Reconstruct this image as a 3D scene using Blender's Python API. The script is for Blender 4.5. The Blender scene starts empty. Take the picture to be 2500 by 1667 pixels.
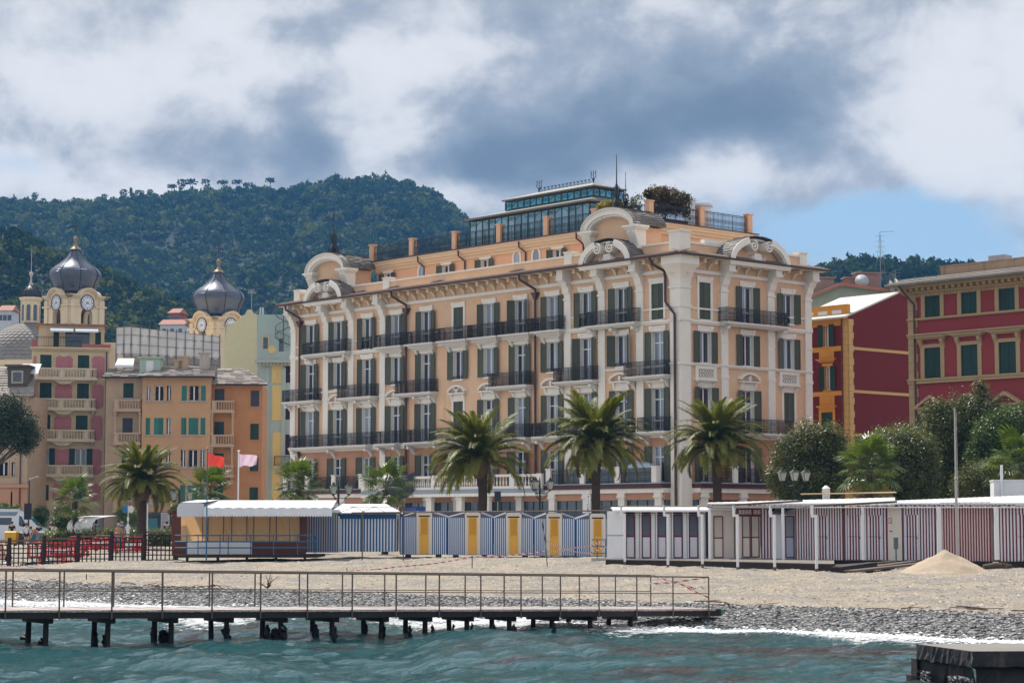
import bpy, math, random
import numpy as np
from mathutils import Matrix, Vector
R = math.radians
rng = random.Random(7)
nrg = np.random.default_rng(11)
scene = bpy.context.scene
COL = scene.collection
# ---------------------------------------------------------------- camera
FPX = 5129.0            # focal length in pixels of the 2500 px wide photograph
HC = 2.65               # eye height above the water
PITCH = math.atan(447.5 / FPX)
cam_d = bpy.data.cameras.new('camera')
cam_d.sensor_width = 36.0
cam_d.lens = FPX / 2500.0 * 36.0
cam_d.clip_start = 0.5
cam_d.clip_end = 9000.0
cam = bpy.data.objects.new('camera', cam_d)
cam.location = (0, 0, HC)
cam.rotation_euler = (math.pi / 2 + PITCH, 0, 0)
COL.objects.link(cam)
scene.camera = cam
# ---------------------------------------------------------------- light
SUN_EL, SUN_AZ = 57.0, -31.0       # azimuth from +Y (away from the camera), negative = left
sun_d = bpy.data.lights.new('sun', 'SUN')
sun_d.energy = 4.0
sun_d.angle = R(0.55)
sun_d.color = (1.0, 0.94, 0.84)
sun = bpy.data.objects.new('sun', sun_d)
sdir = Vector((math.sin(R(SUN_AZ)) * math.cos(R(SUN_EL)), math.cos(R(SUN_AZ)) * math.cos(R(SUN_EL)), math.sin(R(SUN_EL))))
sun.rotation_euler = (-sdir).to_track_quat('-Z', 'Y').to_euler()
sun.location = (-30, 60, 80)
COL.objects.link(sun)
vs = scene.view_settings
vs.view_transform = 'Standard'
vs.look = 'None'
vs.exposure = 0.56
vs.gamma = 1.0
vs.use_curve_mapping = False
scene.cycles.use_denoising = True
scene.cycles.adaptive_threshold = 0.02
scene.cycles.max_bounces = 5
scene.cycles.diffuse_bounces = 2
scene.cycles.glossy_bounces = 2
scene.cycles.transmission_bounces = 4
scene.cycles.transparent_max_bounces = 6
scene.cycles.volume_bounces = 0
scene.cycles.sample_clamp_indirect = 6.0
scene.cycles.caustics_reflective = False
scene.cycles.caustics_refractive = False
class X:
 """scalar expression of shader math nodes"""
 def __init__(s, nt, v):
  s.nt, s.v = nt, v
 def op(s, o, b=None, c=None, clamp=False):
  n = s.nt.nodes.new('ShaderNodeMath'); n.operation = o; n.use_clamp = clamp
  for i, q in enumerate((s, b, c)):
   if q is None: continue
   q = q.v if isinstance(q, X) else q
   if isinstance(q, (int, float)): n.inputs[i].default_value = q
   else: s.nt.links.new(q, n.inputs[i])
  return X(s.nt, n.outputs[0])
 def __add__(s, b): return s.op('ADD', b)
 def __sub__(s, b): return s.op('SUBTRACT', b)
 def __mul__(s, b): return s.op('MULTIPLY', b)
 def __truediv__(s, b): return s.op('DIVIDE', b)
 def smooth(s, a, b):
  n = s.nt.nodes.new('ShaderNodeMapRange'); n.interpolation_type = 'SMOOTHSTEP'
  s.nt.links.new(s.v, n.inputs[0]); n.inputs[1].default_value = a; n.inputs[2].default_value = b
  return X(s.nt, n.outputs[0])
def mixrgb(nt, fac, a, b, mode='MIX'):
 n = nt.nodes.new('ShaderNodeMix'); n.data_type = 'RGBA'; n.blend_type = mode; n.clamp_result = False
 for i, q in ((0, fac), (6, a), (7, b)):
  if isinstance(q, X): q = q.v
  if isinstance(q, (int, float)): n.inputs[i].default_value = q
  elif isinstance(q, tuple): n.inputs[i].default_value = tuple(q[:3]) + (1,)
  else: nt.links.new(q, n.inputs[i])
 return n.outputs[2]
def noise(nt, vec, scale, detail=4, rough=0.5, dist=0.0, col=False):
 n = nt.nodes.new('ShaderNodeTexNoise')
 n.inputs['Scale'].default_value = scale; n.inputs['Detail'].default_value = detail
 n.inputs['Roughness'].default_value = rough; n.inputs['Distortion'].default_value = dist
 if vec is not None: nt.links.new(vec, n.inputs['Vector'])
 return n.outputs['Color'] if col else X(nt, n.outputs['Fac'])
def build_world():
 w = bpy.data.worlds.new('World'); scene.world = w; w.use_nodes = True
 nt = w.node_tree; nt.nodes.clear()
 out = nt.nodes.new('ShaderNodeOutputWorld'); bg = nt.nodes.new('ShaderNodeBackground')
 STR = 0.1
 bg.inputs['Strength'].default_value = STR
 sky = nt.nodes.new('ShaderNodeTexSky'); sky.sky_type = 'NISHITA'; sky.sun_disc = False
 sky.sun_elevation = R(SUN_EL); sky.sun_rotation = R(SUN_AZ)
 sky.air_density = 1.0; sky.dust_density = 0.6; sky.ozone_density = 1.6
 tc = nt.nodes.new('ShaderNodeTexCoord')
 sp = nt.nodes.new('ShaderNodeSeparateXYZ'); nt.links.new(tc.outputs['Generated'], sp.inputs[0])
 x, y, z = (X(nt, sp.outputs[i]) for i in range(3))
 mp = nt.nodes.new('ShaderNodeMapping'); mp.inputs['Scale'].default_value = (1, 1, 1.35)
 nt.links.new(tc.outputs['Generated'], mp.inputs[0]); dv = mp.outputs[0]
 ws = nt.nodes.new('ShaderNodeSeparateColor'); nt.links.new(noise(nt, dv, 10.0, 4, 0.55, 0, True), ws.inputs[0])
 warp, warp2 = X(nt, ws.outputs[0]), X(nt, ws.outputs[1])
 u = x.op('ARCTAN2', y) + (warp - 0.5) * 0.085
 v = z.op('ARCSINE') + (warp2 - 0.5) * 0.05
 def blob(px, py, rx, ry, amp):
  a = (u - (px - 1250) / FPX) / (rx / FPX); b = (v - (1281 - py) / FPX) / (ry / FPX)
  e = (a * a + b * b) * -1.0
  return X(nt, 2.7182818).op('POWER', e) * amp if False else e.op('EXPONENT') * amp
 # cloud masses over a base brightened out of view as added fill light
 n2 = noise(nt, dv, 21.0, 9, 0.58, 0.25)
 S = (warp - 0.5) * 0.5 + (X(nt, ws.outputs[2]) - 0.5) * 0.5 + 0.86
 for b in ((1250, 300, 1700, 560, -.36), (560, 170, 330, 170, .36), (120, 230, 260, 200, .26), (900, 330, 120, 110, .42), (1060, 130, 330, 120, .30),  # first wide blob dims the view against that raised base
    (1550, 90, 420, 110, .20), (2420, 170, 260, 230, .46), (2250, 400, 260, 120, .26), (1900, 445, 220, 60, .34), (1150, 470, 190, 70, .34),
    (1320, 400, 90, 50, .2), (1650, 440, 260, 40, .2), (330, 420, 300, 60, .2), (640, 430, 200, 50, .22),
    (720, 320, 150, 120, -.36), (1130, 400, 170, 70, -.30), (1640, 320, 470, 100, -.44), (1900, 230, 260, 150, -.24), (1250, 390, 230, 60, -.25), (380, 330, 200, 80, -.16),
    (1250, 30, 300, 70, -.22), (1700, 60, 260, 60, -.16), (850, 60, 160, 50, -.18)):
  S = S + blob(*b)
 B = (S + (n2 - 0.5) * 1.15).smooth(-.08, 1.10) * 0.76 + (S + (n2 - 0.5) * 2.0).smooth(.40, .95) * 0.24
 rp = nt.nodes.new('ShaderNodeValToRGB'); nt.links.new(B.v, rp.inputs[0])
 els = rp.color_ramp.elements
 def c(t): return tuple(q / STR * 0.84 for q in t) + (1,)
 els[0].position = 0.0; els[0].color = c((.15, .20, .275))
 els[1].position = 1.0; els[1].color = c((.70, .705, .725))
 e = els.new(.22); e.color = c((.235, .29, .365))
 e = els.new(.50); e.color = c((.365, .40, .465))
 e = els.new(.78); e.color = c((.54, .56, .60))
 # gaps of blue sky
 G = blob(2000, 560, 420, 95, 1.0) + blob(60, 400, 150, 50, .5) + blob(2330, 600, 260, 90, .7) + blob(1250, 520, 160, 60, .45) + blob(330, 90, 45, 40, .4)
 G = G + (n2 - 0.5) * 0.9
 G = G.smooth(.28, .95)
 mpz = nt.nodes.new('ShaderNodeMapRange'); nt.links.new(z.v, mpz.inputs[0]); mpz.inputs[1].default_value = -0.02; mpz.inputs[2].default_value = 0.03
 blue = mixrgb(nt, 0.62, sky.outputs[0], c((.25, .40, .57)))
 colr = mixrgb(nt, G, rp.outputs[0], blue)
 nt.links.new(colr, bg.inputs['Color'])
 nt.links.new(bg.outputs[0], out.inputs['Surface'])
 w.cycles.sampling_method = 'MANUAL'; w.cycles.sample_map_resolution = 512
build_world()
# ---------------------------------------------------------------- layout helpers (the photograph's pixels -> places)
_cp, _sp = math.cos(PITCH), math.sin(PITCH)
def ray(px, py):
 a = (px - 1250) / FPX; b = (833.5 - py) / FPX
 return np.array([a, _cp - b * _sp, _sp + b * _cp])
def P(px, py, d):
 r = ray(px, py); r = r / r[1]
 return Vector((r[0] * d, d, HC + r[2] * d))
def PX(px, d, py=1250):
 return P(px, py, d).x
def ZAT(py, d, px=1250):
 return P(px, py, d).z
# ---------------------------------------------------------------- mesh builder
class MB:
 def __init__(s):
  s.v = []; s.f = []; s.m = []
 def add(s, vs, fs, m=0):
  o = len(s.v); s.v.extend(tuple(q) for q in vs)
  s.f.extend(tuple(i + o for i in f) for f in fs); s.m.extend([m] * len(fs)); return s
 def box(s, x0, x1, y0, y1, z0, z1, m=0):
  return s.add([(x0, y0, z0), (x1, y0, z0), (x1, y1, z0), (x0, y1, z0), (x0, y0, z1), (x1, y0, z1), (x1, y1, z1), (x0, y1, z1)],
      [(0, 3, 2, 1), (4, 5, 6, 7), (0, 1, 5, 4), (1, 2, 6, 5), (2, 3, 7, 6), (3, 0, 4, 7)], m)
 def taper(s, x, y, z0, z1, a, b, c=None, d=None, m=0):
  """box tapering from half sizes a,b at z0 to c,d at z1"""
  c = a if c is None else c; d = b if d is None else d
  return s.add([(x - a, y - b, z0), (x + a, y - b, z0), (x + a, y + b, z0), (x - a, y + b, z0), (x - c, y - d, z1), (x + c, y - d, z1), (x + c, y + d, z1), (x - c, y + d, z1)],
      [(0, 3, 2, 1), (4, 5, 6, 7), (0, 1, 5, 4), (1, 2, 6, 5), (2, 3, 7, 6), (3, 0, 4, 7)], m)
 def prism(s, poly, y0, y1, m=0):
  """polygon in x,z (counter clockwise seen from -y) extruded along y"""
  n = len(poly)
  vs = [(p[0], y0, p[1]) for p in poly] + [(p[0], y1, p[1]) for p in poly]
  fs = [tuple(range(n)), tuple(range(2 * n - 1, n - 1, -1))] + [(i, i + n, (i + 1) % n + n, (i + 1) % n) for i in range(n)]
  return s.add(vs, fs, m)
 def prof(s, poly, x0, x1, m=0):
  """profile in y,z swept along x (counter clockwise seen from +x)"""
  n = len(poly)
  vs = [(x0, p[0], p[1]) for p in poly] + [(x1, p[0], p[1]) for p in poly]
  fs = [tuple(range(n - 1, -1, -1)), tuple(range(n, 2 * n))] + [(i, (i + 1) % n, (i + 1) % n + n, i + n) for i in range(n)]
  return s.add(vs, fs, m)
 def cyl(s, p0, p1, r0, r1=None, n=8, m=0, cap=True):
  p0 = Vector(p0); p1 = Vector(p1); r1 = r0 if r1 is None else r1
  q = (p1 - p0).normalized()
  a = q.orthogonal().normalized(); b = q.cross(a)
  vs = []
  for p, r in ((p0, r0), (p1, r1)):
   for i in range(n):
    t = 2 * math.pi * i / n
    vs.append(p + a * (r * math.cos(t)) + b * (r * math.sin(t)))
  fs = [(i, (i + 1) % n, (i + 1) % n + n, i + n) for i in range(n)]
  if cap: fs += [tuple(range(n - 1, -1, -1)), tuple(range(n, 2 * n))]
  return s.add(vs, fs, m)
 def tube(s, pts, r, n=6, m=0, taper=None, cap=True):
  pts = [Vector(p) for p in pts]; k = len(pts); vs = []; prev = None
  for j, p in enumerate(pts):
   t = (pts[min(j + 1, k - 1)] - pts[max(j - 1, 0)]).normalized()
   if prev is None: a = t.orthogonal().normalized()
   else:
    a = prev - t * prev.dot(t)
    a = a.normalized() if a.length > 1e-6 else t.orthogonal().normalized()
   prev = a; b = t.cross(a)
   rr = r if taper is None else r * (1 + (taper - 1) * j / (k - 1))
   if isinstance(r, (list, tuple)): rr = r[j]
   for i in range(n):
    w = 2 * math.pi * i / n
    vs.append(p + a * (rr * math.cos(w)) + b * (rr * math.sin(w)))
  fs = []
  for j in range(k - 1):
   for i in range(n):
    fs.append((j * n + i, j * n + (i + 1) % n, (j + 1) * n + (i + 1) % n, (j + 1) * n + i))
  if cap: fs += [tuple(range(n - 1, -1, -1)), tuple(range((k - 1) * n, k * n))]
  return s.add(vs, fs, m)
 def lathe(s, prof, n=16, c=(0, 0, 0), m=0, ph=0.0, sx=1, sy=1):
  vs = []; fs = []
  for r, z in prof:
   for i in range(n):
    t = 2 * math.pi * i / n + ph
    vs.append((c[0] + r * sx * math.cos(t), c[1] + r * sy * math.sin(t), c[2] + z))
  k = len(prof)
  for j in range(k - 1):
   for i in range(n):
    fs.append((j * n + i, j * n + (i + 1) % n, (j + 1) * n + (i + 1) % n, (j + 1) * n + i))
  fs += [tuple(range(n - 1, -1, -1)), tuple(range((k - 1) * n, k * n))]
  return s.add(vs, fs, m)
 def mesh(s, name, mats, smooth=None):
  me = bpy.data.meshes.new(name); me.from_pydata([tuple(v) for v in s.v], [], s.f)
  mats = mats if isinstance(mats, (list, tuple)) else [mats]
  for q in mats: me.materials.append(q)
  if len(mats) > 1: me.polygons.foreach_set('material_index', s.m)
  if smooth:
   me.polygons.foreach_set('use_smooth', [True] * len(me.polygons))
   if smooth is not True: me.set_sharp_from_angle(angle=R(smooth))
  me.update(); return me
 def build(s, name, mats, parent=None, loc=(0, 0, 0), rz=0.0, smooth=None, rot=None):
  return place(name, s.mesh(name, mats, smooth), parent, loc, rz, rot)
def place(name, me, parent=None, loc=(0, 0, 0), rz=0.0, rot=None):
 o = bpy.data.objects.new(name, me); COL.objects.link(o)
 o.location = loc; o.rotation_euler = rot if rot is not None else (0, 0, rz)
 if parent is not None: o.parent = parent
 return o
def tag(o, label=None, cat=None, group=None, kind=None):
 if label: o['label'] = label
 if cat: o['category'] = cat
 if group: o['group'] = group
 if kind: o['kind'] = kind
 return o
def thing(name, label, cat, loc=(0, 0, 0), rz=0.0, group=None):
 o = bpy.data.objects.new(name, None); COL.objects.link(o); o.empty_display_size = 0.3
 o.location = loc; o.rotation_euler = (0, 0, rz)
 return tag(o, label, cat, group)
def npmesh(name, v, f, mats, mi=None, smooth=False):
 me = bpy.data.meshes.new(name)
 v = np.asarray(v, dtype=np.float32); f = np.asarray(f, dtype=np.int32); k = f.shape[1]
 me.vertices.add(len(v)); me.vertices.foreach_set('co', v.ravel())
 me.loops.add(f.size); me.loops.foreach_set('vertex_index', f.ravel())
 me.polygons.add(len(f)); me.polygons.foreach_set('loop_start', np.arange(0, f.size, k, dtype=np.int32))
 me.polygons.foreach_set('loop_total', np.full(len(f), k, dtype=np.int32))
 for q in (mats if isinstance(mats, (list, tuple)) else [mats]): me.materials.append(q)
 if mi is not None: me.polygons.foreach_set('material_index', np.asarray(mi, dtype=np.int32))
 if smooth: me.polygons.foreach_set('use_smooth', np.ones(len(f), dtype=bool))
 me.update(calc_edges=True); me.validate(); return me
# ---------------------------------------------------------------- materials
_M = {}
def mat(name, col, rough=0.7, var=0.12, vs=3.0, bump=0.0, bs=40.0, metal=0.0, spec=0.4, dirt=None, rand=0.0, wave=None, sub=None, stretch=None, bd=0.02):
 """procedural surface: colour with noise variation, optional streaks of dirt, fine relief, slats"""
 if name in _M: return _M[name]
 m = bpy.data.materials.new(name); m.use_nodes = True; nt = m.node_tree
 bs_ = nt.nodes['Principled BSDF']
 tc = nt.nodes.new('ShaderNodeTexCoord'); ov = tc.outputs['Object']
 base = tuple(col)
 if stretch:
  mp = nt.nodes.new('ShaderNodeMapping'); mp.inputs['Scale'].default_value = stretch; nt.links.new(ov, mp.inputs[0]); vv = mp.outputs[0]
 else: vv = ov
 n = noise(nt, vv, vs, 5, 0.6)
 f = (n - 0.5) * (2.4 * var) + 1.0
 n2 = noise(nt, vv, vs * 0.17, 3, 0.5)
 f = f * ((n2 - 0.5) * (1.5 * var) + 1.0)
 if rand:
  oi = nt.nodes.new('ShaderNodeObjectInfo'); f = f * ((X(nt, oi.outputs['Random']) - 0.5) * (2 * rand) + 1.0)
 c = mixrgb(nt, 1.0, base, f.v, 'MULTIPLY')
 if dirt:
  dcol, dscale, dth = dirt
  mp2 = nt.nodes.new('ShaderNodeMapping'); mp2.inputs['Scale'].default_value = (1.6, 1.6, 0.22); nt.links.new(ov, mp2.inputs[0])
  d = noise(nt, mp2.outputs[0], dscale, 6, 0.65).smooth(dth, dth + 0.22)
  c = mixrgb(nt, d * 0.75, c, tuple(dcol))
 nt.links.new(c, bs_.inputs['Base Color'])
 bs_.inputs['Roughness'].default_value = rough; bs_.inputs['Metallic'].default_value = metal
 bs_.inputs['Specular IOR Level'].default_value = spec
 hs = None
 if bump:
  hs = noise(nt, ov, bs, 4, 0.6) * bump
 if wave:
  axis, sc, amt = wave
  wv = nt.nodes.new('ShaderNodeTexWave'); wv.wave_type = 'BANDS'; wv.bands_direction = axis; wv.wave_profile = 'SAW'
  wv.inputs['Scale'].default_value = sc; nt.links.new(ov, wv.inputs['Vector'])
  w = X(nt, wv.outputs['Fac']) * amt
  hs = w if hs is None else hs + w
 if hs is not None:
  b = nt.nodes.new('ShaderNodeBump'); b.inputs['Distance'].default_value = bd; b.inputs['Strength'].default_value = 1.0
  nt.links.new(hs.v, b.inputs['Height']); nt.links.new(b.outputs[0], bs_.inputs['Normal'])
 if sub:
  bs_.inputs['Transmission Weight'].default_value = 0.0
 _M[name] = m; return m
def leafmat(name, c0, c1, rough=0.5, trans=0.35, scale=0.6, spec=0.5, tcol=None):
 """thin leaves: two-tone diffuse + light passing through"""
 if name in _M: return _M[name]
 m = bpy.data.materials.new(name); m.use_nodes = True; nt = m.node_tree
 p = nt.nodes['Principled BSDF']; out = nt.nodes['Material Output']
 tc = nt.nodes.new('ShaderNodeTexCoord')
 n = noise(nt, tc.outputs['Object'], scale, 5, 0.65).smooth(.3, .7)
 g = nt.nodes.new('ShaderNodeNewGeometry')
 r = X(nt, g.outputs['Random Per Island'])
 f = (n * 0.55 + r * 0.45)
 c = mixrgb(nt, f, tuple(c0), tuple(c1))
 nt.links.new(c, p.inputs['Base Color']); p.inputs['Roughness'].default_value = rough
 p.inputs['Specular IOR Level'].default_value = spec
 t = nt.nodes.new('ShaderNodeBsdfTranslucent')
 tcl = mixrgb(nt, 1.0, c, tuple(tcol or (1.5, 1.5, .6)), 'MULTIPLY'); nt.links.new(tcl, t.inputs[0])
 mx = nt.nodes.new('ShaderNodeMixShader'); mx.inputs[0].default_value = trans
 nt.links.new(p.outputs[0], mx.inputs[1]); nt.links.new(t.outputs[0], mx.inputs[2]); nt.links.new(mx.outputs[0], out.inputs['Surface'])
 _M[name] = m; return m
def glassmat(name, col=(.02, .035, .05), rough=0.03, spec=0.9, var=0.5):
 if name in _M: return _M[name]
 m = bpy.data.materials.new(name); m.use_nodes = True; nt = m.node_tree
 p = nt.nodes['Principled BSDF']
 oi = nt.nodes.new('ShaderNodeObjectInfo')
 f = (X(nt, oi.outputs['Random']) - 0.5) * (2 * var) + 1.0
 c = mixrgb(nt, 1.0, tuple(col), f.v, 'MULTIPLY'); nt.links.new(c, p.inputs['Base Color'])
 p.inputs['Roughness'].default_value = rough; p.inputs['Specular IOR Level'].default_value = spec
 p.inputs['IOR'].default_value = 1.6
 tc = nt.nodes.new('ShaderNodeTexCoord')
 h = noise(nt, tc.outputs['Object'], 1.3, 2, 0.5)
 b = nt.nodes.new('ShaderNodeBump'); b.inputs['Distance'].default_value = 0.01; b.inputs['Strength'].default_value = 0.35
 nt.links.new(h.v, b.inputs['Height']); nt.links.new(b.outputs[0], p.inputs['Normal'])
 _M[name] = m; return m
# ================================================================ LAND AND SEA
def vnoise(x, y, s, seed=0, octs=4):
 """cheap smooth value noise"""
 out = np.zeros_like(x, dtype=float); amp = 1.0; tot = 0
 for o in range(octs):
  g = np.random.default_rng(seed + o * 17).random((256, 256))
  u = x / s * (2 ** o) + 1000; w = y / s * (2 ** o) + 1000
  i = np.floor(u).astype(int); j = np.floor(w).astype(int); a = u - i; b = w - j
  a = a * a * (3 - 2 * a); b = b * b * (3 - 2 * b)
  i %= 256; j %= 256; i2 = (i + 1) % 256; j2 = (j + 1) % 256
  out += amp * ((g[i, j] * (1 - a) + g[i2, j] * a) * (1 - b) + (g[i, j2] * (1 - a) + g[i2, j2] * a) * b)
  tot += amp; amp *= 0.5
 return out / tot
def shore(x, y):
 """distance landward of the water's edge"""
 return (x + 18.0) * .676 + (y - 73.9) * .738
def beach_z(x, y):
 x = np.asarray(x, float); y = np.asarray(y, float)
 D = shore(x, y) + 1.2 * (vnoise(x, y, 9, 3, 2) - .5)
 z = np.interp(D, [-60, -12, 0, 2.2, 4.8, 6.5, 15, 29, 40, 60], [-6, -1.3, -.03, .16, .42, .44, .58, .88, .99, 1.08])
 dip = 1 / (1 + np.exp((x + 24.0) / 2.0)) * np.clip((y - 88) / 14, 0, 1) * np.clip((132 - y) / 14, 0, 1)
 z = z - .42 * dip
 z = z + (vnoise(x, y, 5.5, 5, 3) - .5) * .16 * np.clip((D - 5) / 4, 0, 1)
 z = z + (vnoise(x, y, .75, 9, 2) - .5) * .13 * np.clip((D - 5) / 3, 0, 1)
 return z
def gz(x, y):
 return float(beach_z(np.array([x]), np.array([y]))[0])
def grid(xs, ys):
 gx, gy = np.meshgrid(xs, ys); nx, ny = len(xs), len(ys)
 i = np.arange(nx - 1)[None, :] + nx * np.arange(ny - 1)[:, None]
 f = np.stack([i, i + 1, i + 1 + nx, i + nx], -1).reshape(-1, 4)
 return gx.ravel(), gy.ravel(), f
def sand_material():
 m = bpy.data.materials.new('beach_gravel'); m.use_nodes = True; nt = m.node_tree; p = nt.nodes['Principled BSDF']
 tc = nt.nodes.new('ShaderNodeTexCoord'); o = tc.outputs['Object']
 at = nt.nodes.new('ShaderNodeAttribute'); at.attribute_name = 'pebble'
 pk = X(nt, at.outputs['Fac'])
 n1 = noise(nt, o, 0.45, 5, 0.65); n2 = noise(nt, o, 3.2, 5, 0.72); n3 = noise(nt, o, 13.0, 4, 0.75)
 a = mixrgb(nt, n1.smooth(.40, .62), (.28, .258, .235), (.39, .33, .255))
 a = mixrgb(nt, 1.0, a, ((n3 - .5) * 1.9 + (n2 - .5) * 1.0 + 1.0).v, 'MULTIPLY')
 vo = nt.nodes.new('ShaderNodeTexVoronoi'); vo.inputs['Scale'].default_value = 9.0; nt.links.new(o, vo.inputs['Vector'])
 s = nt.nodes.new('ShaderNodeSeparateColor'); nt.links.new(vo.outputs['Color'], s.inputs[0])
 b = mixrgb(nt, X(nt, s.outputs[0]).op('POWER', 1.6), (.05, .053, .058), (.46, .455, .45))
 c = mixrgb(nt, pk, a, b)
 nt.links.new(c, p.inputs['Base Color']); p.inputs['Roughness'].default_value = .85; p.inputs['Specular IOR Level'].default_value = .25
 h = n2 * 1.1 + n3 * 0.45 - X(nt, vo.outputs['Distance']) * pk * 0.8
 bp = nt.nodes.new('ShaderNodeBump'); bp.inputs['Distance'].default_value = .17; bp.inputs['Strength'].default_value = 1.0
 nt.links.new(h.v, bp.inputs['Height']); nt.links.new(bp.outputs[0], p.inputs['Normal'])
 return m
def build_beach():
 xs = np.arange(-62, 45, .27); ys = np.concatenate([np.arange(28, 50, .5), np.arange(50, 100, .27), np.arange(100, 148.01, .8)])
 gx, gy, f = grid(xs, ys)
 z = beach_z(gx, gy)
 edge = np.clip((gy - 140) / 8, 0, 1); z = z * (1 - edge) + 1.17 * edge
 me = npmesh('beach', np.stack([gx, gy, z], 1), f, sand_material(), smooth=True)
 D = shore(gx, gy) + 1.6 * (vnoise(gx, gy, 2.5, 31, 3) - .5)
 pk = np.clip((5.4 - D) / .8, 0, 1)
 a = me.attributes.new('pebble', 'FLOAT', 'POINT'); a.data.foreach_set('value', pk.astype(np.float32))
 tag(place('beach', me), 'pale gravel beach sloping to the water', 'beach', kind='structure')
build_beach()
# street level behind the beach, reaching to the horizon
g = MB(); g.add([(-1200, 147.9, 1.16), (1200, 147.9, 1.16), (1200, 2150, 1.2), (-1200, 2150, 1.2)], [(0, 1, 2, 3)])
tag(g.build('street', mat('street_paving', (.34, .325, .305), .85, .2, .8, .2, 20)), 'grey paved seafront street', 'street', kind='structure')
g = MB(); g.add([(-1200, 147.9, 1.0), (-61.9, 147.9, 1.0), (-61.9, 60, .6), (-1200, 60, .6)], [(0, 1, 2, 3)])
g.add([(44.6, 147.9, 1.0), (1200, 147.9, 1.0), (1200, 28, .9), (44.6, 28, .9)], [(0, 1, 2, 3)])
tag(g.build('ground', mat('far_ground', (.4, .36, .32), .9, .2, .5)), 'gravel shore beyond the frame', 'ground', kind='structure')
def pebbles():
 """stones of the shingle strip, joined"""
 n = 24000
 t = nrg.random(n) * 52 - 10          # along the shore line
 D = nrg.random(n) ** .85 * 6.2 - .6
 x = -18 + t * .738 + D * .676; y = 73.9 - t * .676 + D * .738
 keep = (y > 40); x, y, D = x[keep], y[keep], D[keep]; n = len(x)
 z = beach_z(x, y)
 r = .028 + .055 * nrg.random(n) ** 3.5
 base = np.array([(0, 0, 1), (1, 0, .1), (.3, .95, -.1), (-.8, .6, .12), (-.8, -.6, -.1), (.3, -.95, .1), (0, 0, -1)], float)
 tri = np.array([(0, 1, 2), (0, 2, 3), (0, 3, 4), (0, 4, 5), (0, 5, 1), (6, 2, 1), (6, 3, 2), (6, 4, 3), (6, 5, 4), (6, 1, 5)])
 k = len(base)
 a = nrg.random(n) * 6.283; ca, sa = np.cos(a), np.sin(a)
 jit = 1 + .35 * (nrg.random((n, k, 3)) - .5)
 v = base[None] * jit * np.stack([r, r * .75, r * .45], 1)[:, None, :]
 v = np.stack([v[..., 0] * ca[:, None] - v[..., 1] * sa[:, None], v[..., 0] * sa[:, None] + v[..., 1] * ca[:, None], v[..., 2]], -1)
 tilt = (nrg.random(n) - .5) * 1.1
 v = np.stack([v[..., 0], v[..., 1] * np.cos(tilt)[:, None] - v[..., 2] * np.sin(tilt)[:, None], v[..., 1] * np.sin(tilt)[:, None] + v[..., 2] * np.cos(tilt)[:, None]], -1)
 v += np.stack([x, y, z + r * .18], 1)[:, None, :]
 f = (tri[None] + (np.arange(n) * k)[:, None, None]).reshape(-1, 3)
 m = bpy.data.materials.new('shingle_stone'); m.use_nodes = True; nt = m.node_tree; p = nt.nodes['Principled BSDF']
 gm = nt.nodes.new('ShaderNodeNewGeometry'); q = X(nt, gm.outputs['Random Per Island']).op('POWER', 1.5)
 nt.links.new(mixrgb(nt, q, (.04, .043, .05), (.52, .515, .51)), p.inputs['Base Color']); p.inputs['Roughness'].default_value = .55
 me = npmesh('shingle', v.reshape(-1, 3), f, m, smooth=True)
 tag(place('shingle', me), 'dark grey shingle stones along the waterline', 'shingle', kind='stuff')
pebbles()
def gravel():
 """coarse grains and clods lying on the beach, joined"""
 n = 34000
 y = 50 + 62 * nrg.random(n) ** 1.3; x = (nrg.random(n) - .5) * y * .52
 D = shore(x, y); k = (D > 4.6) & ((y < 92) | (x < 4)); x, y = x[k], y[k]; n = len(x)
 r = .022 + .04 * nrg.random(n) ** 4
 base = np.array([(0, 0, 1), (1, 0, 0), (-.5, .87, .1), (-.5, -.87, -.05)], float); tri = np.array([(0, 1, 2), (0, 2, 3), (0, 3, 1)])
 v = base[None] * (1 + .5 * (nrg.random((n, 4, 3)) - .5)) * np.stack([r * 1.5, r * 1.3, r * .8], 1)[:, None, :]
 a = nrg.random(n) * 6.283; ca, sa = np.cos(a)[:, None], np.sin(a)[:, None]
 v = np.stack([v[..., 0] * ca - v[..., 1] * sa, v[..., 0] * sa + v[..., 1] * ca, v[..., 2]], -1) + np.stack([x, y, beach_z(x, y) - .004], 1)[:, None, :]
 m = bpy.data.materials.new('gravel_grain'); m.use_nodes = True; nt = m.node_tree; p = nt.nodes['Principled BSDF']
 gm = nt.nodes.new('ShaderNodeNewGeometry'); q = X(nt, gm.outputs['Random Per Island'])
 nt.links.new(mixrgb(nt, q, (.10, .094, .09), (.44, .385, .32)), p.inputs['Base Color']); p.inputs['Roughness'].default_value = .9
 me = npmesh('gravel', v.reshape(-1, 3), (tri[None] + (np.arange(n) * 4)[:, None, None]).reshape(-1, 3), m)
 tag(place('gravel', me), 'loose coarse gravel strewn over the beach', 'gravel', kind='stuff')
gravel()
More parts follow.
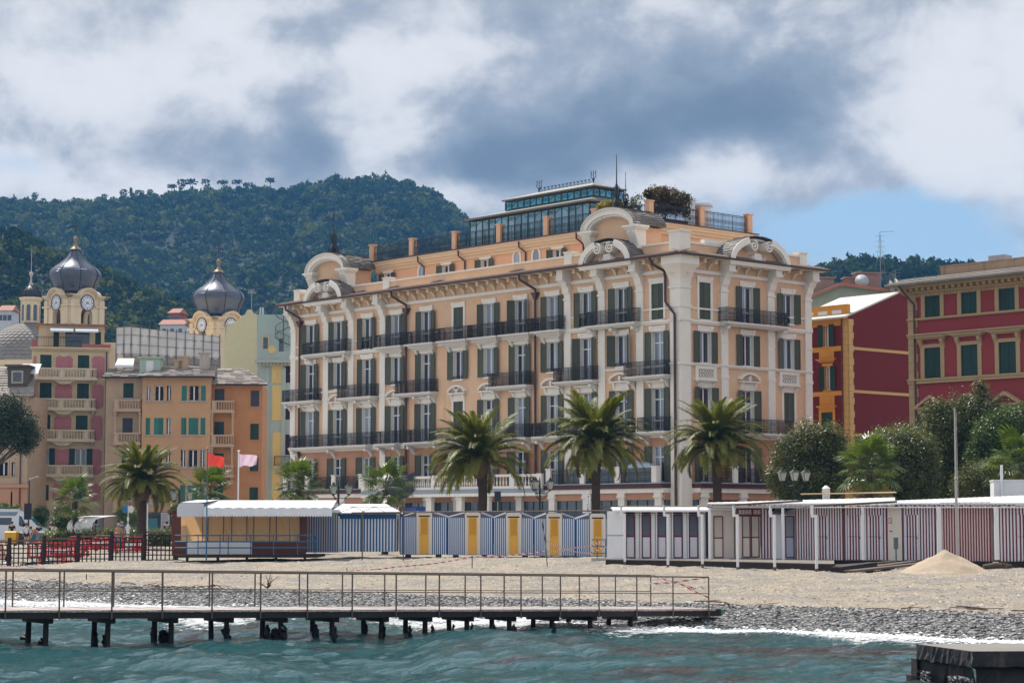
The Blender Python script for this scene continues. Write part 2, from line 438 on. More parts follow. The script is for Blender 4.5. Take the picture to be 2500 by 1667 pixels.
# ---------------------------------------------------------------- sea
def wave_z(x, y):
 z = np.zeros_like(x); q = np.random.default_rng(5)
 nx, ny = .60, .80                     # waves run towards the shore
 for i in range(46):
  L = 0.55 * (1.095 ** i)
  th = math.atan2(ny, nx) + q.normal() * .75
  A = .0088 * L ** .60 * (.6 + .8 * q.random())
  if L > 9: A *= .5
  if L < 1.6: A *= .8
  k = 6.283 / L; ph = k * (x * math.cos(th) + y * math.sin(th)) + q.random() * 6.283
  s = np.sin(ph)
  z += A * (s + .28 * np.cos(2 * ph))
 D = shore(x, y)
 # swell steepening near the beach
 z += .05 * np.clip((D + 16) / 12, 0, 1) * np.exp(-((D + 5.0 + 1.3 * np.sin(.45 * (x * .738 - y * .676)) ) / .9) ** 2)
 z += .05 * np.exp(-((D + 11.0 + 1.6 * np.sin(.3 * (x * .738 - y * .676) + 1)) / 1.2) ** 2)
 return (z - .03) * np.clip((1.0 - D) / 4.0, .2, 1)
def water_material():
 m = bpy.data.materials.new('sea_water'); m.use_nodes = True; nt = m.node_tree; p = nt.nodes['Principled BSDF']
 tc = nt.nodes.new('ShaderNodeTexCoord'); o = tc.outputs['Object']
 mp = nt.nodes.new('ShaderNodeMapping'); mp.inputs['Rotation'].default_value = (0, 0, R(-30)); mp.inputs['Scale'].default_value = (.55, 1.25, 1); nt.links.new(o, mp.inputs[0]); w = mp.outputs[0]
 n1 = noise(nt, w, .13, 4, .6, .4)
 n2 = noise(nt, w, .5, 5, .65, .3)
 c = mixrgb(nt, n1.smooth(.38, .62), (.026, .125, .138), (.058, .165, .185))
 weed = noise(nt, w, .21, 4, .6, .7)
 sx = nt.nodes.new('ShaderNodeSeparateXYZ'); nt.links.new(o, sx.inputs[0])
 right = X(nt, sx.outputs[0]).smooth(-7, 9)
 c = mixrgb(nt, (weed + right * .11 + (n2 - .5) * .3).smooth(.57, .66) * .8, c, (.075, .052, .05))
 at = nt.nodes.new('ShaderNodeAttribute'); at.attribute_name = 'foam'
 n3 = noise(nt, o, 2.6, 7, .72, .6); n4 = noise(nt, o, 11, 4, .7, .4)
 fo = (X(nt, at.outputs['Fac']) + (n3 - .5) * 1.7 + (n4 - .5) * .8).smooth(.46, .62)
 c = mixrgb(nt, fo, c, (.86, .88, .9))
 nt.links.new(c, p.inputs['Base Color'])
 ro = X(nt, fo.v) * .55 + .05
 nt.links.new(ro.v, p.inputs['Roughness']); p.inputs['IOR'].default_value = 1.33; p.inputs['Specular IOR Level'].default_value = .5
 b1 = noise(nt, w, 4.6, 5, .64, .3); b2 = noise(nt, w, 19.0, 4, .65, .3)
 h = b1 * 1.15 + b2 * .6 + fo * .25
 bp = nt.nodes.new('ShaderNodeBump'); bp.inputs['Distance'].default_value = .26; bp.inputs['Strength'].default_value = 1.0
 nt.links.new(h.v, bp.inputs['Height']); nt.links.new(bp.outputs[0], p.inputs['Normal'])
 return m
def build_sea():
 xs = np.arange(-34, 24, .145); ys = np.arange(20, 92, .145)
 gx, gy, f = grid(xs, ys)
 D = shore(gx, gy)
 z = wave_z(gx, gy) + .05 * np.clip((D + 1.5) / 1.5, 0, 1)
 keep = (D[f] < 2.6).all(1); f = f[keep]
 used = np.zeros(len(gx), bool); used[f.ravel()] = True; re = np.cumsum(used) - 1; f = re[f]
 gx, gy, z, D = gx[used], gy[used], z[used], D[used]
 al = gx * .738 - gy * .676
 wob = 1.5 * (vnoise(al, D * .5, 3.0, 41, 3) - .5)
 band = np.exp(-((D + .1 + wob) / .85) ** 2)
 left = np.clip((-4 - gx) / 5, 0, 1)
 wash = np.clip((D + 7.5 + 2.5 * wob) / 3, 0, 1) * np.clip((1.6 - D) / 1.0, 0, 1) * left * .8
 mid = np.clip(1 - np.abs(gx + 0.5) / 7, 0, 1) * np.exp(-((D + 1.6 + wob) / 1.5) ** 2) * .8
 crest = np.clip((z - .17) * 3.0, 0, .38)
 me = npmesh('sea', np.stack([gx, gy, z], 1), f, water_material(), smooth=True)
 a = me.attributes.new('foam', 'FLOAT', 'POINT'); a.data.foreach_set('value', np.clip(band * 1.05 + wash * 1.1 + mid + crest, 0, 1.2).astype(np.float32))
 tag(place('sea', me), 'choppy turquoise sea with white wash', 'sea', kind='structure')
 o = MB()
 for a_, b_, c_, d_ in ((-1200, -33.9, -900, 3000), (23.9, 1200, -900, 60), (-33.9, 23.9, -900, 20.1)):
  o.add([(a_, c_, -.04), (b_, c_, -.04), (b_, min(d_, 85), -.04), (a_, min(d_, 85), -.04)], [(0, 1, 2, 3)])
 tag(o.build('sea', me.materials[0]), 'open water of the bay outside the frame', 'sea', kind='structure')
build_sea()
def build_foam():
 """churned white water lying along the shore"""
 pts = []; q = nrg
 n = 14000
 t = q.random(n) * 50 - 9
 D = q.normal(-.15, .42, n)
 lf = t < 17
 D = np.where(lf, q.normal(-.9, 1.0, n), D)
 wob = 1.1 * (vnoise(t, t * 0, 3.0, 41, 3) - .5)
 D = D - wob
 x = -18 + t * .738 + D * .676; y = 73.9 - t * .676 + D * .738
 r = .012 + .04 * q.random(n) ** 2.5
 z = np.maximum(wave_z(x, y), beach_z(x, y)) + r * .2 + .03
 base = np.array([(0, 0, 1), (1, 0, .1), (.3, .95, -.1), (-.8, .6, .12), (-.8, -.6, -.1), (.3, -.95, .1), (0, 0, -.6)], float)
 tri = np.array([(0, 1, 2), (0, 2, 3), (0, 3, 4), (0, 4, 5), (0, 5, 1), (6, 2, 1), (6, 3, 2), (6, 4, 3), (6, 5, 4), (6, 1, 5)])
 v = base[None] * (1 + .5 * (q.random((n, 7, 3)) - .5)) * np.stack([r * 2.2, r * 1.5, r * .8], 1)[:, None, :]
 a = -.74 + q.normal(0, .4, n); ca, sa = np.cos(a)[:, None], np.sin(a)[:, None]
 v = np.stack([v[..., 0] * ca - v[..., 1] * sa, v[..., 0] * sa + v[..., 1] * ca, v[..., 2]], -1) + np.stack([x, y, z], 1)[:, None, :]
 f = (tri[None] + (np.arange(n) * 7)[:, None, None]).reshape(-1, 3)
 me = npmesh('foam', v.reshape(-1, 3), f, mat('foam', (.86, .88, .90), .6, .06, 5), smooth=True)
 tag(place('foam', me), 'white surf breaking along the shingle', 'foam', kind='stuff')
build_foam()
# ---------------------------------------------------------------- hills
def hill(name, label, prof, Y0, Y1, seed, xpad, mat_, nx=170, ny=70, steep=1.25):
 """prof: ridge pixels; the ridge stands at distance Y1, the foot at Y0"""
 px = np.array([p[0] for p in prof], float); py = np.array([p[1] for p in prof], float)
 X_ = np.array([P(a, b, Y1).x for a, b in prof]); Z_ = np.array([P(a, b, Y1).z for a, b in prof])
 xs = np.linspace(X_[0] - xpad[0], X_[-1] + xpad[1], nx); ys = np.concatenate([np.linspace(Y0, Y1, ny), np.linspace(Y1, Y1 * 1.35, 14)[1:]])
 def zf(x, y):
  r = np.interp(x, X_, Z_)
  t = np.clip((y - Y0) / (Y1 - Y0), 0, 1)
  sh = np.where(y <= Y1, y / Y1 * np.sin(t * math.pi / 2) ** steep, 1 - .5 * np.clip((y - Y1) / (.35 * Y1), 0, 1))
  gul = (vnoise(x, y, (Y1 - Y0) * .22, seed, 3) - .55) * .34 * (np.sin(np.clip(t, 0, 1) * math.pi) ** 1.3)
  return 1.0 + (r - 4.0) * (sh + gul)
 gx, gy, f = grid(xs, ys)
 me = npmesh(name, np.stack([gx, gy, zf(gx, gy)], 1), f, mat_, smooth=True)
 tag(place(name, me), label, 'hill', kind='structure')
 return zf, xs, ys
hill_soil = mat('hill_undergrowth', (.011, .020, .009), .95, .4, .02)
big_prof = [(-300, 500), (0, 486), (127, 499), (204, 500), (326, 490), (434, 474), (612, 465), (714, 463), (790, 455), (826, 440), (893, 438), (969, 444), (1020, 453), (1061, 476), (1097, 504), (1122, 522), (1143, 550), (1190, 620), (1260, 720), (1350, 900), (1450, 1150), (1500, 1270)]
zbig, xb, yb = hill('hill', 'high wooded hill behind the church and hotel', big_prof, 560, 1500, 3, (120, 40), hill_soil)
spur_prof = [(-300, 500), (0, 546), (61, 564), (127, 610), (230, 636), (286, 671), (357, 707), (449, 737), (560, 780), (700, 860), (820, 960), (960, 1150), (1030, 1270)]
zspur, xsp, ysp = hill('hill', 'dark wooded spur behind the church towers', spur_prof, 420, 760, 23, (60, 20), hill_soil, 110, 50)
right_prof = [(1500, 1200), (1800, 760), (1978, 654), (2009, 653), (2035, 645), (2073, 641), (2111, 636), (2132, 640), (2161, 636), (2202, 643), (2243, 643), (2281, 646), (2322, 653), (2400, 675), (2600, 720), (2900, 900)]
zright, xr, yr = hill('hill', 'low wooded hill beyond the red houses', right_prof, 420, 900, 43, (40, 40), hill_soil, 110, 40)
def forest(name, label, zf, xr_, yr_, n, rad, mats, seed, visible, tri_n=46):
 q = np.random.default_rng(seed)
 x = q.uniform(xr_[0], xr_[1], n); t = q.random(n) ** .8; y = yr_[0] + (yr_[1] - yr_[0]) * t
 z = zf(x, y)
 px = 1250 + FPX * x / y; py = 1281 - FPX * (z - HC) / y
 k = visible(px, py); x, y, z = x[k], y[k], z[k]; n = len(x)
 r = rad * (.5 + 1.3 * q.random(n) ** 2.4); el = .75 + .55 * q.random(n)
 # a crown: leaf clumps scattered over an uneven ball
 d = q.normal(size=(n, tri_n, 3)); d /= np.linalg.norm(d, axis=2, keepdims=True); d[..., 2] = np.abs(d[..., 2]) * 1.0 - .25
 lob = 1 + .28 * np.sin(d[..., 0] * 5 + q.random(n)[:, None] * 6) * np.sin(d[..., 1] * 5 + q.random(n)[:, None] * 6)
 c = d * (lob * (.72 + .3 * q.random((n, tri_n))))[..., None]
 s = (.26 + .22 * q.random((n, tri_n)))[..., None]
 e1 = q.normal(size=(n, tri_n, 3)); e1 /= np.linalg.norm(e1, axis=2, keepdims=True)
 nn = d + .75 * q.normal(size=(n, tri_n, 3)); nn /= np.linalg.norm(nn, axis=2, keepdims=True)
 a = np.cross(nn, e1); a /= np.linalg.norm(a, axis=2, keepdims=True); b = np.cross(nn, a)
 v = np.stack([c + a * s, c - a * s * .5 + b * s * .8, c - a * s * .5 - b * s * .8], 2)      # n,tri,3,3
 v = v * np.stack([r, r, r * el], 1)[:, None, None, :] + np.stack([x, y, z + r * el * .75], 1)[:, None, None, :]
 f = np.arange(n * tri_n * 3).reshape(-1, 3)
 mi = np.repeat(q.choice(len(mats), n, p=[.5, .3, .2][:len(mats)]), tri_n)
 me = npmesh(name, v.reshape(-1, 3), f, mats, mi)
 tag(place(name, me), label, 'forest', kind='stuff')
hm = [leafmat('wood_leaf_mid', (.012, .030, .012), (.085, .125, .030), .9, .12, .012, .1),  # wide pale patches paint sunlit woodland into the leaf tones
  leafmat('wood_leaf_dark', (.008, .020, .010), (.042, .070, .022), .9, .10, .012, .1),
  leafmat('wood_leaf_light', (.040, .068, .020), (.190, .205, .040), .9, .14, .012, .1)]
forest('forest', 'dense woodland covering the high hill', zbig, (xb[0] + 20, xb[-1]), (640, 1530), 26000, 2.5, hm, 2, lambda a, b: (a > -60) & (a < 1260) & (b < 860), 34)
forest('forest', 'dark woodland on the spur behind the church', zspur, (xsp[0], xsp[-1]), (440, 785), 10500, 1.55, hm[:2][::-1] + [hm[2]], 4, lambda a, b: (a > -60) & (a < 900) & (b < 880), 34)
forest('forest', 'pine wood on the low hill beyond the red houses', zright, (xr[0], xr[-1]), (600, 930), 6500, 2.0, [hm[1], hm[0], hm[1]], 6, lambda a, b: (a > 1900) & (a < 2460) & (b < 800), 34)
def ridge_pine(px, py, h_px, d, label, kind):
 base = P(px, py, d); h = h_px * d / FPX
 t = thing('ridge_pine', label, 'pine tree', base, 0, 'pines standing on the ridge')
 q = random.Random(int(px * 7)); m = MB()
 lean = q.uniform(-.12, .12) * h
 m.tube([(0, 0, -h * .3), (lean * .5, 0, h * .35), (lean, 0, h * .8)], h * .03, 5, taper=.5)
 m.build('trunk', mat('pine_bark', (.09, .06, .04), .9, .2, 3), t)
 c = MB(); n = 110
 wide = {'flat': .42, 'round': .34, 'slim': .24}[kind]
 for i in range(n):
  a = q.uniform(0, 6.28); rr = q.random() ** .6
  zz = {'flat': q.uniform(.68, .95), 'round': q.uniform(.4, 1.0), 'slim': q.uniform(.25, 1.0)}[kind]
  ww = wide * (1 - (abs(zz - .78) * 1.6 if kind != 'slim' else (zz - .25) * 1.1))
  p = Vector((lean * zz + math.cos(a) * rr * ww * h, math.sin(a) * rr * ww * h, zz * h))
  s = h * q.uniform(.045, .085)
  e = Vector((q.gauss(0, 1), q.gauss(0, 1), q.gauss(0, .6))).normalized(); e2 = e.orthogonal().normalized()
  c.add([p + e * s, p + e2 * s, p - e * s, p - e2 * s], [(0, 1, 2, 3)])
 c.build('crown', hm[1], t)
pines = [(35, 485, 20, 'slim'), (84, 487, 30, 'round'), (104, 492, 18, 'flat'), (192, 492, 22, 'flat'), (252, 492, 28, 'round'), (300, 484, 36, 'round'), (322, 484, 38, 'slim'), (338, 482, 30, 'flat'),
   (364, 480, 28, 'round'), (418, 474, 34, 'flat'), (442, 470, 40, 'round'), (466, 470, 42, 'flat'), (505, 468, 38, 'round'), (540, 466, 36, 'flat'), (578, 464, 34, 'flat'), (660, 462, 36, 'flat')]
plab = {'slim': 'slim', 'round': 'bushy', 'flat': 'flat topped'}
ordn = ['leftmost', 'second from left', 'third from left', 'fourth from left', 'fifth from left', 'sixth from left', 'seventh from left', 'eighth from left', 'ninth from left', 'tenth from left', 'eleventh from left', 'twelfth from left', 'thirteenth from left', 'fourteenth from left', 'second from right', 'rightmost']
for i, (a, b, h, k) in enumerate(pines):
 ridge_pine(a, float(np.interp(a, [q[0] for q in big_prof], [q[1] for q in big_prof])) + 5, h, 1500, 'small %s pine on the left ridge skyline, %s of the row' % (plab[k], ordn[i]), k)
for a, b, h, k, l in ((2035, 650, 22, 'round', 'bushy pine at the left on the low right hill skyline'), (2111, 646, 30, 'flat', 'wide umbrella pine on the crest of the right hill'), (2165, 646, 26, 'flat', 'umbrella pine beside the rooftop antenna mast on the right hill'), (2255, 650, 20, 'round', 'rounded pine at the right on the low right hill')):
 ridge_pine(a, b, h, 900, l, k)
# ================================================================ SHARED BUILDING PIECES
M_trim = mat('white_stucco_trim', (.85, .80, .73), .75, .07, 2.0, .15, 60, dirt=((.50, .47, .43), 1.1, .60))
M_peach = mat('peach_stucco', (.77, .505, .325), .85, .11, 1.2, .15, 70, dirt=((.50, .325, .22), .9, .56))
M_rust = mat('terracotta_stucco', (.50, .265, .165), .85, .10, 1.2, .15, 70)
M_cream = mat('cream_cornice', (.76, .60, .42), .75, .07, 2.0)
M_green = mat('grey_green_paint', (.090, .102, .070), .55, .10, 4.0, wave=('Z', 7.0, .5), bd=.012, rand=.12)
M_dgreen = mat('dark_green_paint', (.012, .050, .042), .5, .15, 4.0, wave=('Z', 7.0, .5), bd=.012, rand=.2)
M_teal = mat('teal_blind', (.03, .17, .15), .6, .12, 4.0, wave=('Z', 7.0, .4), bd=.01, rand=.25)
M_iron = mat('wrought_iron', (.010, .012, .018), .45, .2, 8.0, spec=.5)
M_brown = mat('brown_gutter', (.075, .030, .030), .4, .15, 3.0, spec=.5)
M_slate = mat('slate_tile', (.16, .145, .135), .7, .35, 5.0, .4, 20, rand=.0)
M_tile = mat('brown_roof_tile', (.20, .150, .125), .75, .3, 6.0, .3, 25)
M_wframe = mat('white_window_frame', (.72, .74, .78), .5, .04, 3.0)
M_pane = glassmat('window_glass', (.020, .032, .045))
M_pane_l = glassmat('pale_glass', (.26, .31, .38), .06, .9, .35)  # paler blue-grey pane colour
M_pane_b = glassmat('sky_tint_glass', (.02, .30, .46), .05, .9, .25)  # sky reflection put into the pane colour
M_stone = mat('grey_stone', (.42, .40, .37), .85, .15, 2.5, .3, 30, dirt=((.16, .14, .12), 1.6, .55))
def facade(mb, x0, x1, z0, z1, holes, depth=.3, y=0.0, mats=None, zsplit=()):
 """wall sheet in the x,z plane with real openings and reveals; holes: (xa, xb, za, zb)"""
 xs = sorted({x0, x1} | {h[0] for h in holes} | {h[1] for h in holes}); zs = sorted({z0, z1} | set(zsplit) | {h[2] for h in holes} | {h[3] for h in holes})
 xs = [q for q in xs if x0 <= q <= x1]; zs = [q for q in zs if z0 <= q <= z1]
 for i in range(len(xs) - 1):
  for j in range(len(zs) - 1):
   cx, cz = (xs[i] + xs[i + 1]) / 2, (zs[j] + zs[j + 1]) / 2
   if any(h[0] < cx < h[1] and h[2] < cz < h[3] for h in holes): continue
   m = mats(cx, cz) if mats else 0
   mb.add([(xs[i], y, zs[j]), (xs[i + 1], y, zs[j]), (xs[i + 1], y, zs[j + 1]), (xs[i], y, zs[j + 1])], [(0, 1, 2, 3)], m)
 for a, b, c, d in holes:
  mb.add([(a, y, c), (a, y, d), (a, y + depth, d), (a, y + depth, c)], [(0, 3, 2, 1)], 1)
  mb.add([(b, y, c), (b, y, d), (b, y + depth, d), (b, y + depth, c)], [(0, 1, 2, 3)], 1)
  mb.add([(a, y, d), (b, y, d), (b, y + depth, d), (a, y + depth, d)], [(0, 3, 2, 1)], 1)
  mb.add([(a, y, c), (b, y, c), (b, y + depth, c), (a, y + depth, c)], [(0, 1, 2, 3)], 1)
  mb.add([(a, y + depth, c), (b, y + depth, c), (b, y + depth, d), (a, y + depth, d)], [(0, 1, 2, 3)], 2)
_C = {}
def cached(key, fn):
 if key not in _C: _C[key] = fn()
 return _C[key]
def frame_mesh(w, h, transom, mullion=True, m=None):
 def mk():
  b = MB(); t = .075
  b.box(-w / 2, -w / 2 + t, 0, .06, 0, h); b.box(w / 2 - t, w / 2, 0, .06, 0, h)
  b.box(-w / 2 + t, w / 2 - t, 0, .06, h - t, h); b.box(-w / 2 + t, w / 2 - t, 0, .06, 0, t)
  if mullion: b.box(-.06, .06, -.012, .06, t, h - t)
  if transom: b.box(-w / 2 + t, w / 2 - t, -.008, .058, h * transom - .045, h * transom + .045)
  return b.mesh('frame', m or M_wframe)
 return cached(('frame', round(w, 2), round(h, 2), transom, mullion, (m or M_wframe).name), mk)
def pane_mesh(w, h, m):
 def mk():
  b = MB(); b.box(-w / 2, w / 2, 0, .015, 0, h); return b.mesh('pane', m)
 return cached(('pane', round(w, 2), round(h, 2), m.name), mk)
def shutter_mesh(w, h, m, hinge=1):
 """leaf hinged at x=0, reaching to x = hinge*w"""
 def mk():
  b = MB(); t = .07; a, c = (0, w) if hinge > 0 else (-w, 0)
  b.box(a, a + t, -.025, .02, 0, h); b.box(c - t, c, -.025, .02, 0, h)
  for z in (0, h * .42, h - t): b.box(a + t, c - t, -.023, .018, z, z + t)
  n = max(4, int(h / .085)); dz = h / n       # the louvre slats, tilted
  for i in range(n):
   z = i * dz
   b.add([(a + t, -.012, z), (c - t, -.012, z), (c - t, .012, z + dz), (a + t, .012, z + dz)], [(0, 1, 2, 3)])
   b.add([(a + t, .012, z + dz), (c - t, .012, z + dz), (c - t, -.012, z + dz), (a + t, -.012, z + dz)], [(0, 1, 2, 3)])
  return b.mesh('shutter', m)
 return cached(('sh', round(w, 2), round(h, 2), m.name, hinge), mk)
def window(parent, loc, rz, w, h, surround, shutters='open', transom=None, sm=None, leaf=None, swing=None, recess=.2, panes=('d', 'l'), fm=None, seed=None, name='window'):
 """one window: surround + frame + panes + shutters, all standing in its wall opening"""
 sm = sm or M_green; leaf = leaf or w / 2
 o = place(name, surround, parent, loc, rz)
 q = random.Random(seed if seed is not None else str(loc))
 if shutters != 'closed':
  place('frame', frame_mesh(w, h, transom, True, fm), o, (0, recess, 0))
  for sgn, k in ((-1, panes[0]), (1, panes[1])):
   place('pane', pane_mesh(w / 2 - .02, h - .02, {'d': M_pane, 'l': M_pane_l, 'b': M_pane_b}[k]), o, (sgn * w / 4, recess + .03, .01))
 if shutters == 'open':
  for sgn in (-1, 1):
   a = R(q.uniform(2, 16)) if swing is None else R(swing)
   place('shutter', shutter_mesh(leaf, h, sm, sgn), o, (sgn * (w / 2 + .015), -.075, 0), sgn * -a)
 elif shutters == 'closed':
  for sgn in (-1, 1):
   place('shutter', shutter_mesh(w / 2 - .006, h - .01, sm, -sgn), o, (sgn * w / 2, .03, .005), 0)
 elif shutters == 'half':
  place('shutter', shutter_mesh(leaf, h, sm, 1), o, (w / 2 + .015, -.075, 0), R(-6))
  place('shutter', shutter_mesh(leaf, h, sm, -1), o, (-w / 2 - .015, -.075, 0), R(6))
 return o
def railing_mesh(w, d, h=1.0, ornate=True, m=None, step=.115, side=True):
 def mk():
  b = MB()
  runs = [((-w / 2, -d), (w / 2, -d))]
  if d > .05 and side: runs += [((-w / 2, 0), (-w / 2, -d)), ((w / 2, -d), (w / 2, 0))]
  for (xa, ya), (xb_, yb_) in runs:
   L = math.hypot(xb_ - xa, yb_ - ya); dx, dy = (xb_ - xa) / L, (yb_ - ya) / L
   def pt(t, z, o=0): return Vector((xa + dx * t - dy * o, ya + dy * t + dx * o, z))
   for z, r in ((h, .034), (h - .12, .02), (.09, .024)): b.cyl(pt(0, z), pt(L, z), r, n=4)
   if ornate: b.cyl(pt(0, .42), pt(L, .42), .012, n=4)
   n = max(2, round(L / step))
   for i in range(n + 1):
    t = L * i / n
    big = (i % 7 == 0) or i == n
    b.cyl(pt(t, 0), pt(t, h), .028 if big else .0145, n=4, cap=False)
    if big: b.tube([pt(t, .06), pt(t, .02, -.06), pt(t, -.05, -.05), pt(t, -.07, 0)], .02, 4)
    if ornate and i < n:
     tm = t + L / n / 2
     for zc, rx_, rz_ in ((.25, .05, .11), (.60, .048, .09), (.76, .045, .06)):
      b.tube([pt(tm + rx_ * math.cos(k * 1.0472), zc + rz_ * math.sin(k * 1.0472)) for k in range(7)], .0115, 3, cap=False)
  return b.mesh('railing', m or M_iron)
 return cached(('rail', round(w, 2), round(d, 2), h, ornate, step, side, (m or M_iron).name), mk)
def baluster_mesh(hh, m):
 def mk():
  b = MB(); b.lathe([(.055, 0), (.055, .05), (.035, .08), (.075, hh * .32), (.06, hh * .45), (.03, hh * .7), (.03, hh * .85), (.055, hh * .92), (.055, hh)], 8); return b.mesh('baluster', m, 40)
 return cached(('bal', round(hh, 2), m.name), mk)
def arc_pts(cx, cz, rx, rz_, a0, a1, n):
 return [(cx + rx * math.cos(a0 + (a1 - a0) * i / n), cz + rz_ * math.sin(a0 + (a1 - a0) * i / n)) for i in range(n + 1)]
def arch_band(mb, cx, cz, rx, rz_, t, y0, y1, a0=0.0, a1=math.pi, n=20, m=0):
 """curved moulding between radius r and r+t, from y0 to y1"""
 o = arc_pts(cx, cz, rx + t, rz_ + t, a0, a1, n); i_ = arc_pts(cx, cz, rx, rz_, a0, a1, n)
 for k in range(n):
  mb.prism([i_[k + 1], i_[k], o[k], o[k + 1]][::-1] if False else [i_[k], o[k], o[k + 1], i_[k + 1]], y0, y1, m)
def spiral(mb, cx, cz, r, y0, y1, turns=1.75, sgn=1, m=0, start=math.pi / 2):
 n = int(18 * turns)
 for k in range(n):
  a, b = k / n, (k + 1) / n
  ra, rb = r * (1 - .86 * a), r * (1 - .86 * b); t = r * .22
  A, B = start - sgn * a * turns * 6.283, start - sgn * b * turns * 6.283
  p = [(cx + (ra - t) * math.cos(A), cz + (ra - t) * math.sin(A)), (cx + ra * math.cos(A), cz + ra * math.sin(A)), (cx + rb * math.cos(B), cz + rb * math.sin(B)), (cx + (rb - t) * math.cos(B), cz + (rb - t) * math.sin(B))]
  mb.prism(p if sgn < 0 else p[::-1], y0, y1, m)
def vault_tiles(mb, cx, cz, rx, rz_, y0, y1, a0, a1, rows, m=0, lift=.04):
 """overlapping courses of slates on a barrel roof running along y"""
 ny = max(3, int(abs(y1 - y0) / .35))
 for k in range(rows):
  A, B = a0 + (a1 - a0) * k / rows, a0 + (a1 - a0) * (k + 1) / rows
  for j in range(ny):
   ya, yb_ = y0 + (y1 - y0) * j / ny, y0 + (y1 - y0) * (j + 1) / ny - .015
   l1 = lift * rng.uniform(.5, 1.4)
   low, top = (A, B) if math.sin(A) < math.sin(B) else (B, A)
   p0 = (cx + (rx + l1) * math.cos(low), cz + (rz_ + l1) * math.sin(low)); p1 = (cx + (rx + .008) * math.cos(top), cz + (rz_ + .008) * math.sin(top))
   q0 = (cx + (rx) * math.cos(low), cz + (rz_) * math.sin(low))
   mb.add([(p0[0], ya, p0[1]), (p1[0], ya, p1[1]), (p1[0], yb_, p1[1]), (p0[0], yb_, p0[1]), (q0[0], ya, q0[1]), (q0[0], yb_, q0[1])], [(0, 1, 2, 3), (0, 3, 5, 4), (0, 4, 1), (3, 2, 5)], m)
# ================================================================ THE HOTEL
TH = R(41.814)
U2 = Vector((math.cos(TH), math.sin(TH), 0)); U1 = Vector((-U2.y, U2.x, 0))
HCX = PX(1661, 150, 750)
hotel = thing('grand_hotel', 'long peach and white grand hotel with iron balconies and grey green shutters', 'hotel', (HCX, 150, 0))
hotel.location.z = 0
def LF(s, off=0, z=0): return U1 * s - U2 * off + Vector((0, 0, z))     # on the long facade, s metres from the corner
def RF(s, off=0, z=0): return U2 * s - U1 * off + Vector((0, 0, z))     # on the short facade
RL, RR = TH - math.pi / 2, TH
def fac(F): return (LF, RL, -1) if F == 'L' else (RF, RR, 1)
LENL, LENR = 47.4, 14.4
colsL = [44.48, 40.5, 36.47, 32.56, 28.62, 24.55, 20.81, 17.09, 13.43, 9.73, 5.97, 2.25]
colsR = [2.54, 7.13, 11.72]
Z1, Z2, Z3, Z4, ZG = 5.62, 9.35, 13.4, 17.4, 21.9
OW = 1.22
def hood_flat(w, h):
 b = MB()
 for sg in (-1, 1): b.box(min(sg * w / 2, sg * (w / 2 + .2)), max(sg * w / 2, sg * (w / 2 + .2)), -.07, 0, 0, h)
 b.box(-w / 2 - .2, w / 2 + .2, -.075, 0, h, h + .30); b.box(-w / 2 - .24, -w / 2 + .12, -.11, -.0751, h + .16, h + .42); b.box(w / 2 - .12, w / 2 + .24, -.11, -.0751, h + .16, h + .42)
 b.box(-w / 2 - .21, w / 2 + .21, -.10, 0, h + .301, h + .40); b.box(-.62, .62, -.13, 0, -.12, -.001)
 return b.mesh('window', M_trim)
def hood_bracket(w, h):
 b = MB()
 for sg in (-1, 1): b.box(min(sg * w / 2, sg * (w / 2 + .2)), max(sg * w / 2, sg * (w / 2 + .2)), -.07, 0, 0, h)
 b.box(-w / 2 - .2, w / 2 + .2, -.08, 0, h, h + .34)
 for sg in (-1, 1): b.prof([(-.08, h + .0), (-.14, h + .05), (-.30, h + .33), (-.08, h + .33)][::-1], sg * (w / 2 + .1) - .1, sg * (w / 2 + .1) + .1)
 b.prof([(-.10, h + .34), (0, h + .34), (0, h + .54), (-.42, h + .54), (-.40, h + .46), (-.30, h + .42)][::-1], -w / 2 - .38, w / 2 + .38)
 return b.mesh('window', M_trim)
def hood_arch(w, h, scroll):
 b = MB()
 for sg in (-1, 1): b.box(min(sg * w / 2, sg * (w / 2 + .2)), max(sg * w / 2, sg * (w / 2 + .2)), -.07, 0, 0, h)
 hw = w / 2 + .42
 b.box(-w / 2 - .22, w / 2 + .22, -.09, 0, h, h + .58)
 for sg in (-1, 1): b.prof([(-.09, h + .1), (-.13, h + .12), (-.26, h + .57), (-.09, h + .57)][::-1], sg * (w / 2 + .12) - .1, sg * (w / 2 + .12) + .1)
 b.box(-w / 2 - .05, w / 2 + .05, -.115, -.091, h + .12, h + .2); b.box(-w / 2 - .05, w / 2 + .05, -.115, -.091, h + .44, h + .5)
 b.box(-hw, hw, -.34, 0, h + .58, h + .68)
 a = R(22)
 arch_band(b, 0, h + .50, hw * 1.02, .66, .15, -.34, 0, a, math.pi - a, 14)
 b.prism(arc_pts(0, h + .52, hw * 1.0, .66, a, math.pi - a, 14), -.05, -.001, 1)
 if scroll:
  for sg in (-1, 1): spiral(b, sg * .2, h + 1.0, .15, -.3, -.04, 1.4, sg)
  b.box(-.09, .09, -.28, -.04, h + .68, h + .98)
 else:
  b.prism([(-.07, h + .68), (.07, h + .68), (.12, h + 1.06), (-.12, h + 1.06)], -.3, -.04)
 return b.mesh('window', [M_trim, M_peach])
def hood_plain(w, h):
 b = MB(); b.box(-w / 2 - .08, w / 2 + .08, -.10, .12, -.09, -.001); return b.mesh('window', M_trim)
wins = []      # (facade, s, z0, h, surround kind, shutters, transom)
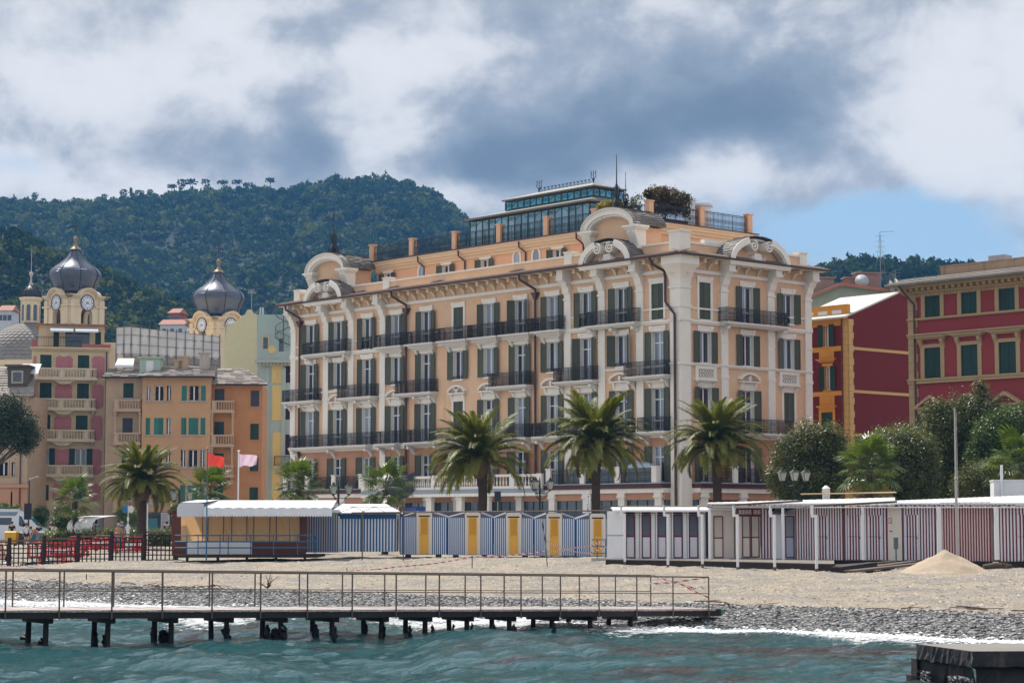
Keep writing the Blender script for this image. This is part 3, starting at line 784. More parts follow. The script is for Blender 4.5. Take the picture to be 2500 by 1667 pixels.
for i, s in enumerate(colsL):
 wins.append(('L', s, Z4 + .08, 2.62, 'flat', 'closed' if i in (5, 11) else 'open', None))
 door3 = i in (0, 2, 4, 7, 9, 11)
 wins.append(('L', s, Z3 + .06 if door3 else 14.28, 3.16 if door3 else 2.30, 'flat', 'open', .74 if door3 else None))
 k2 = 'bracket' if i in (0, 2, 4, 7, 9, 11) else ('scroll' if i in (5, 6) else 'arch')
 wins.append(('L', s, Z2 + .06, 3.10, k2, 'closed' if i == 5 else 'open', .74))
 wins.append(('L', s, Z1 + .10, 2.60, 'plain', 'open', .70))
for i, s in enumerate(colsR):
 wins.append(('R', s, Z4 + .08 if i < 2 else 17.75, 2.70 if i < 2 else 2.25, 'flat', 'closed' if i == 0 else 'open', None))
 wins.append(('R', s, 14.32, 2.28, 'flat', 'open', None))
 wins.append(('R', s, Z2 + .06 if i == 1 else 10.3, 3.1 if i == 1 else 2.25, 'arch' if i == 1 else 'bracket', 'closed' if i == 2 else 'open', .7 if i == 1 else None))
 wins.append(('R', s, Z1 + .10, 2.60, 'plain', 'open', None))
sur = {'flat': hood_flat, 'bracket': hood_bracket, 'arch': lambda w, h: hood_arch(w, h, False), 'scroll': lambda w, h: hood_arch(w, h, True), 'plain': hood_plain}
for F, s, z0, h, kind, sh, tr in wins:
 A, rz, sg = fac(F)
 v_ = rng.random(); window(hotel, A(s, 0, z0), rz, OW, h, cached(('sur', kind, round(h, 2)), lambda: sur[kind](OW, h)), sh, tr, M_green, .63, None if v_ < .8 else 20 + 25 * v_ * rng.random(), .22, (rng.choice('ddl'), rng.choice('lld')) if F == 'L' else (rng.choice('ddl'), 'd'))
def hwall(F, L, cols):
 A, rz, sg = fac(F); b = MB()
 holes = [(sg * s - OW / 2, sg * s + OW / 2, z0, z0 + h) for f, s, z0, h, *_ in wins if f == F]
 facade(b, min(0, sg * L), max(0, sg * L), Z1 - .2, ZG - .05, holes, .32, 0, lambda x, z: 3 if z < Z2 - .35 else 0, (Z2 - .35,))
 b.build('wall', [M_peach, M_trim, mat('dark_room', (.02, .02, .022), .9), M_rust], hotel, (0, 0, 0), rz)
 # rusticated courses of the lower storey
 z = Z1 + .02
 xsb = sorted([(sg * s - OW / 2 - .02, sg * s + OW / 2 + .02) for s in cols]); x0, x1 = min(0, sg * L), max(0, sg * L)
 while z < Z2 - .75:
  z2 = min(z + .44, Z2 - .4); cur = x0
  for a, d in (xsb if z < Z1 + 2.7 else []) + [(x1, x1)]:
   c = MB(); c.box(0, a - cur, -.035, 0, 0, z2 - z - .025)
   place('rusticated_course', cached(('course', round(a - cur, 2), round(z2 - z, 2)), lambda: c.mesh('rusticated_course', M_rust)), hotel, Matrix.Rotation(rz, 3, 'Z') @ Vector((cur, 0, z)), rz); cur = d
  z = z2
hwall('L', LENL, colsL); hwall('R', LENR, colsR)
b = MB()     # the body behind the facades, in (s, r) axes: x = r along U2, y = s along U1
b.box(.33, LENR, .33, LENL, 1.2, 22.0)
b.build('building_core', M_peach, hotel, (0, 0, 0), TH)
# bands, pilasters, consoles, modillions, eaves
def strip(F, s0, s1, z0, z1, off0, name='band', m=None, profile=None):
 A, rz, sg = fac(F); b = MB(); x0, x1 = sorted((sg * s0, sg * s1))
 if profile: b.prof(profile, x0, x1)
 else: b.box(x0, x1, -off0, 0, z0, z1)
 return b.build(name, m or M_trim, hotel, (0, 0, 0), rz)
for F, L in (('L', LENL), ('R', LENR)):
 e = .14
 strip(F, -e, L, 20.80, 20.99, .14)
 strip(F, -.1, L, 20.99, 21.06, .10)
 strip(F, -.2, L, Z4 - .30, Z4 - .16, .12); strip(F, -.25, L, Z4 - .16, Z4, .20)
 strip(F, -.1, L, Z2 - .42, Z2 - .22, .12); strip(F, -.25, L, Z2 - .22, Z2 - .02, .22)
 strip(F, -.1, L, Z4 + .78, Z4 + .90, .075)
strip('R', -.2, LENR, 14.06, 14.18, .12); strip('R', -.25, LENR, 14.18, 14.28, .2); strip('R', -.1, LENR, 10.02, 10.16, .12)
strip('L', 38.2, 47.4, 14.0, 14.16, .1); strip('L', 0, 9.0, 14.0, 14.16, .1); strip('L', 0, 12.0, 10.1, 10.2, .08); strip('L', 34, 47.4, 10.1, 10.2, .08)
def pilaster(F, s, w, top=True, z0=Z2):
 A, rz, sg = fac(F); b = MB()
 b.box(-w / 2, w / 2, -.13, 0, z0, 19.75)
 for z in (Z2, Z3 - .1, Z4): b.box(-w / 2 - .05, w / 2 + .05, -.17, 0, z + .002, z + .22) if z >= z0 else None
 b.box(-w / 2 - .07, w / 2 + .07, -.2, 0, 19.62, 19.76); b.box(-w / 2 - .04, w / 2 + .04, -.17, 0, 15.9, 16.0)
 if z0 < 9: b.box(-w / 2 - .02, w / 2 + .02, -.16, 0, Z1, Z2 - .42)
 o = b.build('pilaster', M_trim, hotel, A(s, 0, 0), rz)
 if top:
  c = MB(); w2 = w * .92
  c.prof([(0, 19.76), (0, 21.86), (-.95, 21.86), (-.95, 21.25), (-.86, 21.05), (-.62, 20.9), (-.40, 20.55), (-.30, 20.2), (-.16, 20.0), (-.14, 19.76)], -w2 / 2, w2 / 2)
  c.box(-w2 / 2 - .05, w2 / 2 + .05, -1.0, 0.0, 21.08, 21.2)
  for sg2 in (-1, 1):
   for k in range(12):      # volute relief on the cheeks of the console
    a0, a1 = k / 12 * 9.4, (k + 1) / 12 * 9.4; r0, r1 = .24 * (1 - k / 14), .24 * (1 - (k + 1) / 14)
    y0_, zc = -.42, 20.78
    xx = sg2 * (w2 / 2 + .015)
    c.tube([(xx, y0_ + r0 * math.cos(a0), zc + r0 * math.sin(a0)), (xx, y0_ + r1 * math.cos(a1), zc + r1 * math.sin(a1))], .03, 4)
  place('console', c.mesh('console', M_trim), o)
for s in (47.0, 42.2, 38.62, 34.3, 11.7, 8.0, 4.0): pilaster('L', s, .72)
for s in (4.55, 9.72, 13.98): pilaster('R', s, .74)
for s in (47.0, 34.3, 11.7, .35):
 strip('L', s - .36, s + .36, Z1, Z2 - .42, .08, 'pilaster')
# the corner pier wraps both facades
b = MB(); b.box(-.16, .9, -.16, .9, Z1 - .3, 21.86)
for z in (Z2 - .1, Z3 + .7, Z4 - .1, Z4 + .85, 19.62): b.box(-.24, .97, -.24, .97, z, z + .16)
o = b.build('corner_pier', M_trim, hotel, (0, 0, 0), TH)
c = MB()
for i in range(10):
 t0, t1 = i / 10, (i + 1) / 10; e0, e1 = .17 + .85 * t0 ** 2.2, .17 + .85 * t1 ** 2.2
 c.add([(-e0, -e0, 19.8 + 1.45 * t0), (.92, -e0, 19.8 + 1.45 * t0), (-e0, .92, 19.8 + 1.45 * t0), (-e1, -e1, 19.8 + 1.45 * t1), (.92, -e1, 19.8 + 1.45 * t1), (-e1, .92, 19.8 + 1.45 * t1)], [(0, 1, 4, 3), (0, 3, 5, 2), (2, 5, 4, 1)])
c.box(-1.0, .95, -1.0, .95, 21.25, 21.86)
for k in range(14):
 a0, a1 = k / 14 * 9.4, (k + 1) / 14 * 9.4; r0, r1 = .28 * (1 - k / 16), .28 * (1 - (k + 1) / 16)
 c.tube([(.45 + r0 * math.cos(a0), -.5, 20.7 + r0 * math.sin(a0)), (.45 + r1 * math.cos(a1), -.5, 20.7 + r1 * math.sin(a1))], .035, 4)
 c.tube([(-.5, .45 + r0 * math.cos(a0), 20.7 + r0 * math.sin(a0)), (-.5, .45 + r1 * math.cos(a1), 20.7 + r1 * math.sin(a1))], .035, 4)
c.build('console', M_trim, o)
md = MB()
md.prof([(0, 21.22), (0, 21.74), (-.85, 21.74), (-.88, 21.6), (-.80, 21.5), (-.66, 21.5), (-.55, 21.58), (-.3, 21.42), (-.12, 21.2)], -.13, .13)
md.cyl((-.15, -.78, 21.58), (.15, -.78, 21.58), .1, n=10); md.box(-.09, .09, -.1, 0, 21.06, 21.22); md.box(-.16, .16, -.9, 0, 21.74, 21.82)
mdm = md.mesh('modillion', M_cream, 40)
s = 1.6
while s < 46.6:
 if min(abs(s - q) for q in (47.0, 42.2, 38.62, 34.3, 11.7, 8.0, 4.0)) > .55: place('modillion', mdm, hotel, LF(s), RL)
 s += 1.235
for s in (1.75, 2.95, 5.85, 6.95, 8.3, 11.0, 12.3): place('modillion', mdm, hotel, RF(s), RR)
M_soffit = mat('eave_soffit', (.72, .58, .42), .8, .06, 2)
EV = 1.25
b = MB()      # eaves slab around the corner: x = r, y = s
b.box(-EV, LENR + .8, -EV, LENL + .8, 21.865, 21.97)
b.build('eaves', M_soffit, hotel, (0, 0, 0), TH)
for F, L in (('L', LENL), ('R', LENR)):
 A, rz, sg = fac(F); b = MB(); x0, x1 = sorted((sg * -(EV + .1), sg * (L + .85)))
 b.prof([(-EV - .16, 21.98), (-EV - .02, 21.98), (-EV - .02, 21.85), (-EV - .06, 21.82), (-EV - .14, 21.86)], x0, x1)
 b.build('gutter', M_brown, hotel, (0, 0, 0), rz)
 t = MB(); x = x0 + .05
 while x < x1 - .1:        # a row of half-round tiles over the gutter
  for r_ in range(2):
   y0 = -EV - .02 + r_ * .45; z = 22.03 + r_ * .14
   t.add([(x, y0, z - .05), (x + .05, y0, z + .02), (x + .12, y0, z + .02), (x + .17, y0, z - .05), (x, y0 + .46, z + .08), (x + .05, y0 + .46, z + .15), (x + .12, y0 + .46, z + .15), (x + .17, y0 + .46, z + .08)],
     [(0, 1, 5, 4), (1, 2, 6, 5), (2, 3, 7, 6), (0, 3, 2, 1)])
  x += .19
 tag(t.build('roof_tiles', M_tile, hotel, (0, 0, 0), rz), kind='stuff')
 # parapet
 off = -.35; b = MB(); xa, xz = sorted((sg * .35, sg * (L - .1)))
 b.box(xa, xz, .35, .60, 22.0, 22.98)
 b.build('parapet', M_peach, hotel, (0, 0, 0), rz)
 b = MB(); b.box(xa, xz, .28, .67, 22.98, 23.12); b.box(xa, xz, .3, .35, 22.02, 22.14)
 b.build('parapet_coping', M_trim, hotel, (0, 0, 0), rz)
for F, ss in (('L', (47.0, 34.3, 12.0)), ('R', (13.9,))):
 A, rz, sg = fac(F)
 for s in ss:
  b = MB(); b.box(-.42, .42, .22, .9, 22.0, 23.3); b.box(-.48, .48, .16, .96, 23.3, 23.4); b.build('parapet_pier', M_trim, hotel, A(s, 0, 0), rz)
b = MB(); b.box(.05, 1.15, .05, 1.15, 22.0, 23.75); b.box(-.03, 1.22, -.03, 1.22, 23.75, 23.86); b.build('parapet_pier', M_trim, hotel, (0, 0, 0), TH)
b = MB(); b.box(2.9, 7.2, .25, .7, 23.12, 23.42); b.build('parapet_coping', M_trim, hotel, (0, 0, 0), TH)
# broken arched pediments over the eaves and the two arched attic niches
def eave_pediment(F, s, w, hh):
 A, rz, sg = fac(F); zb = 21.86
 b = MB(); b.box(-w / 2 - .1, w / 2 + .1, -1.32, -.2, zb - .12, zb + .02); b.box(-w / 2 - .02, w / 2 + .02, -1.22, -.2, zb - .28, zb - .12)
 rx, rz_ = w / 2 - .46, hh - .46
 for a0, a1 in ((0, R(66)), (R(114), math.pi)):
  arch_band(b, 0, zb, rx, rz_, .46, -1.30, -.55, a0, a1, 14); arch_band(b, 0, zb, rx - .12, rz_ - .1, .12, -1.18, -.6, a0, a1, 12)
 arch_band(b, 0, zb, rx + .20, rz_ + .20, .1, -.9, .3, 0, math.pi, 20)
 for sg2 in (-1, 1): spiral(b, sg2 * (rx * .30), zb + rz_ * .80, .46, -1.38, -.55, 1.9, -sg2)
 b.prism([(-.75, zb + .1), (.75, zb + .1), (.5, zb + .35), (.34, zb + .75), (-.34, zb + .75), (-.5, zb + .35)], -.95, -.5)
 for sg2 in (-1, 1): spiral(b, sg2 * .55, zb + .32, .22, -1.05, -.5, 1.4, sg2)
 o = b.build('arched_pediment', M_trim, hotel, A(s, 0, 0), rz, 35)
 c = MB(); c.prism(arc_pts(0, zb, rx, rz_, 0, math.pi, 24), -.5, -.4); c.build('tympanum', M_peach, o)
 t = MB(); vault_tiles(t, 0, zb, rx + .46, rz_ + .46, -1.22, .42, R(3), R(177), 30); tag(t.build('roof_tiles', M_slate, o), kind='stuff')
eave_pediment('L', 41.25, 5.4, 1.85); eave_pediment('L', 6.55, 5.4, 1.85); eave_pediment('R', 7.35, 6.6, 2.0)
def attic_niche(s):
 w, zb = 5.5, 24.62; A, rz, sg = fac('L')
 b = MB(); rx, rz_ = w / 2 - .42, 1.02
 arch_band(b, 0, zb, rx, rz_, .42, -.35, .25, 0, math.pi, 22); arch_band(b, 0, zb, rx - .2, rz_ - .14, .2, -.18, .35, 0, math.pi, 22); arch_band(b, 0, zb, rx + .42, rz_ + .42, .10, -.48, .2, 0, math.pi, 22)
 for sg2 in (-1, 1):
  x = sg2 * (rx + .05)
  b.box(x - .75, x + .75, -.5, .9, zb - .16, zb); b.box(x - .62, x + .62, -.38, .9, zb - .3, zb - .16)
  b.prof([(.85, zb - 1.6), (.85, zb - .3), (-.32, zb - .3), (-.34, zb - .5), (-.1, zb - .95), (.02, zb - 1.3), (.04, zb - 1.6)], x - .42, x + .42)
  b.box(x - .5, x + .5, -.02, .9, zb - 1.75, zb - 1.6); b.box(x - .42, x + .42, .04, .85, 22.0, zb - 1.75)
  for k in range(5): b.prof([(-.35, zb - .34), (-.38, zb - .5), (-.14, zb - .97), (-.02, zb - 1.3), (.02, zb - 1.3), (-.1, zb - .95), (-.3, zb - .5)], x - .34 + k * .16, x - .26 + k * .16)
 o = b.build('attic_niche', M_trim, hotel, A(s, 0, 0), rz, 35)
 c = MB(); c.prism([(-rx, 22.0), (rx, 22.0)] + arc_pts(0, zb, rx, rz_, 0, math.pi, 24), .28, .5); c.build('niche_wall', M_peach, o)
 t = MB(); vault_tiles(t, 0, zb, rx + .5, rz_ + .5, -.5, 3.0, R(2), R(178), 26, lift=.06); tag(t.build('roof_tiles', M_slate, o), kind='stuff')
 c = MB(); c.prism(arc_pts(0, zb, rx + .48, rz_ + .48, 0, math.pi, 20), 2.7, 2.95); c.box(-rx, rx, .9, 2.9, 22.0, zb); c.build('niche_back', M_peach, o)
 f = MB(); z0 = zb + rz_ + .45      # iron finial
 f.cyl((0, .6, z0), (0, .6, z0 + 4.2), .08, .02, 6); f.lathe([(.02, 0), (.26, .15), (.34, .45), (.16, .8), (.06, 1.6), (.12, 1.75), (.05, 1.9)], 8, (0, .6, z0 + .1))
 for k in range(4):
  a = k * math.pi / 2 + .4
  f.tube([(math.cos(a) * r_, .6 + math.sin(a) * r_, z0 + zz) for r_, zz in ((.55, 0), (.45, .5), (.16, .9), (.3, 1.5), (.18, 1.75), (.05, 1.6))], .045, 4)
 f.build('iron_finial', M_iron, o)
attic_niche(42.1); attic_niche(7.05)
# penthouse storey: x = r, y = s
PS0, PS1, PR0, PR1 = 6.2, 39.6, 3.5, 14.15
M_orange = mat('orange_stucco', (.76, .46, .285), .85, .06, 1.2)
b = MB()
pw = [(30.25, 1), (25.3, 1), (16.6, 1), (38.1, 1), (21.4, 0), (19.1, 0), (33.5, 0)]
ph = [(-s - .5, -s + .5, 22.7, 24.35) if k else (-s - .35, -s + .35, 22.9, 24.1) for s, k in pw]
facade(b, -PS1, -PS0, 22.0, 25.0, ph, .25, PR0)
b.build('penthouse_wall', [M_orange, M_trim, mat('dark_room', (0, 0, 0))], hotel, (0, 0, 0), RL)
b = MB(); b.box(PR0 + .26, PR1, PS0, PS1, 22.0, 25.0); b.build('penthouse_core', M_orange, hotel, (0, 0, 0), TH)
b = MB()
for i, (e, z0, z1) in enumerate(((.12, 24.55, 24.8), (.3, 24.8, 25.02), (.5, 25.02, 25.22), (.62, 25.22, 25.36))):
 b.box(PR0 - e, PR1 + e, PS0 - e, PS1 + e, z0, z1)
b.build('penthouse_cornice', M_cream, hotel, (0, 0, 0), TH)
b = MB(); b.box(PR0 - .7, PR1 + .7, PS0 - .7, PS1 + .7, 25.36, 25.44); b.build('penthouse_gutter', M_brown, hotel, (0, 0, 0), TH)
sm_ = cached(('sur', 'pent'), lambda: hood_flat(1.0, 1.65));
def hood_round():
 b = MB(); arch_band(b, 0, 1.2, .36, .5, .17, -.08, 0, 0, math.pi, 12); b.box(-.53, -.36, -.08, 0, 0, 1.2); b.box(.36, .53, -.08, 0, 0, 1.2); return b.mesh('window', M_trim)
for s, k in pw:
 if k: window(hotel, LF(s, -PR0, 22.7), RL, 1.0, 1.65, sm_, 'open', None, M_green, .62, 12)
 else:
  o = place('window', cached(('sur', 'round'), hood_round), hotel, LF(s, -PR0, 22.9), RL)
  m_ = MB(); m_.prism([(-.35, 0), (.35, 0)] + arc_pts(0, 1.2, .36, .5, 0, math.pi, 10), -.012, -.004); m_.build('pane', M_pane_l, o)
o_ = window(hotel, RF(6.1, -PS0, 23.2), RR, 1.2, 1.2, cached(('sur', 'pentR'), lambda: hood_flat(1.2, 1.2)), 'none', None, M_green, recess=-.03)
def pipe(F, s, pts, r=.085, hopper=None):
 A, rz, sg = fac(F); b = MB(); b.tube(pts, r, 8)
 if hopper: b.taper(0, hopper[0], hopper[1] - .45, hopper[1], .1, .1, .27, .2); b.box(-.3, .3, hopper[0] - .22, hopper[0] + .22, hopper[1], hopper[1] + .1)
 b.build('drainpipe', M_brown, hotel, A(s, 0, 0), rz)
for s in (27.8, 20.3, 13.6, 33.1): pipe('L', s, [(-.25, PR0 - .62, 25.3), (-.25, PR0 - .6, 24.85), (-.1, PR0 - .3, 24.6), (0, PR0 - .1, 24.4), (0, PR0 - .1, 22.2)], .07)
for s in (45.9, 31.0, 15.2): pipe('L', s, [(-.7, -1.3, 21.85), (-.7, -1.25, 21.5), (-.35, -.7, 21.1), (0, -.22, 20.75), (0, -.22, 20.5), (0, -.22, Z1 + .1)], .10, (-.22, 20.4))
pipe('L', 1.25, [(-.55, -1.3, 21.85), (-.5, -1.1, 21.4), (0, -.35, 20.9), (0, -.25, 20.4), (0, -.25, 18.7), (.6, -.32, 18.1), (1.0, -.34, 17.7), (1.0, -.34, Z1 - 2)], .10)
for s, sl in ((38.0, 0), (33.4, 0), (27.7, 0), (18.0, 0), (9.3, 0)):     # overflow spouts lying on the parapet foot
 b = MB(); b.tube([(-.7, .26, 22.42), (.75, .26, 22.5), (.95, .24, 22.44), (.98, .23, 22.3)][::1], .06, 6); b.build('overflow_pipe', M_brown, hotel, LF(s, 0, 0), RL)
# penthouse terrace railing with posts
def post_mesh():
 b = MB(); b.box(-.24, .24, -.24, .24, 0, 1.48); b.box(-.3, .3, -.3, .3, 1.48, 1.57); return b.mesh('terrace_post', M_orange)
pz = 25.44
psL = [40.0, 34.5, 28.85, 23.25, 17.6, 12.1, 6.3]; psR = [3.3, 8.7, 14.2]
for s in psL: place('terrace_post', cached('tpost', post_mesh), hotel, LF(s, -PR0 + .2, pz), RL)
for s in psR[1:]: place('terrace_post', cached('tpost', post_mesh), hotel, RF(s, -PS0 + .1, pz), RR)
for a_, c_ in zip(psL[:-1], psL[1:]): place('terrace_railing', railing_mesh(a_ - c_ - .6, 0, 1.3, True, None, .16), hotel, LF((a_ + c_) / 2, -PR0 + .25, pz), RL)
for a_, c_ in zip(psR[:-1], psR[1:]): place('terrace_railing', railing_mesh(c_ - a_ - .6, 0, 1.3, True, None, .16), hotel, RF((a_ + c_) / 2, -PS0 + .15, pz), RR)
# rooftop glasshouse
M_ggreen = mat('glasshouse_iron', (.045, .065, .05), .45, .15, 4)
def glass_wall(A, rz, s0, s1, z0, z1, n, off, parentpart, arches=True):
 w = abs(s1 - s0) / n
 for i in range(n):
  s = s0 + (s1 - s0) * (i + .5) / n
  place('pane', pane_mesh(w - .06, z1 - z0 - .1, M_pane_b if z1 - z0 < 1.2 else glassmat('glasshouse_glass', (.16, .36, .46), .04, 1.0, .3)), parentpart, A(s, off, z0 + .05), rz)  # blue of the reflected sky put into the glass colour
 b = MB()
 for i in range(n + 1):
  x = -abs(s1 - s0) / 2 + w * i; b.box(x - (.07 if i % 3 == 0 else .035), x + (.07 if i % 3 == 0 else .035), -.05, .05, z0, z1)
  if i < n and arches:
   if i % 3 == 0:
    for k in range(2): b.tube([(x + w / 2 + (.15 - .3 * k) + .12 * math.cos(t * .9), -.03, z1 - .28 + .14 * math.sin(t * .9)) for t in range(8)], .018, 4)
   else: b.tube([(x + w * t / 6, -.03, z1 - .45 + .36 * math.sin(math.pi * (t + (0 if i % 3 == 1 else 6)) / 12)) for t in range(7)], .018, 4)
 b.box(-abs(s1 - s0) / 2, abs(s1 - s0) / 2, -.06, .06, z0 - .12, z0); b.box(-abs(s1 - s0) / 2, abs(s1 - s0) / 2, -.06, .06, z1, z1 + .14)
 b.build('glazing_bars', M_ggreen, parentpart, A((s0 + s1) / 2, off, 0), rz)
GS0, GS1, GR0, GR1 = 14.5, 29.0, 5.0, 9.4
b = MB(); b.box(GR0 + .12, GR1, GS0 + .12, GS1 - .12, 25.44, 28.0); gh = b.build('glasshouse', M_pane, hotel, (0, 0, 0), 0)
gh.data.transform(Matrix.Rotation(TH, 4, 'Z'))
glass_wall(LF, RL, GS1, GS0, 25.6, 27.95, 18, -GR0, gh)
glass_wall(RF, RR, GR0, GR1, 25.6, 27.95, 5, -GS0, gh)
b = MB(); b.box(GR0 - .35, GR1 + .3, GS0 - .35, GS1 + .35, 28.05, 28.2)
b.add([(GR0 - .3, GS0 - .3, 28.2), (GR1 + .3, GS0 - .3, 28.2), (GR1 + .3, GS1 + .3, 28.2), (GR0 - .3, GS1 + .3, 28.2), (GR0 + 1.0, GS0 + .55, 28.6), (GR1, GS0 + .55, 28.6), (GR1, GS1 - 3.3, 28.6), (GR0 + 1.0, GS1 - 3.3, 28.6)], [(0, 1, 5, 4), (1, 2, 6, 5), (2, 3, 7, 6), (3, 0, 4, 7), (4, 5, 6, 7)])
b.build('glasshouse_roof', mat('glasshouse_roofing', (.20, .19, .165), .5, .12, 2), gh, (0, 0, 0), TH)
b = MB(); b.box(GR0 + 1.12, GR1 - .12, GS0 + .72, GS1 - 3.5, 28.6, 29.4); b.build('clerestory_core', M_pane, gh, (0, 0, 0), TH)
glass_wall(LF, RL, GS1 - 3.4, GS0 + .6, 28.68, 29.3, 14, -(GR0 + 1.0), gh)
glass_wall(RF, RR, GR0 + 1.0, GR1, 28.68, 29.3, 5, -(GS0 + .6), gh)
b = MB(); r0, r1, s0_, s1_ = GR0 + .75, GR1 + .1, GS0 + .35, GS1 - 3.15
b.box(r0, r1, s0_, s1_, 29.42, 29.52)
b.add([(r0, s0_, 29.52), (r1, s0_, 29.52), (r1, s1_, 29.52), (r0, s1_, 29.52), (r0 + 1.3, s0_ + 1.4, 29.98), (r0 + 1.3, s1_ - 3.2, 29.98)], [(0, 1, 4), (1, 2, 5, 4), (2, 3, 5), (3, 0, 4, 5)])
b.build('clerestory_roof', _M['glasshouse_roofing'], gh, (0, 0, 0), TH)
b = MB(); s = s0_ + 1.4
while s < s1_ - 3.2:
 b.cyl((r0 + 1.3, s, 29.95), (r0 + 1.3, s, 30.25), .02, n=4); b.tube([(r0 + 1.3, s - .12, 30.32), (r0 + 1.3, s - .05, 30.22), (r0 + 1.3, s, 30.3), (r0 + 1.3, s + .05, 30.22), (r0 + 1.3, s + .12, 30.32)], .028, 4)
 b.tube([(r0 + 1.3, s + .06, 30.0), (r0 + 1.3, s + .22, 30.12), (r0 + 1.3, s + .38, 30.0)], .018, 4); s += .44
for s in (s0_ + 1.35, s1_ - 3.2):
 for k in range(3): b.tube([(r0 + 1.3, s + (k - 1) * q_, 29.98 + zz) for q_, zz in ((.02, 0), (.1, .3), (.3, .5), (.22, .75), (.3, .95))], .03, 4)
b.build('ridge_cresting', M_iron, gh, (0, 0, 0), TH)
# balconies
M_slab = mat('balcony_stone', (.70, .67, .63), .75, .07, 2.0, dirt=((.48, .45, .42), 1.3, .57))
def bracket_mesh(d, hh, w):
 def mk():
  b = MB(); b.prof([(0, -hh), (0, 0), (-d, 0), (-d, -.14), (-d * .92, -.24), (-d * .75, -.2), (-d * .6, -.16), (-d * .3, -hh * .55), (-.08, -hh * .8)], -w / 2, w / 2)
  b.cyl((-w / 2 - .02, -d * .86, -.14), (w / 2 + .02, -d * .86, -.14), .12, n=10); return b.mesh('bracket', M_slab, 40)
 return cached(('brk', round(d, 2), round(hh, 2), w), mk)
def balcony(F, sa, sb, z, d=.85, br=None, bh=.6, block=False):
 A, rz, sg = fac(F); w = abs(sa - sb); s = (sa + sb) / 2
 def mk():
  b = MB(); b.box(-w / 2 - .06, w / 2 + .06, -d - .06, 0, -.12, 0)
  if block:
   for k, (e, z0, z1) in enumerate(((.15, -.22, -.12), (.32, -.36, -.22), (.5, -.5, -.36))): b.box(-w / 2 + e * .9, w / 2 - e * .9, -d + e, 0, z0 + .001, z1)
   for sg2 in (-1, 1): b.prof([(0, -1.0), (0, -.5), (-.35, -.5), (-.3, -.65), (-.12, -.9)], sg2 * (w / 2 - .75) - .12, sg2 * (w / 2 - .75) + .12)
   return b.mesh('balcony', M_slab)
  b.prof([(-d, -.12), (-.0, -.12), (0, -.3), (-d + .3, -.3), (-d + .12, -.22)][::1], -w / 2 + .02, w / 2 - .02)
  return b.mesh('balcony', M_slab)
 o = place('balcony', cached(('balc', round(w, 2), round(d, 2), block), mk), hotel, A(s, 0, z), rz)
 place('railing', railing_mesh(w - .04, d - .03), o, (0, 0, 0.02))
 n = 0 if block else br or (2 if w < 4.5 else 3)
 for i in range(n):
  x = -w / 2 + .35 + (w - .7) * i / (n - 1)
  place('bracket', bracket_mesh(d * .9, bh, .26), o, (x, 0, -.3))
 return o
for a, c_ in ((44.6, 38.5), (9.0, 3.85)): balcony('L', a, c_, Z4)
for a, c_ in ((34.5, 31.0), (30.45, 26.95), (26.3, 22.8), (22.5, 19.1), (18.75, 15.35), (15.05, 11.85)): balcony('L', a, c_, Z4, block=True)
for a, c_ in ((47.6, 42.9), (39.6, 34.9), (31.7, 27.1), (19.95, 15.6), (12.5, 8.3), (4.95, .85)): balcony('L', a, c_, Z3, bh=.75)
for a, c_ in ((46.5, 35.5), (34.4, 31.7), (30.5, 23.0), (22.2, 18.9), (18.4, 15.7), (14.9, 12.1), (11.4, 4.6), (3.6, .85)): balcony('L', a, c_, Z2, bh=.7)
balcony('R', 4.0, 10.9, Z4, br=2, bh=.8); balcony('R', 3.9, 11.3, Z2, br=2, bh=1.2)
for F, s, z in (('L', 36.47, Z4), ('L', 9.73, Z4)):
 A, rz, sg = fac(F); place('window_railing', railing_mesh(OW, .12, 1.0), hotel, A(s, 0, z + .05), rz)
for i, s in enumerate(colsL):
 if i not in (0, 2, 4, 7, 9, 11): place('window_railing', railing_mesh(OW - .04, .05, .22, False, None, .2), hotel, LF(s, 0, 14.3), RL)
# pierced balustrade panels on the short facade
def pierced():
 b = MB(); b.box(-1.15, 1.15, -.12, 0, 0, .16); b.box(-1.1, 1.1, -.14, 0, .78, .95); b.box(-1.2, 1.2, -.18, 0, -.1, 0)
 b.box(-1.1, -.8, -.12, 0, .16, .78); b.box(.8, 1.1, -.12, 0, .16, .78)
 for r_ in range(2):
  for k in range(6):
   x = -.8 + 1.6 * (k + .5) / 6; zc = .16 + .62 * (r_ + .5) / 2
   arch_band(b, x, zc, .085, .095, .05, -.10, -.02, 0, 2 * math.pi, 12)
 b.box(-.8, .8, -.012, 0, .16, .78, 1); return b.mesh('balustrade_panel', [M_trim, mat('painted_shadow', (.12, .11, .10), .9)])  # dark sheet paints the shade inside the piercings
for s in (2.54, 11.72): place('balustrade_panel', cached('pierced', pierced), hotel, RF(s, 0, 13.1), RR)
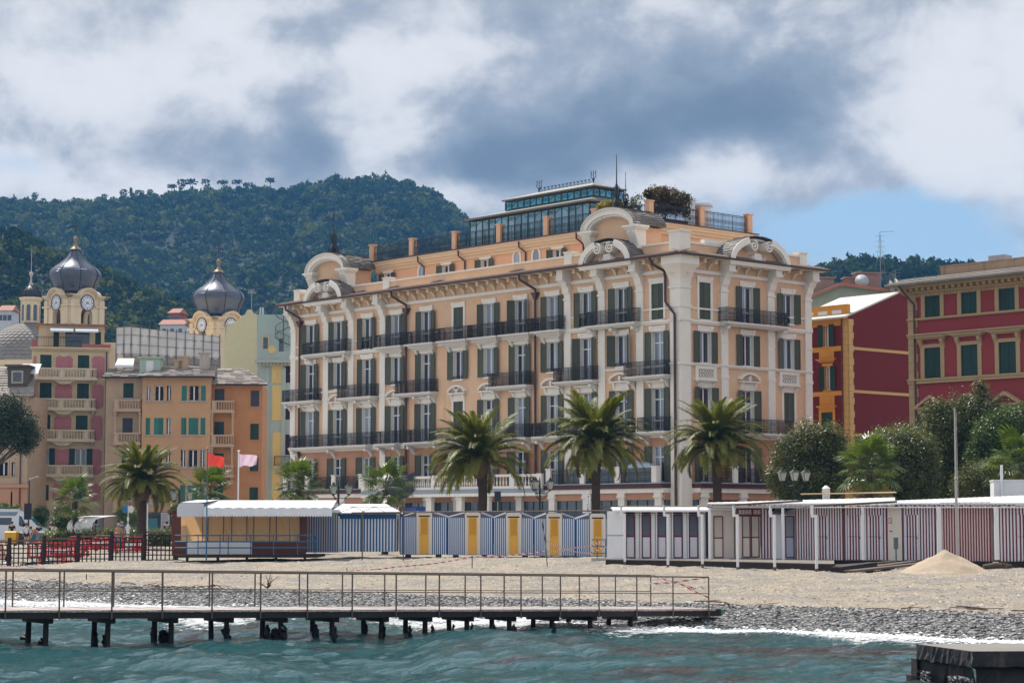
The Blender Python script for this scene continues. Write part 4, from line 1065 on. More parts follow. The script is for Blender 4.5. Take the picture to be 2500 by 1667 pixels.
# ground floor with glazing, piers and the first floor terrace (it stops at the corner pier)
TO = 1.0
LA, LB, RA, RB = .95, LENL - .2, .95, LENR - .2
def gf(name, e, z0, z1, m, in_=.3):
 b = MB(); b.box(-e, in_, LA, LB, z0, z1); b.box(RA, RB, -e, in_, z0, z1); return b.build(name, m, hotel, (0, 0, 0), TH)
gf('terrace_slab', TO, 5.28, 5.6, mat('dark_red_fascia', (.085, .028, .030), .5, .1, 2))
gf('terrace_edge', TO + .12, 5.604, 5.68, mat('blue_grey_edging', (.30, .36, .42), .6, .1, 2), .29)
gf('ground_floor_beam', TO - .1, 4.95, 5.275, M_trim, .28)
gf('ground_floor_panel', TO - .25, 4.45, 4.94, M_rust, .27)
gf('shop_glazing', TO - .45, 1.16, 4.44, glassmat('shop_glass', (.03, .05, .06), .08), .26)
b = MB(); b.box(-.2, .93, -.2, .93, 1.16, Z1 - .3); b.build('corner_plinth', M_trim, hotel, (0, 0, 0), TH)
pier = MB(); pier.box(-.32, .32, -.12, .2, 1.16, 4.9); pier.box(-.4, .4, -.2, .2, 4.6, 4.75); pier.box(-.36, .36, -.16, .2, 4.75, 4.948); pm = pier.mesh('ground_floor_pier', M_trim)
mull = MB()
for k in range(4): mull.box(-1.55 + k * 1.0, -1.49 + k * 1.0, -.04, .02, 1.3, 4.42)
mull.box(-1.55, 1.55, -.035, .02, 3.55, 3.62); mm = mull.mesh('shop_window_frame', M_ggreen)
s = 1.5
while s < 47: place('ground_floor_pier', pm, hotel, LF(s, TO - .22, 0), RL); place('shop_window_frame', mm, hotel, LF(s + 1.86, TO - .44, 0), RL); s += 3.72
for s in (1.5, 5.6, 9.7, 13.8):
 place('ground_floor_pier', pm, hotel, RF(s, TO - .22, 0), RR)
 if s < 13: place('shop_window_frame', mm, hotel, RF(s + 2.05, TO - .44, 0), RR)
tp = MB(); tp.box(-.24, .24, -.24, .24, 0, 1.12); tp.box(-.28, .28, -.28, .28, 1.12, 1.2); tpm = tp.mesh('terrace_pillar', M_trim)
tpsA = [12.9, 9.2, 5.5, 1.75]; tpsB = [46.8, 43.6, 39.8, 36.0, 34.0]
for L_ in (tpsA, tpsB):
 for s in L_: place('terrace_pillar', tpm, hotel, LF(s, TO - .2, 5.68), RL)
 for a, c_ in zip(L_[:-1], L_[1:]): place('terrace_railing', railing_mesh(a - c_ - .5, 0, 1.05, True), hotel, LF((a + c_) / 2, TO - .15, 5.68), RL)
tR = [4.6, 9.0, 13.4]
for s in tR: place('terrace_pillar', tpm, hotel, RF(s, TO - .2, 5.68), RR)
for a, c_ in zip([.7] + tR[:-1], tR): place('terrace_railing', railing_mesh(c_ - a - .5, 0, 1.05, True), hotel, RF((a + c_) / 2, TO - .15, 5.68), RR)
# stone balustrade of the middle terrace, stepping forward
BO = 2.6
def balus_run(p0, p1):
 d = p1 - p0; L = d.length; rz = math.atan2(d.y, d.x); b = MB()
 b.box(0, L, -.16, .16, 0, .2); b.box(0, L, -.18, .18, .92, 1.1)
 nseg = max(1, round(L / 3.0))
 for i in range(nseg + 1): b.box(L * i / nseg - .22, L * i / nseg + .22, -.2, .2, 0.004, 1.14)
 o = b.build('stone_balustrade', M_trim, hotel, p0, rz)
 n = int(L / .27)
 for i in range(n):
  x = L * (i + .5) / n
  if min(abs(x - L * k / nseg) for k in range(nseg + 1)) > .3: place('baluster', baluster_mesh(.72, M_trim), o, (x, 0, .2))
z = 5.40
balus_run(LF(33.4, BO, z), LF(18.4, BO, z)); balus_run(LF(18.2, BO, z), LF(13.6, TO + .2, z))
b = MB(); q = [LF(33.6, BO + .25), LF(18.2, BO + .25), LF(13.4, TO + .3), LF(13.4, TO - 1), LF(33.6, TO - 1)]
up, dn = Vector((0, 0, z - .02)), Vector((0, 0, z - .3))
b.add([p + up for p in q] + [p + dn for p in q], [(0, 1, 2, 3, 4), (9, 8, 7, 6, 5), (0, 5, 6, 1), (1, 6, 7, 2), (2, 7, 8, 3)])
b.build('terrace_bay', _M['blue_grey_edging'], hotel)
b = MB(); b.add([p + Vector((0, 0, z - .31)) for p in q] + [p + Vector((0, 0, z - .55)) for p in q], [(0, 1, 2, 3, 4), (9, 8, 7, 6, 5), (0, 5, 6, 1), (1, 6, 7, 2), (2, 7, 8, 3)]); b.build('terrace_beam', M_trim, hotel)
for s in (32.5, 28.8, 25.1, 21.4, 18.2): place('ground_floor_pier', pm, hotel, LF(s, BO - .1, 0), RL)
# ================================================================ OTHER BUILDINGS
class Plane:
 """a facade plane through pixel column px at distance d, turned by rz; converts photo pixels to its own x,z"""
 def __init__(s, px, d, rz):
  s.o = np.array([P(px, 1281, d).x, d]); s.rz = rz; s.e = np.array([math.cos(rz), math.sin(rz)])
 def at(s, px, py):
  r = ray(px, py); A = np.array([[r[0], -s.e[0]], [r[1], -s.e[1]]]); t, k = np.linalg.solve(A, s.o)
  return float(k), float(HC + r[2] * t)
 def rect(s, x0, x1, y0, y1):
  """pixel rectangle -> x0,x1,z0,z1 (z from the mid column)"""
  a, _ = s.at(x0, (y0 + y1) / 2); b, _ = s.at(x1, (y0 + y1) / 2)
  xm = (x0 + x1) / 2
  return a, b, s.at(xm, y1)[1], s.at(xm, y0)[1]
def plain_surround(w, h, t=.0, m=None, sill=True):
 def mk():
  b = MB()
  if t:
   b.box(-w / 2 - t, -w / 2, -.05, 0, 0, h); b.box(w / 2, w / 2 + t, -.05, 0, 0, h); b.box(-w / 2 - t, w / 2 + t, -.055, 0, h, h + t)
  if sill: b.box(-w / 2 - .1, w / 2 + .1, -.12, .05, -.09, -.002)
  return b.mesh('window', m or M_stone)
 return cached(('ps', round(w, 2), round(h, 2), t, (m or M_stone).name, sill), mk)
def put_windows(root, pl, rects, wall_mat, x0, x1, z0, z1, style):
 """cut the rects into one wall sheet and fill each with a window; style(i) -> dict"""
 holes = []
 for i, r in enumerate(rects):
  a, b, c, d = pl.rect(*r); holes.append((a, b, c, d))
  st = dict(style(i)); w, h = round(b - a, 2), round(d - c, 2)
  t = st.pop('t', 0); sm = st.pop('surm', None)
  window(root, ((a + b) / 2, 0, c), 0, w, h, plain_surround(w, h, t, sm), seed=i, **st)
 m = MB(); facade(m, x0, x1, z0, z1, holes, .25)
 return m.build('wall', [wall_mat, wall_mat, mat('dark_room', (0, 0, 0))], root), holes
def stone_balcony(root, x0, x1, z, d, m, bar=.16, hh=1.0, bulge=None):
 b = MB(); b.box(x0 - .05, x1 + .05, -d - .06, 0, -.18, 0)
 if bulge: b.prism([(bulge[0], -.18), (bulge[1], -.18), ((bulge[0] * .3 + bulge[1] * .7), -.55), ((bulge[0] * .7 + bulge[1] * .3), -.55)][::-1], -d * .8, 0)
 for x in (x0 + .2, x1 - .2): b.prof([(0, -.6), (0, -.18), (-d * .7, -.18), (-d * .6, -.3)], x - .12, x + .12)
 o = b.build('balcony', m, root, (0, 0, z))
 r = MB(); r.box(x0, x1, -d - .02, -d + .13, hh - .14, hh); r.box(x0, x1, -d - .01, -d + .11, 0.003, .12)
 r.box(x0 + .001, x0 + .12, -d + .13, 0, hh - .14, hh); r.box(x1 - .12, x1 - .001, -d + .13, 0, hh - .14, hh)
 n = int((x1 - x0) / (bar * 1.9))
 for i in range(n):
  x = x0 + .1 + (x1 - x0 - .2) * (i + .5) / n
  wd = .20 if i % 9 == 0 else bar * .32
  r.taper(x, -d + .05, .12, hh - .14, wd, .05, wd * .85, .05)
 for k in range(2):
  for xx in (x0 + .06, x1 - .06): r.box(xx - .05, xx + .05, -d + .25 + k * .3, -d + .4 + k * .3, .12, hh - .14)
 r.build('balustrade', m, o)
 return o
M_bal = mat('pale_balcony_stone', (.62, .53, .40), .85, .12, 2.0, .2, 40, dirt=((.20, .17, .13), 1.6, .60))
M_cstone = mat('cream_stone', (.58, .46, .30), .85, .12, 2.0, .2, 40, dirt=((.22, .18, .13), 1.3, .60))
M_pink = mat('pink_stucco', (.46, .19, .205), .85, .12, 1.5, dirt=((.34, .15, .16), 1.0, .55))
M_beige = mat('beige_stucco', (.46, .34, .24), .85, .12, 1.3, dirt=((.36, .26, .18), .8, .55))
M_och = mat('ochre_orange_stucco', (.42, .215, .10), .85, .14, 1.2, dirt=((.55, .40, .25), .7, .60))
M_roof = mat('stone_slab_roof', (.30, .27, .245), .85, .35, 2.2, .6, 14, stretch=(1, 1, 3))
# ---- pink house
pl = Plane(74, 205, R(13)); ph_ = thing('pink_house', 'tall pink and cream house with four stone balconies', 'house', (pl.o[0], pl.o[1], 1.18), pl.rz)
G0 = 1.18
X0, X1 = pl.at(76, 1000)[0], pl.at(264, 1000)[0]; ZT = pl.at(170, 852)[1] - G0
class Off:      # plane with the base height taken off
 def __init__(s, p, z): s.p, s.z = p, z
 def at(s, a, b): x, z = s.p.at(a, b); return x, z - s.z
 def rect(s, *r): a, b, c, d = s.p.rect(*r); return a, b, c - s.z, d - s.z
po = Off(pl, G0)
pr = [(98, 126, 866, 898), (190, 218, 867, 899), (97, 126, 934, 972), (188, 217, 936, 974), (94, 123, 1012, 1050), (185, 214, 1014, 1051), (92, 120, 1094, 1136), (183, 211, 1095, 1136), (90, 119, 1183, 1221), (181, 209, 1184, 1221)]
put_windows(ph_, po, pr, M_cstone, X0, X1, 2.2, ZT, lambda i: dict(shutters='open' if i in (6, 7) else 'closed', sm=M_dgreen, t=.28, surm=M_cstone, panes=('d', 'd')))
b = MB(); b.box(X0 + .02, X1 - .02, .26, 9, 0, ZT - .02); b.box(X1 - .26, X1, .001, 9, 0, ZT); b.box(X0, X0 + .2, .001, 9, 0, ZT); b.build('building_core', M_cstone, ph_)
b = MB(); b.box(X0 - .03, X1 + .03, -.06, .3, 0, 2.2); b.build('plinth_wall', mat('grey_blue_plinth', (.40, .40, .42), .85, .1, 1.5), ph_)
def panel(root, r, m, ch=.22, name='wall_panel', scallop=False):
 a, b_, c, d = po.rect(*r) if len(r) == 4 else r
 if b_ - a < 3 * ch: ch = (b_ - a) * .25
 q = MB(); pts = [(a + ch, c), (b_ - ch, c), (b_, c + ch), (b_, d - ch), (b_ - ch, d), (a + ch, d), (a, d - ch), (a, c + ch)]
 q.prism(pts, -.03, -.003); return q.build(name, m, root)
for k, (y0, y1) in enumerate(((869, 922), (938, 997), (1015, 1074), (1096, 1158), (1180, 1222))):
 o_ = -k * 2
 panel(ph_, (136 + o_, 178 + o_, y0, y1 - 22 if k < 4 else y1), M_pink); panel(ph_, (225 + o_, 255 + o_ * 1.2, y0, y1), M_pink); panel(ph_, (81 + o_, 88 + o_, y0, y1), M_pink)
 a, b_, c, d = po.rect(138 + o_, 176 + o_, y0 - 8, y0)
 q = MB(); q.prism([(a, d)] + [(a + (b_ - a) * t / 8, d - .42 * math.sin(math.pi * t / 8)) for t in range(9)] + [(b_, d)], -.07, -.031); q.build('festoon', M_cstone, ph_)
for k, y in enumerate((924, 998, 1074, 1160)):
 o_ = -k * 2.6; a = po.at(80 + o_, y)[0]; c = po.at(235 + o_, y)[0]
 stone_balcony(ph_, a, c, po.at(150, y)[1], .75, M_bal, .15, 1.0, (a + (c - a) * .32, a + (c - a) * .68))
b = MB(); b.box(X0 - .25, X1 + .3, -.35, .3, ZT, ZT + .16); b.box(X0 - .12, X1 + .15, -.2, .3, ZT - .16, ZT - .001); b.build('cornice', M_cstone, ph_)
zp = po.at(170, 790)[1]; a0, a1 = po.at(88, 800)[0] + .3, po.at(262, 800)[0] - .2
pent_holes = [(po.at(131, 820)[0], po.at(145, 820)[0], ZT + .2, ZT + 2.0), (po.at(160, 820)[0], po.at(220, 820)[0], ZT + .2, ZT + 1.9), (po.at(234, 820)[0], po.at(248, 820)[0], ZT + .2, ZT + 1.9)]
b = MB(); facade(b, a0, a1, ZT + .16, zp, pent_holes, .2, 1.9); b.build('penthouse_wall', [M_cstone, M_cstone, mat('dark_room', (0, 0, 0))], ph_)
b = MB(); b.box(a0, a1, 2.11, 8, ZT + .16, zp); b.build('penthouse_core', M_cstone, ph_)
b = MB(); b.box(a0 - .3, a1 + .3, 1.5, 8.2, zp, zp + .12); b.build('penthouse_roof', mat('terracotta_edge', (.30, .13, .09), .8, .2, 3), ph_)
for k, (a, c, z0, z1) in enumerate(pent_holes):
 place('pane' if k == 1 else 'door', pane_mesh(c - a, z1 - z0, M_pane if k == 1 else M_dgreen), ph_, ((a + c) / 2, 2.02, z0))
for sx0, sx1 in ((.17, .52), (.55, .9)):
 b = MB(); w = a1 - a0; b.add([(a0 + w * sx0, 1.88, zp - .2), (a0 + w * sx1, 1.88, zp - .2), (a0 + w * sx1, .9, zp - .55), (a0 + w * sx0, .9, zp - .55), (a0 + w * sx1, .9, zp - .75), (a0 + w * sx0, .9, zp - .75)], [(0, 3, 2, 1), (3, 5, 4, 2)]); b.build('awning', mat('white_canvas', (.72, .74, .78), .8, .05, 3), ph_)
place('railing', railing_mesh(po.at(200, 840)[0] - po.at(89, 840)[0], 0, 1.0, False, None, .16), ph_, ((po.at(200, 840)[0] + po.at(89, 840)[0]) / 2, -.1, ZT + .17))
for q in ((77, 89), (200, 270)):
 b = MB(); x0, x1 = po.at(q[0], 845)[0], po.at(q[1], 845)[0]; b.box(x0, x1, -.2, .1, ZT + .162, ZT + (.9 if q[0] < 100 else .5)); b.build('parapet', mat('dusty_red_stucco', (.36, .12, .12), .85, .1, 2), ph_)
b = MB(); x = po.at(258, 1000)[0]; b.tube([(x, -.12, ZT - .2), (x, -.12, 0)], .06, 6); b.build('drainpipe', M_brown, ph_)
# ---- orange house
pl2 = Plane(258, 203, R(3)); oh = thing('orange_house', 'ochre orange apartment house with slab roof and stacked balconies', 'house', (pl2.o[0], pl2.o[1], G0), pl2.rz)
po2 = Off(pl2, G0)
A0, A1, A2, A3, A4 = (po2.at(x, 1000)[0] for x in (258, 350, 517, 640, 517))
ZE = po2.at(300, 921)[1]
def seg(root, po_, rects, m, xa, xb, zt, style, y=0.0, core=True):
 holes = []
 for i, r in enumerate(rects):
  a, b_, c, d = po_.rect(*r); holes.append((a, b_, c, d)); w, h = round(b_ - a, 2), round(d - c, 2)
  st = dict(style(i)); t = st.pop('t', 0); sm = st.pop('surm', None)
  window(root, ((a + b_) / 2, y, c), 0, w, h, plain_surround(w, h, t, sm), seed=i * 3, **st)
 q = MB(); facade(q, xa, xb, 0, zt, holes, .2, y); q.box(xa + .001, xb - .001, y + .21, 8, 0, zt - .01)
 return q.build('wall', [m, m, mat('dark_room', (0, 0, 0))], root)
rows = ((935, 971), (1020, 1058), (1100, 1138), (1178, 1225))
seg(oh, po2, [(301 - i * 2, 326 - i * 2, *r) for i, r in enumerate(rows)], M_beige, A0, A1, ZE, lambda i: dict(shutters='closed', sm=M_dgreen if i != 1 else mat('slate_blue_paint', (.045, .05, .075), .5, .1, 3)))
rows2 = ((943, 980), (1021, 1062), (1098, 1141), (1184, 1228))
tri = [(360, 371), (380, 403), (410, 421), (446, 459), (464, 488), (493, 505)]
tr_r = [(a - k * 1.3, c - k * 1.3, *r) for k, r in enumerate(rows2) for a, c in tri]
def tst(i):
 k, j = divmod(i, 6)
 if (k, j) in ((0, 0), (0, 1), (0, 2), (0, 4), (1, 2)) or (k == 2): return dict(shutters='none', panes=('d', 'd') if k < 2 else ('l', 'l'))
 return dict(shutters='closed', sm=M_teal)
seg(oh, po2, tr_r, M_beige if False else mat('pale_orange_stucco', (.47, .295, .17), .85, .12, 1.2, dirt=((.40, .20, .10), .7, .58)), A1, A2, ZE, tst, -1.0)
rr = [(524 - k, 548 - k, *r) for k, r in enumerate(((949, 982), (1029, 1064), (1106, 1142), (1186, 1226)))] + [(612 - k, 633 - k, *r) for k, r in enumerate(((953, 992), (1034, 1073), (1110, 1150), (1189, 1222)))]
seg(oh, po2, rr, M_och, A2, A3, po2.at(600, 938)[1], lambda i: dict(shutters='closed', sm=mat('slate_blue_paint', (.045, .05, .075)) if i in (0, 4) else M_dgreen, t=.12 if i > 3 else 0, surm=M_och))
for k, y in enumerate((1001, 1082, 1166, 1246)): stone_balcony(oh, po2.at(281 - k, y)[0], po2.at(346 - k, y)[0], po2.at(300, y)[1], 1.0, M_beige, .14, 1.0)
for k, y in enumerate((1004, 1087, 1161)): stone_balcony(oh, po2.at(518 - k, y)[0], po2.at(573 - k, y)[0], po2.at(540, y)[1], 1.0, M_beige, .14, 1.0)
for px_, ya, yb in ((520, 1010, 1062), (570, 1010, 1062), (519, 1093, 1142), (568, 1093, 1142), (344, 1008, 1060), (284, 1008, 1060)):
 b = MB(); x = po2.at(px_, ya)[0]; z0, z1 = po2.at(px_, yb)[1], po2.at(px_, ya)[1]; b.lathe([(.16, 0), (.16, .1), (.1, .16), (.09, z1 - z0 - .2), (.17, z1 - z0 - .05), (.17, z1 - z0 + .02)], 10, (x, -.9, z0)); b.build('column', M_beige, oh, smooth=40)
def slab_roof(root, xa, xb, ze, zr, yo, yr, hipl=0, hipr=0, name='roof', m=None, th=.12):
 """sloping roof of stone slabs: eave at y=yo, ridge at y=yr"""
 b = MB(); n = max(4, int((yr - yo) / .55)); o = b
 for i in range(n):
  t0, t1 = i / n, (i + 1) / n
  y0, y1 = yo + (yr - yo) * t0, yo + (yr - yo) * t1; z0, z1 = ze + (zr - ze) * t0, ze + (zr - ze) * t1
  xa0, xb0 = xa + hipl * t0, xb - hipr * t0; k = max(2, int((xb0 - xa0) / .7))
  for j in range(k):
   u0, u1 = xa0 + (xb0 - xa0) * j / k, xa0 + (xb0 - xa0) * (j + 1) / k - .03
   l = rng.uniform(.05, .13)
   b.add([(u0, y0 - .06, z0 + l), (u1, y0 - .06, z0 + l), (u1, y1, z1 + .02), (u0, y1, z1 + .02), (u0, y0 - .06, z0 - .02), (u1, y0 - .06, z0 - .02)], [(0, 1, 2, 3), (4, 5, 1, 0), (0, 3, 4), (5, 2, 1)])
 b.add([(xa, yo, ze - .02), (xb, yo, ze - .02), (xb - hipr, yr, zr), (xa + hipl, yr, zr), (xb - hipr * 2, yr * 2, ze) if hipr else (xb, yr + 3, ze), (xa + hipl * 2, yr * 2, ze) if hipl else (xa, yr + 3, ze)], [(0, 1, 2, 3), (1, 4, 2), (0, 3, 5), (3, 2, 4, 5)])
 oo = b.build(name, m or M_roof, root); return tag(oo, kind=None)
slab_roof(oh, A0 - .3, A1 + .2, ZE, po2.at(300, 893)[1], -.6, 4.2)
slab_roof(oh, A1 - .3, A2 + .4, ZE + .02, po2.at(440, 884)[1], -1.6, 5.0, 2.0, .5)
slab_roof(oh, A2 - .2, A3 + .5, po2.at(600, 939)[1], po2.at(560, 890)[1], -.6, 5.5, .3, 2.6)
b = MB(); b.box(A0 - .35, A1 + .1, -.72, -.55, ZE - .12, ZE + .02); b.box(A1 - .35, A2 + .4, -1.75, -1.58, ZE - .12, ZE + .02); z_ = po2.at(600, 939)[1]; b.box(A2 + .42, A3 + .5, -.75, -.55, z_ - .12, z_ + .02); b.build('gutter', M_iron, oh)
for px_, py_, w, h, m in ((492, 878, .9, 2.0, M_stone), (428, 890, .8, 1.4, M_beige), (440, 880, .9, 1.3, M_beige)):
 x, z = po2.at(px_, py_); b = MB(); b.box(x - w / 2, x + w / 2, 2.6, 3.5, z - h * .6, z + h * .4); b.box(x - w / 2 - .15, x + w / 2 + .15, 2.5, 3.6, z + h * .4, z + h * .4 + .12); b.build('chimney', m, oh)
x, z = po2.at(361, 890); b = MB(); b.box(x - 1.0, x + 1.0, 1.6, 4, z - 1.0, z + .75); b.box(x - 1.2, x + 1.2, 1.4, 4.1, z + .75, z + .9); b.box(x - .35, x + .35, 1.58, 1.6, z - .6, z + .5, 1); b.build('roof_dormer', [mat('pale_mint_stucco', (.38, .50, .42), .85, .1, 2), M_wframe], oh)
x, z = po2.at(298, 880); b = MB(); b.add([(x - .9, 1.6, z - .3), (x + .9, 1.6, z - .3), (x + .8, 3.0, z + .45), (x - .8, 3.0, z + .45), (x - .9, 1.6, z - .55), (x + .9, 1.6, z - .55)], [(0, 1, 2, 3), (4, 5, 1, 0)]); b.build('skylight', mat('white_canvas', (.72, .74, .78)), oh)
# shops at street level
b = MB(); x0, x1 = po2.at(290, 1270)[0], po2.at(425, 1270)[0]; b.box(x0, x1, -1.06, -1.02, .0, 2.7); b.build('shop_front', glassmat('dark_shop', (.012, .02, .025), .1), oh)
b = MB(); x0, x1 = po2.at(352, 1270)[0], po2.at(388, 1270)[0]; b.box(x0, x1, -1.12, -1.07, .2, 2.1); b.build('shop_pane', glassmat('teal_shop', (.03, .13, .15), .1), oh)
x0, x1 = po2.at(396, 1270)[0], po2.at(417, 1270)[0]
b = MB(); b.box(x0, x1, -1.16, -1.08, .3, 2.65); o = b.build('notice_board', mat('board_white', (.5, .5, .52), .7, .08, 4), oh)
b = MB()
for i in range(17):
 z0 = .42 + i * .128
 x = x0 + .08
 while x < x1 - .16:
  w = rng.uniform(.05, .16); b.box(x, min(x + w, x1 - .08), -1.164, -1.161, z0, z0 + .05); x += w + .05
b.build('notice_print', mat('print_grey', (.10, .10, .11), .8), o)
# ---- far left house
pl3 = Plane(-45, 196, R(0)); po3 = Off(pl3, G0); lh = thing('corner_house', 'beige house with slab roof and dormer at the left edge', 'house', (pl3.o[0], pl3.o[1], G0), 0)
L0, L1 = po3.at(-60, 1000)[0], po3.at(70, 1000)[0]; ZL = po3.at(0, 965)[1]
seg(lh, po3, [(-2, 19, 1128, 1161), (28, 37, 1128, 1162), (-12, 26, 1200, 1262), (28, 38, 1068, 1092), (-5, 15, 1062, 1092), (34, 44, 978, 990)], M_beige, L0, L1, ZL, lambda i: dict(shutters='none' if i < 2 else 'closed', sm=M_dgreen if i != 5 else M_teal, panes=('d', 'l'), t=.15, surm=M_beige))
b = MB(); b.box(L0, L1 + .02, -.05, .1, 0, po3.at(0, 1190)[1]); b.box(L0, L1 + .3, -.3, .1, po3.at(0, 1190)[1], po3.at(0, 1182)[1]); b.build('ground_storey', mat('terracotta_stucco', (.5, .265, .165)), lh)
b = MB(); x = po3.at(53, 1000)[0]; b.tube([(x, -.12, ZL - .2), (x, -.12, 0)], .07, 6); b.build('drainpipe', M_brown, lh)
slab_roof(lh, L0, L1 + .6, ZL - .1, po3.at(30, 884)[1], -.7, 6, 0, 1.5)
x, z = po3.at(35, 918); b = MB(); b.box(x - .9, x + .9, 1.2, 4, z - 1.0, z + 1.0); b.box(x - 1.15, x + 1.15, .9, 4.1, z + 1.0, z + 1.15); b.box(x - .55, x + .55, 1.15, 1.2, z - .6, z + .6, 1); b.box(x - .4, x + .4, 1.12, 1.149, z - .45, z + .45, 2); b.build('roof_dormer', [mat('weathered_wood', (.10, .08, .065), .85, .2, 3), M_stone, M_pane], lh)
x, z = po3.at(52, 893); b = MB(); b.add([(x - 1.2, 2.5, z - .55), (x + 1.0, 2.5, z - .55), (x + 1.0, 4.0, z + .5), (x - .8, 4.0, z + .5)], [(0, 1, 2, 3)]); b.build('skylight', mat('white_canvas', (.72, .74, .78)), lh)
x, z = po3.at(11, 905); b = MB(); b.lathe([(.0, 0), (.2, .02), (.36, .08), (.42, .14)], 14, (0, 0, 0)); b.build('dish', M_stone, lh, (x, 1.5, z), 0, True, (R(70), 0, R(40)))
# ---- pale green house behind
pl4 = Plane(555, 232, R(2)); po4 = Off(pl4, G0); gh2 = thing('pale_green_house', 'pale green and yellow painted house with shaped gable and spiral stair', 'house', (pl4.o[0], pl4.o[1], G0), pl4.rz)
M_mint = mat('mint_stucco', (.36, .46, .44), .85, .07, 1.5); M_lemon = mat('pale_lemon_stucco', (.60, .56, .36), .85, .07, 1.2)
prof_ = [(548, 930), (548, 845), (554, 797), (588, 777), (592, 770), (598, 768), (603, 757), (609, 755), (615, 757), (619, 765), (628, 768), (628, 930)]
b = MB(); b.prism([po4.at(*q) for q in prof_][::1], 0, .4) if False else b.prism([(po4.at(*q)[0], po4.at(*q)[1]) for q in prof_], 0, .4); b.build('gable_wall', M_lemon, gh2)
x0, x1, x2 = po4.at(628, 850)[0], po4.at(725, 850)[0], po4.at(548, 850)[0]; zt, zb = po4.at(670, 768)[1], po4.at(670, 860)[1]
b = MB(); facade(b, x0, x1, zb - 3, zt, [(po4.at(643, 830)[0], po4.at(654, 830)[0], po4.at(650, 851)[1], po4.at(650, 824)[1]), (po4.at(681, 830)[0], po4.at(690, 830)[0], zb - .5, po4.at(686, 826)[1])], .25, .01); b.box(x0, x1, .27, 8, 0, zt - .01); b.box(x2 + .02, x0 - .001, .41, 8, 0, zt - 1)
b.build('upper_wall', [M_mint, M_cstone, M_pane], gh2)
b = MB(); a, c = po4.at(642, 830)[0], po4.at(655, 830)[0]; zz0, zz1 = po4.at(650, 852)[1], po4.at(650, 824)[1]
b.box(a - .15, a, -.06, 0, zz0, zz1); b.box(c, c + .15, -.06, 0, zz0, zz1); arch_band(b, (a + c) / 2, zz1, (c - a) / 2, .25, .16, -.06, 0, 0, math.pi, 8); b.build('window_surround', M_cstone, gh2)
pl5 = Plane(640, 222, R(2)); q5 = Off(pl5, G0)
dv_ = pl5.o - pl4.o; shift = (Matrix.Rotation(-pl4.rz, 2) @ Vector((dv_[0], dv_[1]))); SX, SY = shift.x, shift.y
def q5x(px_, py_): a, z = q5.at(px_, py_); return a + SX, z
xa, xb = q5x(633, 1000)[0], q5x(722, 1000)[0]; zc = q5x(680, 885)[1]
hol = [(q5x(696, 920)[0], q5x(720, 920)[0], q5x(700, y1)[1], q5x(700, y0)[1]) for y0, y1 in ((893, 934), (973, 1024), (1060, 1110), (1150, 1180))]
b = MB(); facade(b, xa, xb, 0, zc, hol, .2, SY); b.box(xa, xb, SY + .21, SY + 9, 0, zc - .02); b.build('lower_wall', [M_mint, M_mint, mat('plum_shutter', (.035, .012, .022), .5, .1, 3, wave=('Z', 7, .4))], gh2)
for (y0, y1) in ((893, 935), (940, 1026), (1055, 1230)):
 a, c = q5x(664, y1), q5x(691, y0); r = MB(); r.box(a[0], c[0], SY - .04, SY - .002, a[1], c[1]); r.build('painted_panel', mat('yellow_panel', (.66, .52, .20), .85, .08, 2), gh2)
 if y0 == 893:
  r = MB(); xm = (a[0] + c[0]) / 2; zm = (a[1] + c[1]) / 2
  for sx in (-1, 1):
   for sz in (-1, 1): r.tube([(xm + sx * (.32 + .1 * math.cos(t)), SY - .045, zm + sz * (.62 + .1 * math.sin(t))) for t in range(6)], .02, 4)
  for k in range(3): arch_band(r, xm, zm - .45 + k * .42, .12, .15, .035, SY - .06, SY - .041, 0, 6.283, 10)
  r.build('painted_ornament', M_stone, gh2)
for x_ in (652, 692):
 b = MB(); a = q5x(x_, 1000)[0]; b.box(a - .22, a + .22, SY - .12, SY, 0, zc - .6); b.build('pilaster', M_mint, gh2)
b = MB(); b.box(xa - .5, xb, SY - .7, SY + .3, zc - .05, zc + .25); b.box(xa - .2, xb, SY - .35, SY + .3, zc - .35, zc - .051)
for k in range(11): b.box(xa + k * .38, xa + k * .38 + .2, SY - .55, SY, zc - .3, zc - .052)
b.build('cornice', mat('sage_stone', (.40, .44, .40), .85, .08, 2), gh2)
b = MB(); b.prism([(xa - .3, zc + .25), (xb, zc + .25), (xb, zc + 1.15), (xa + 1.6, zc + 1.15), (xa + 1.1, zc + 1.7), (xa + .6, zc + 1.3), (xa - .3, zc + 1.0)], SY - .3, SY - .05); b.build('parapet', M_mint, gh2)
b = MB(); b.prism([(xa + 1.3 + .42 * math.cos(t), zc + 1.35 + .42 * math.sin(t)) for t in np.linspace(0, 6.1, 14)], SY - .36, SY - .301); b.build('medallion', mat('yellow_panel', (.66, .52, .2)), gh2)
b = MB(); xs_, zs_ = po4.at(694, 850); st = []
for k in range(40):
 t = k / 39; a = t * 9.4; st.append((xs_ + .9 * math.cos(a), -1.6 + .9 * math.sin(a), zs_ + t * 3.6))
b.tube(st, .05, 4); b.tube([(p[0], p[1], p[2] + .9) for p in st], .035, 4); b.cyl((xs_, -1.6, zs_ - .5), (xs_, -1.6, zs_ + 4.6), .07, n=6)
for k in range(0, 40, 2): b.add([(xs_, -1.6, st[k][2]), st[k], st[min(k + 2, 39)][:2] + (st[k][2],)], [(0, 1, 2)]); b.cyl(st[k], (st[k][0], st[k][1], st[k][2] + .9), .02, n=4)
b.build('spiral_stair', mat('grey_iron', (.10, .12, .13), .5, .1, 4), gh2)
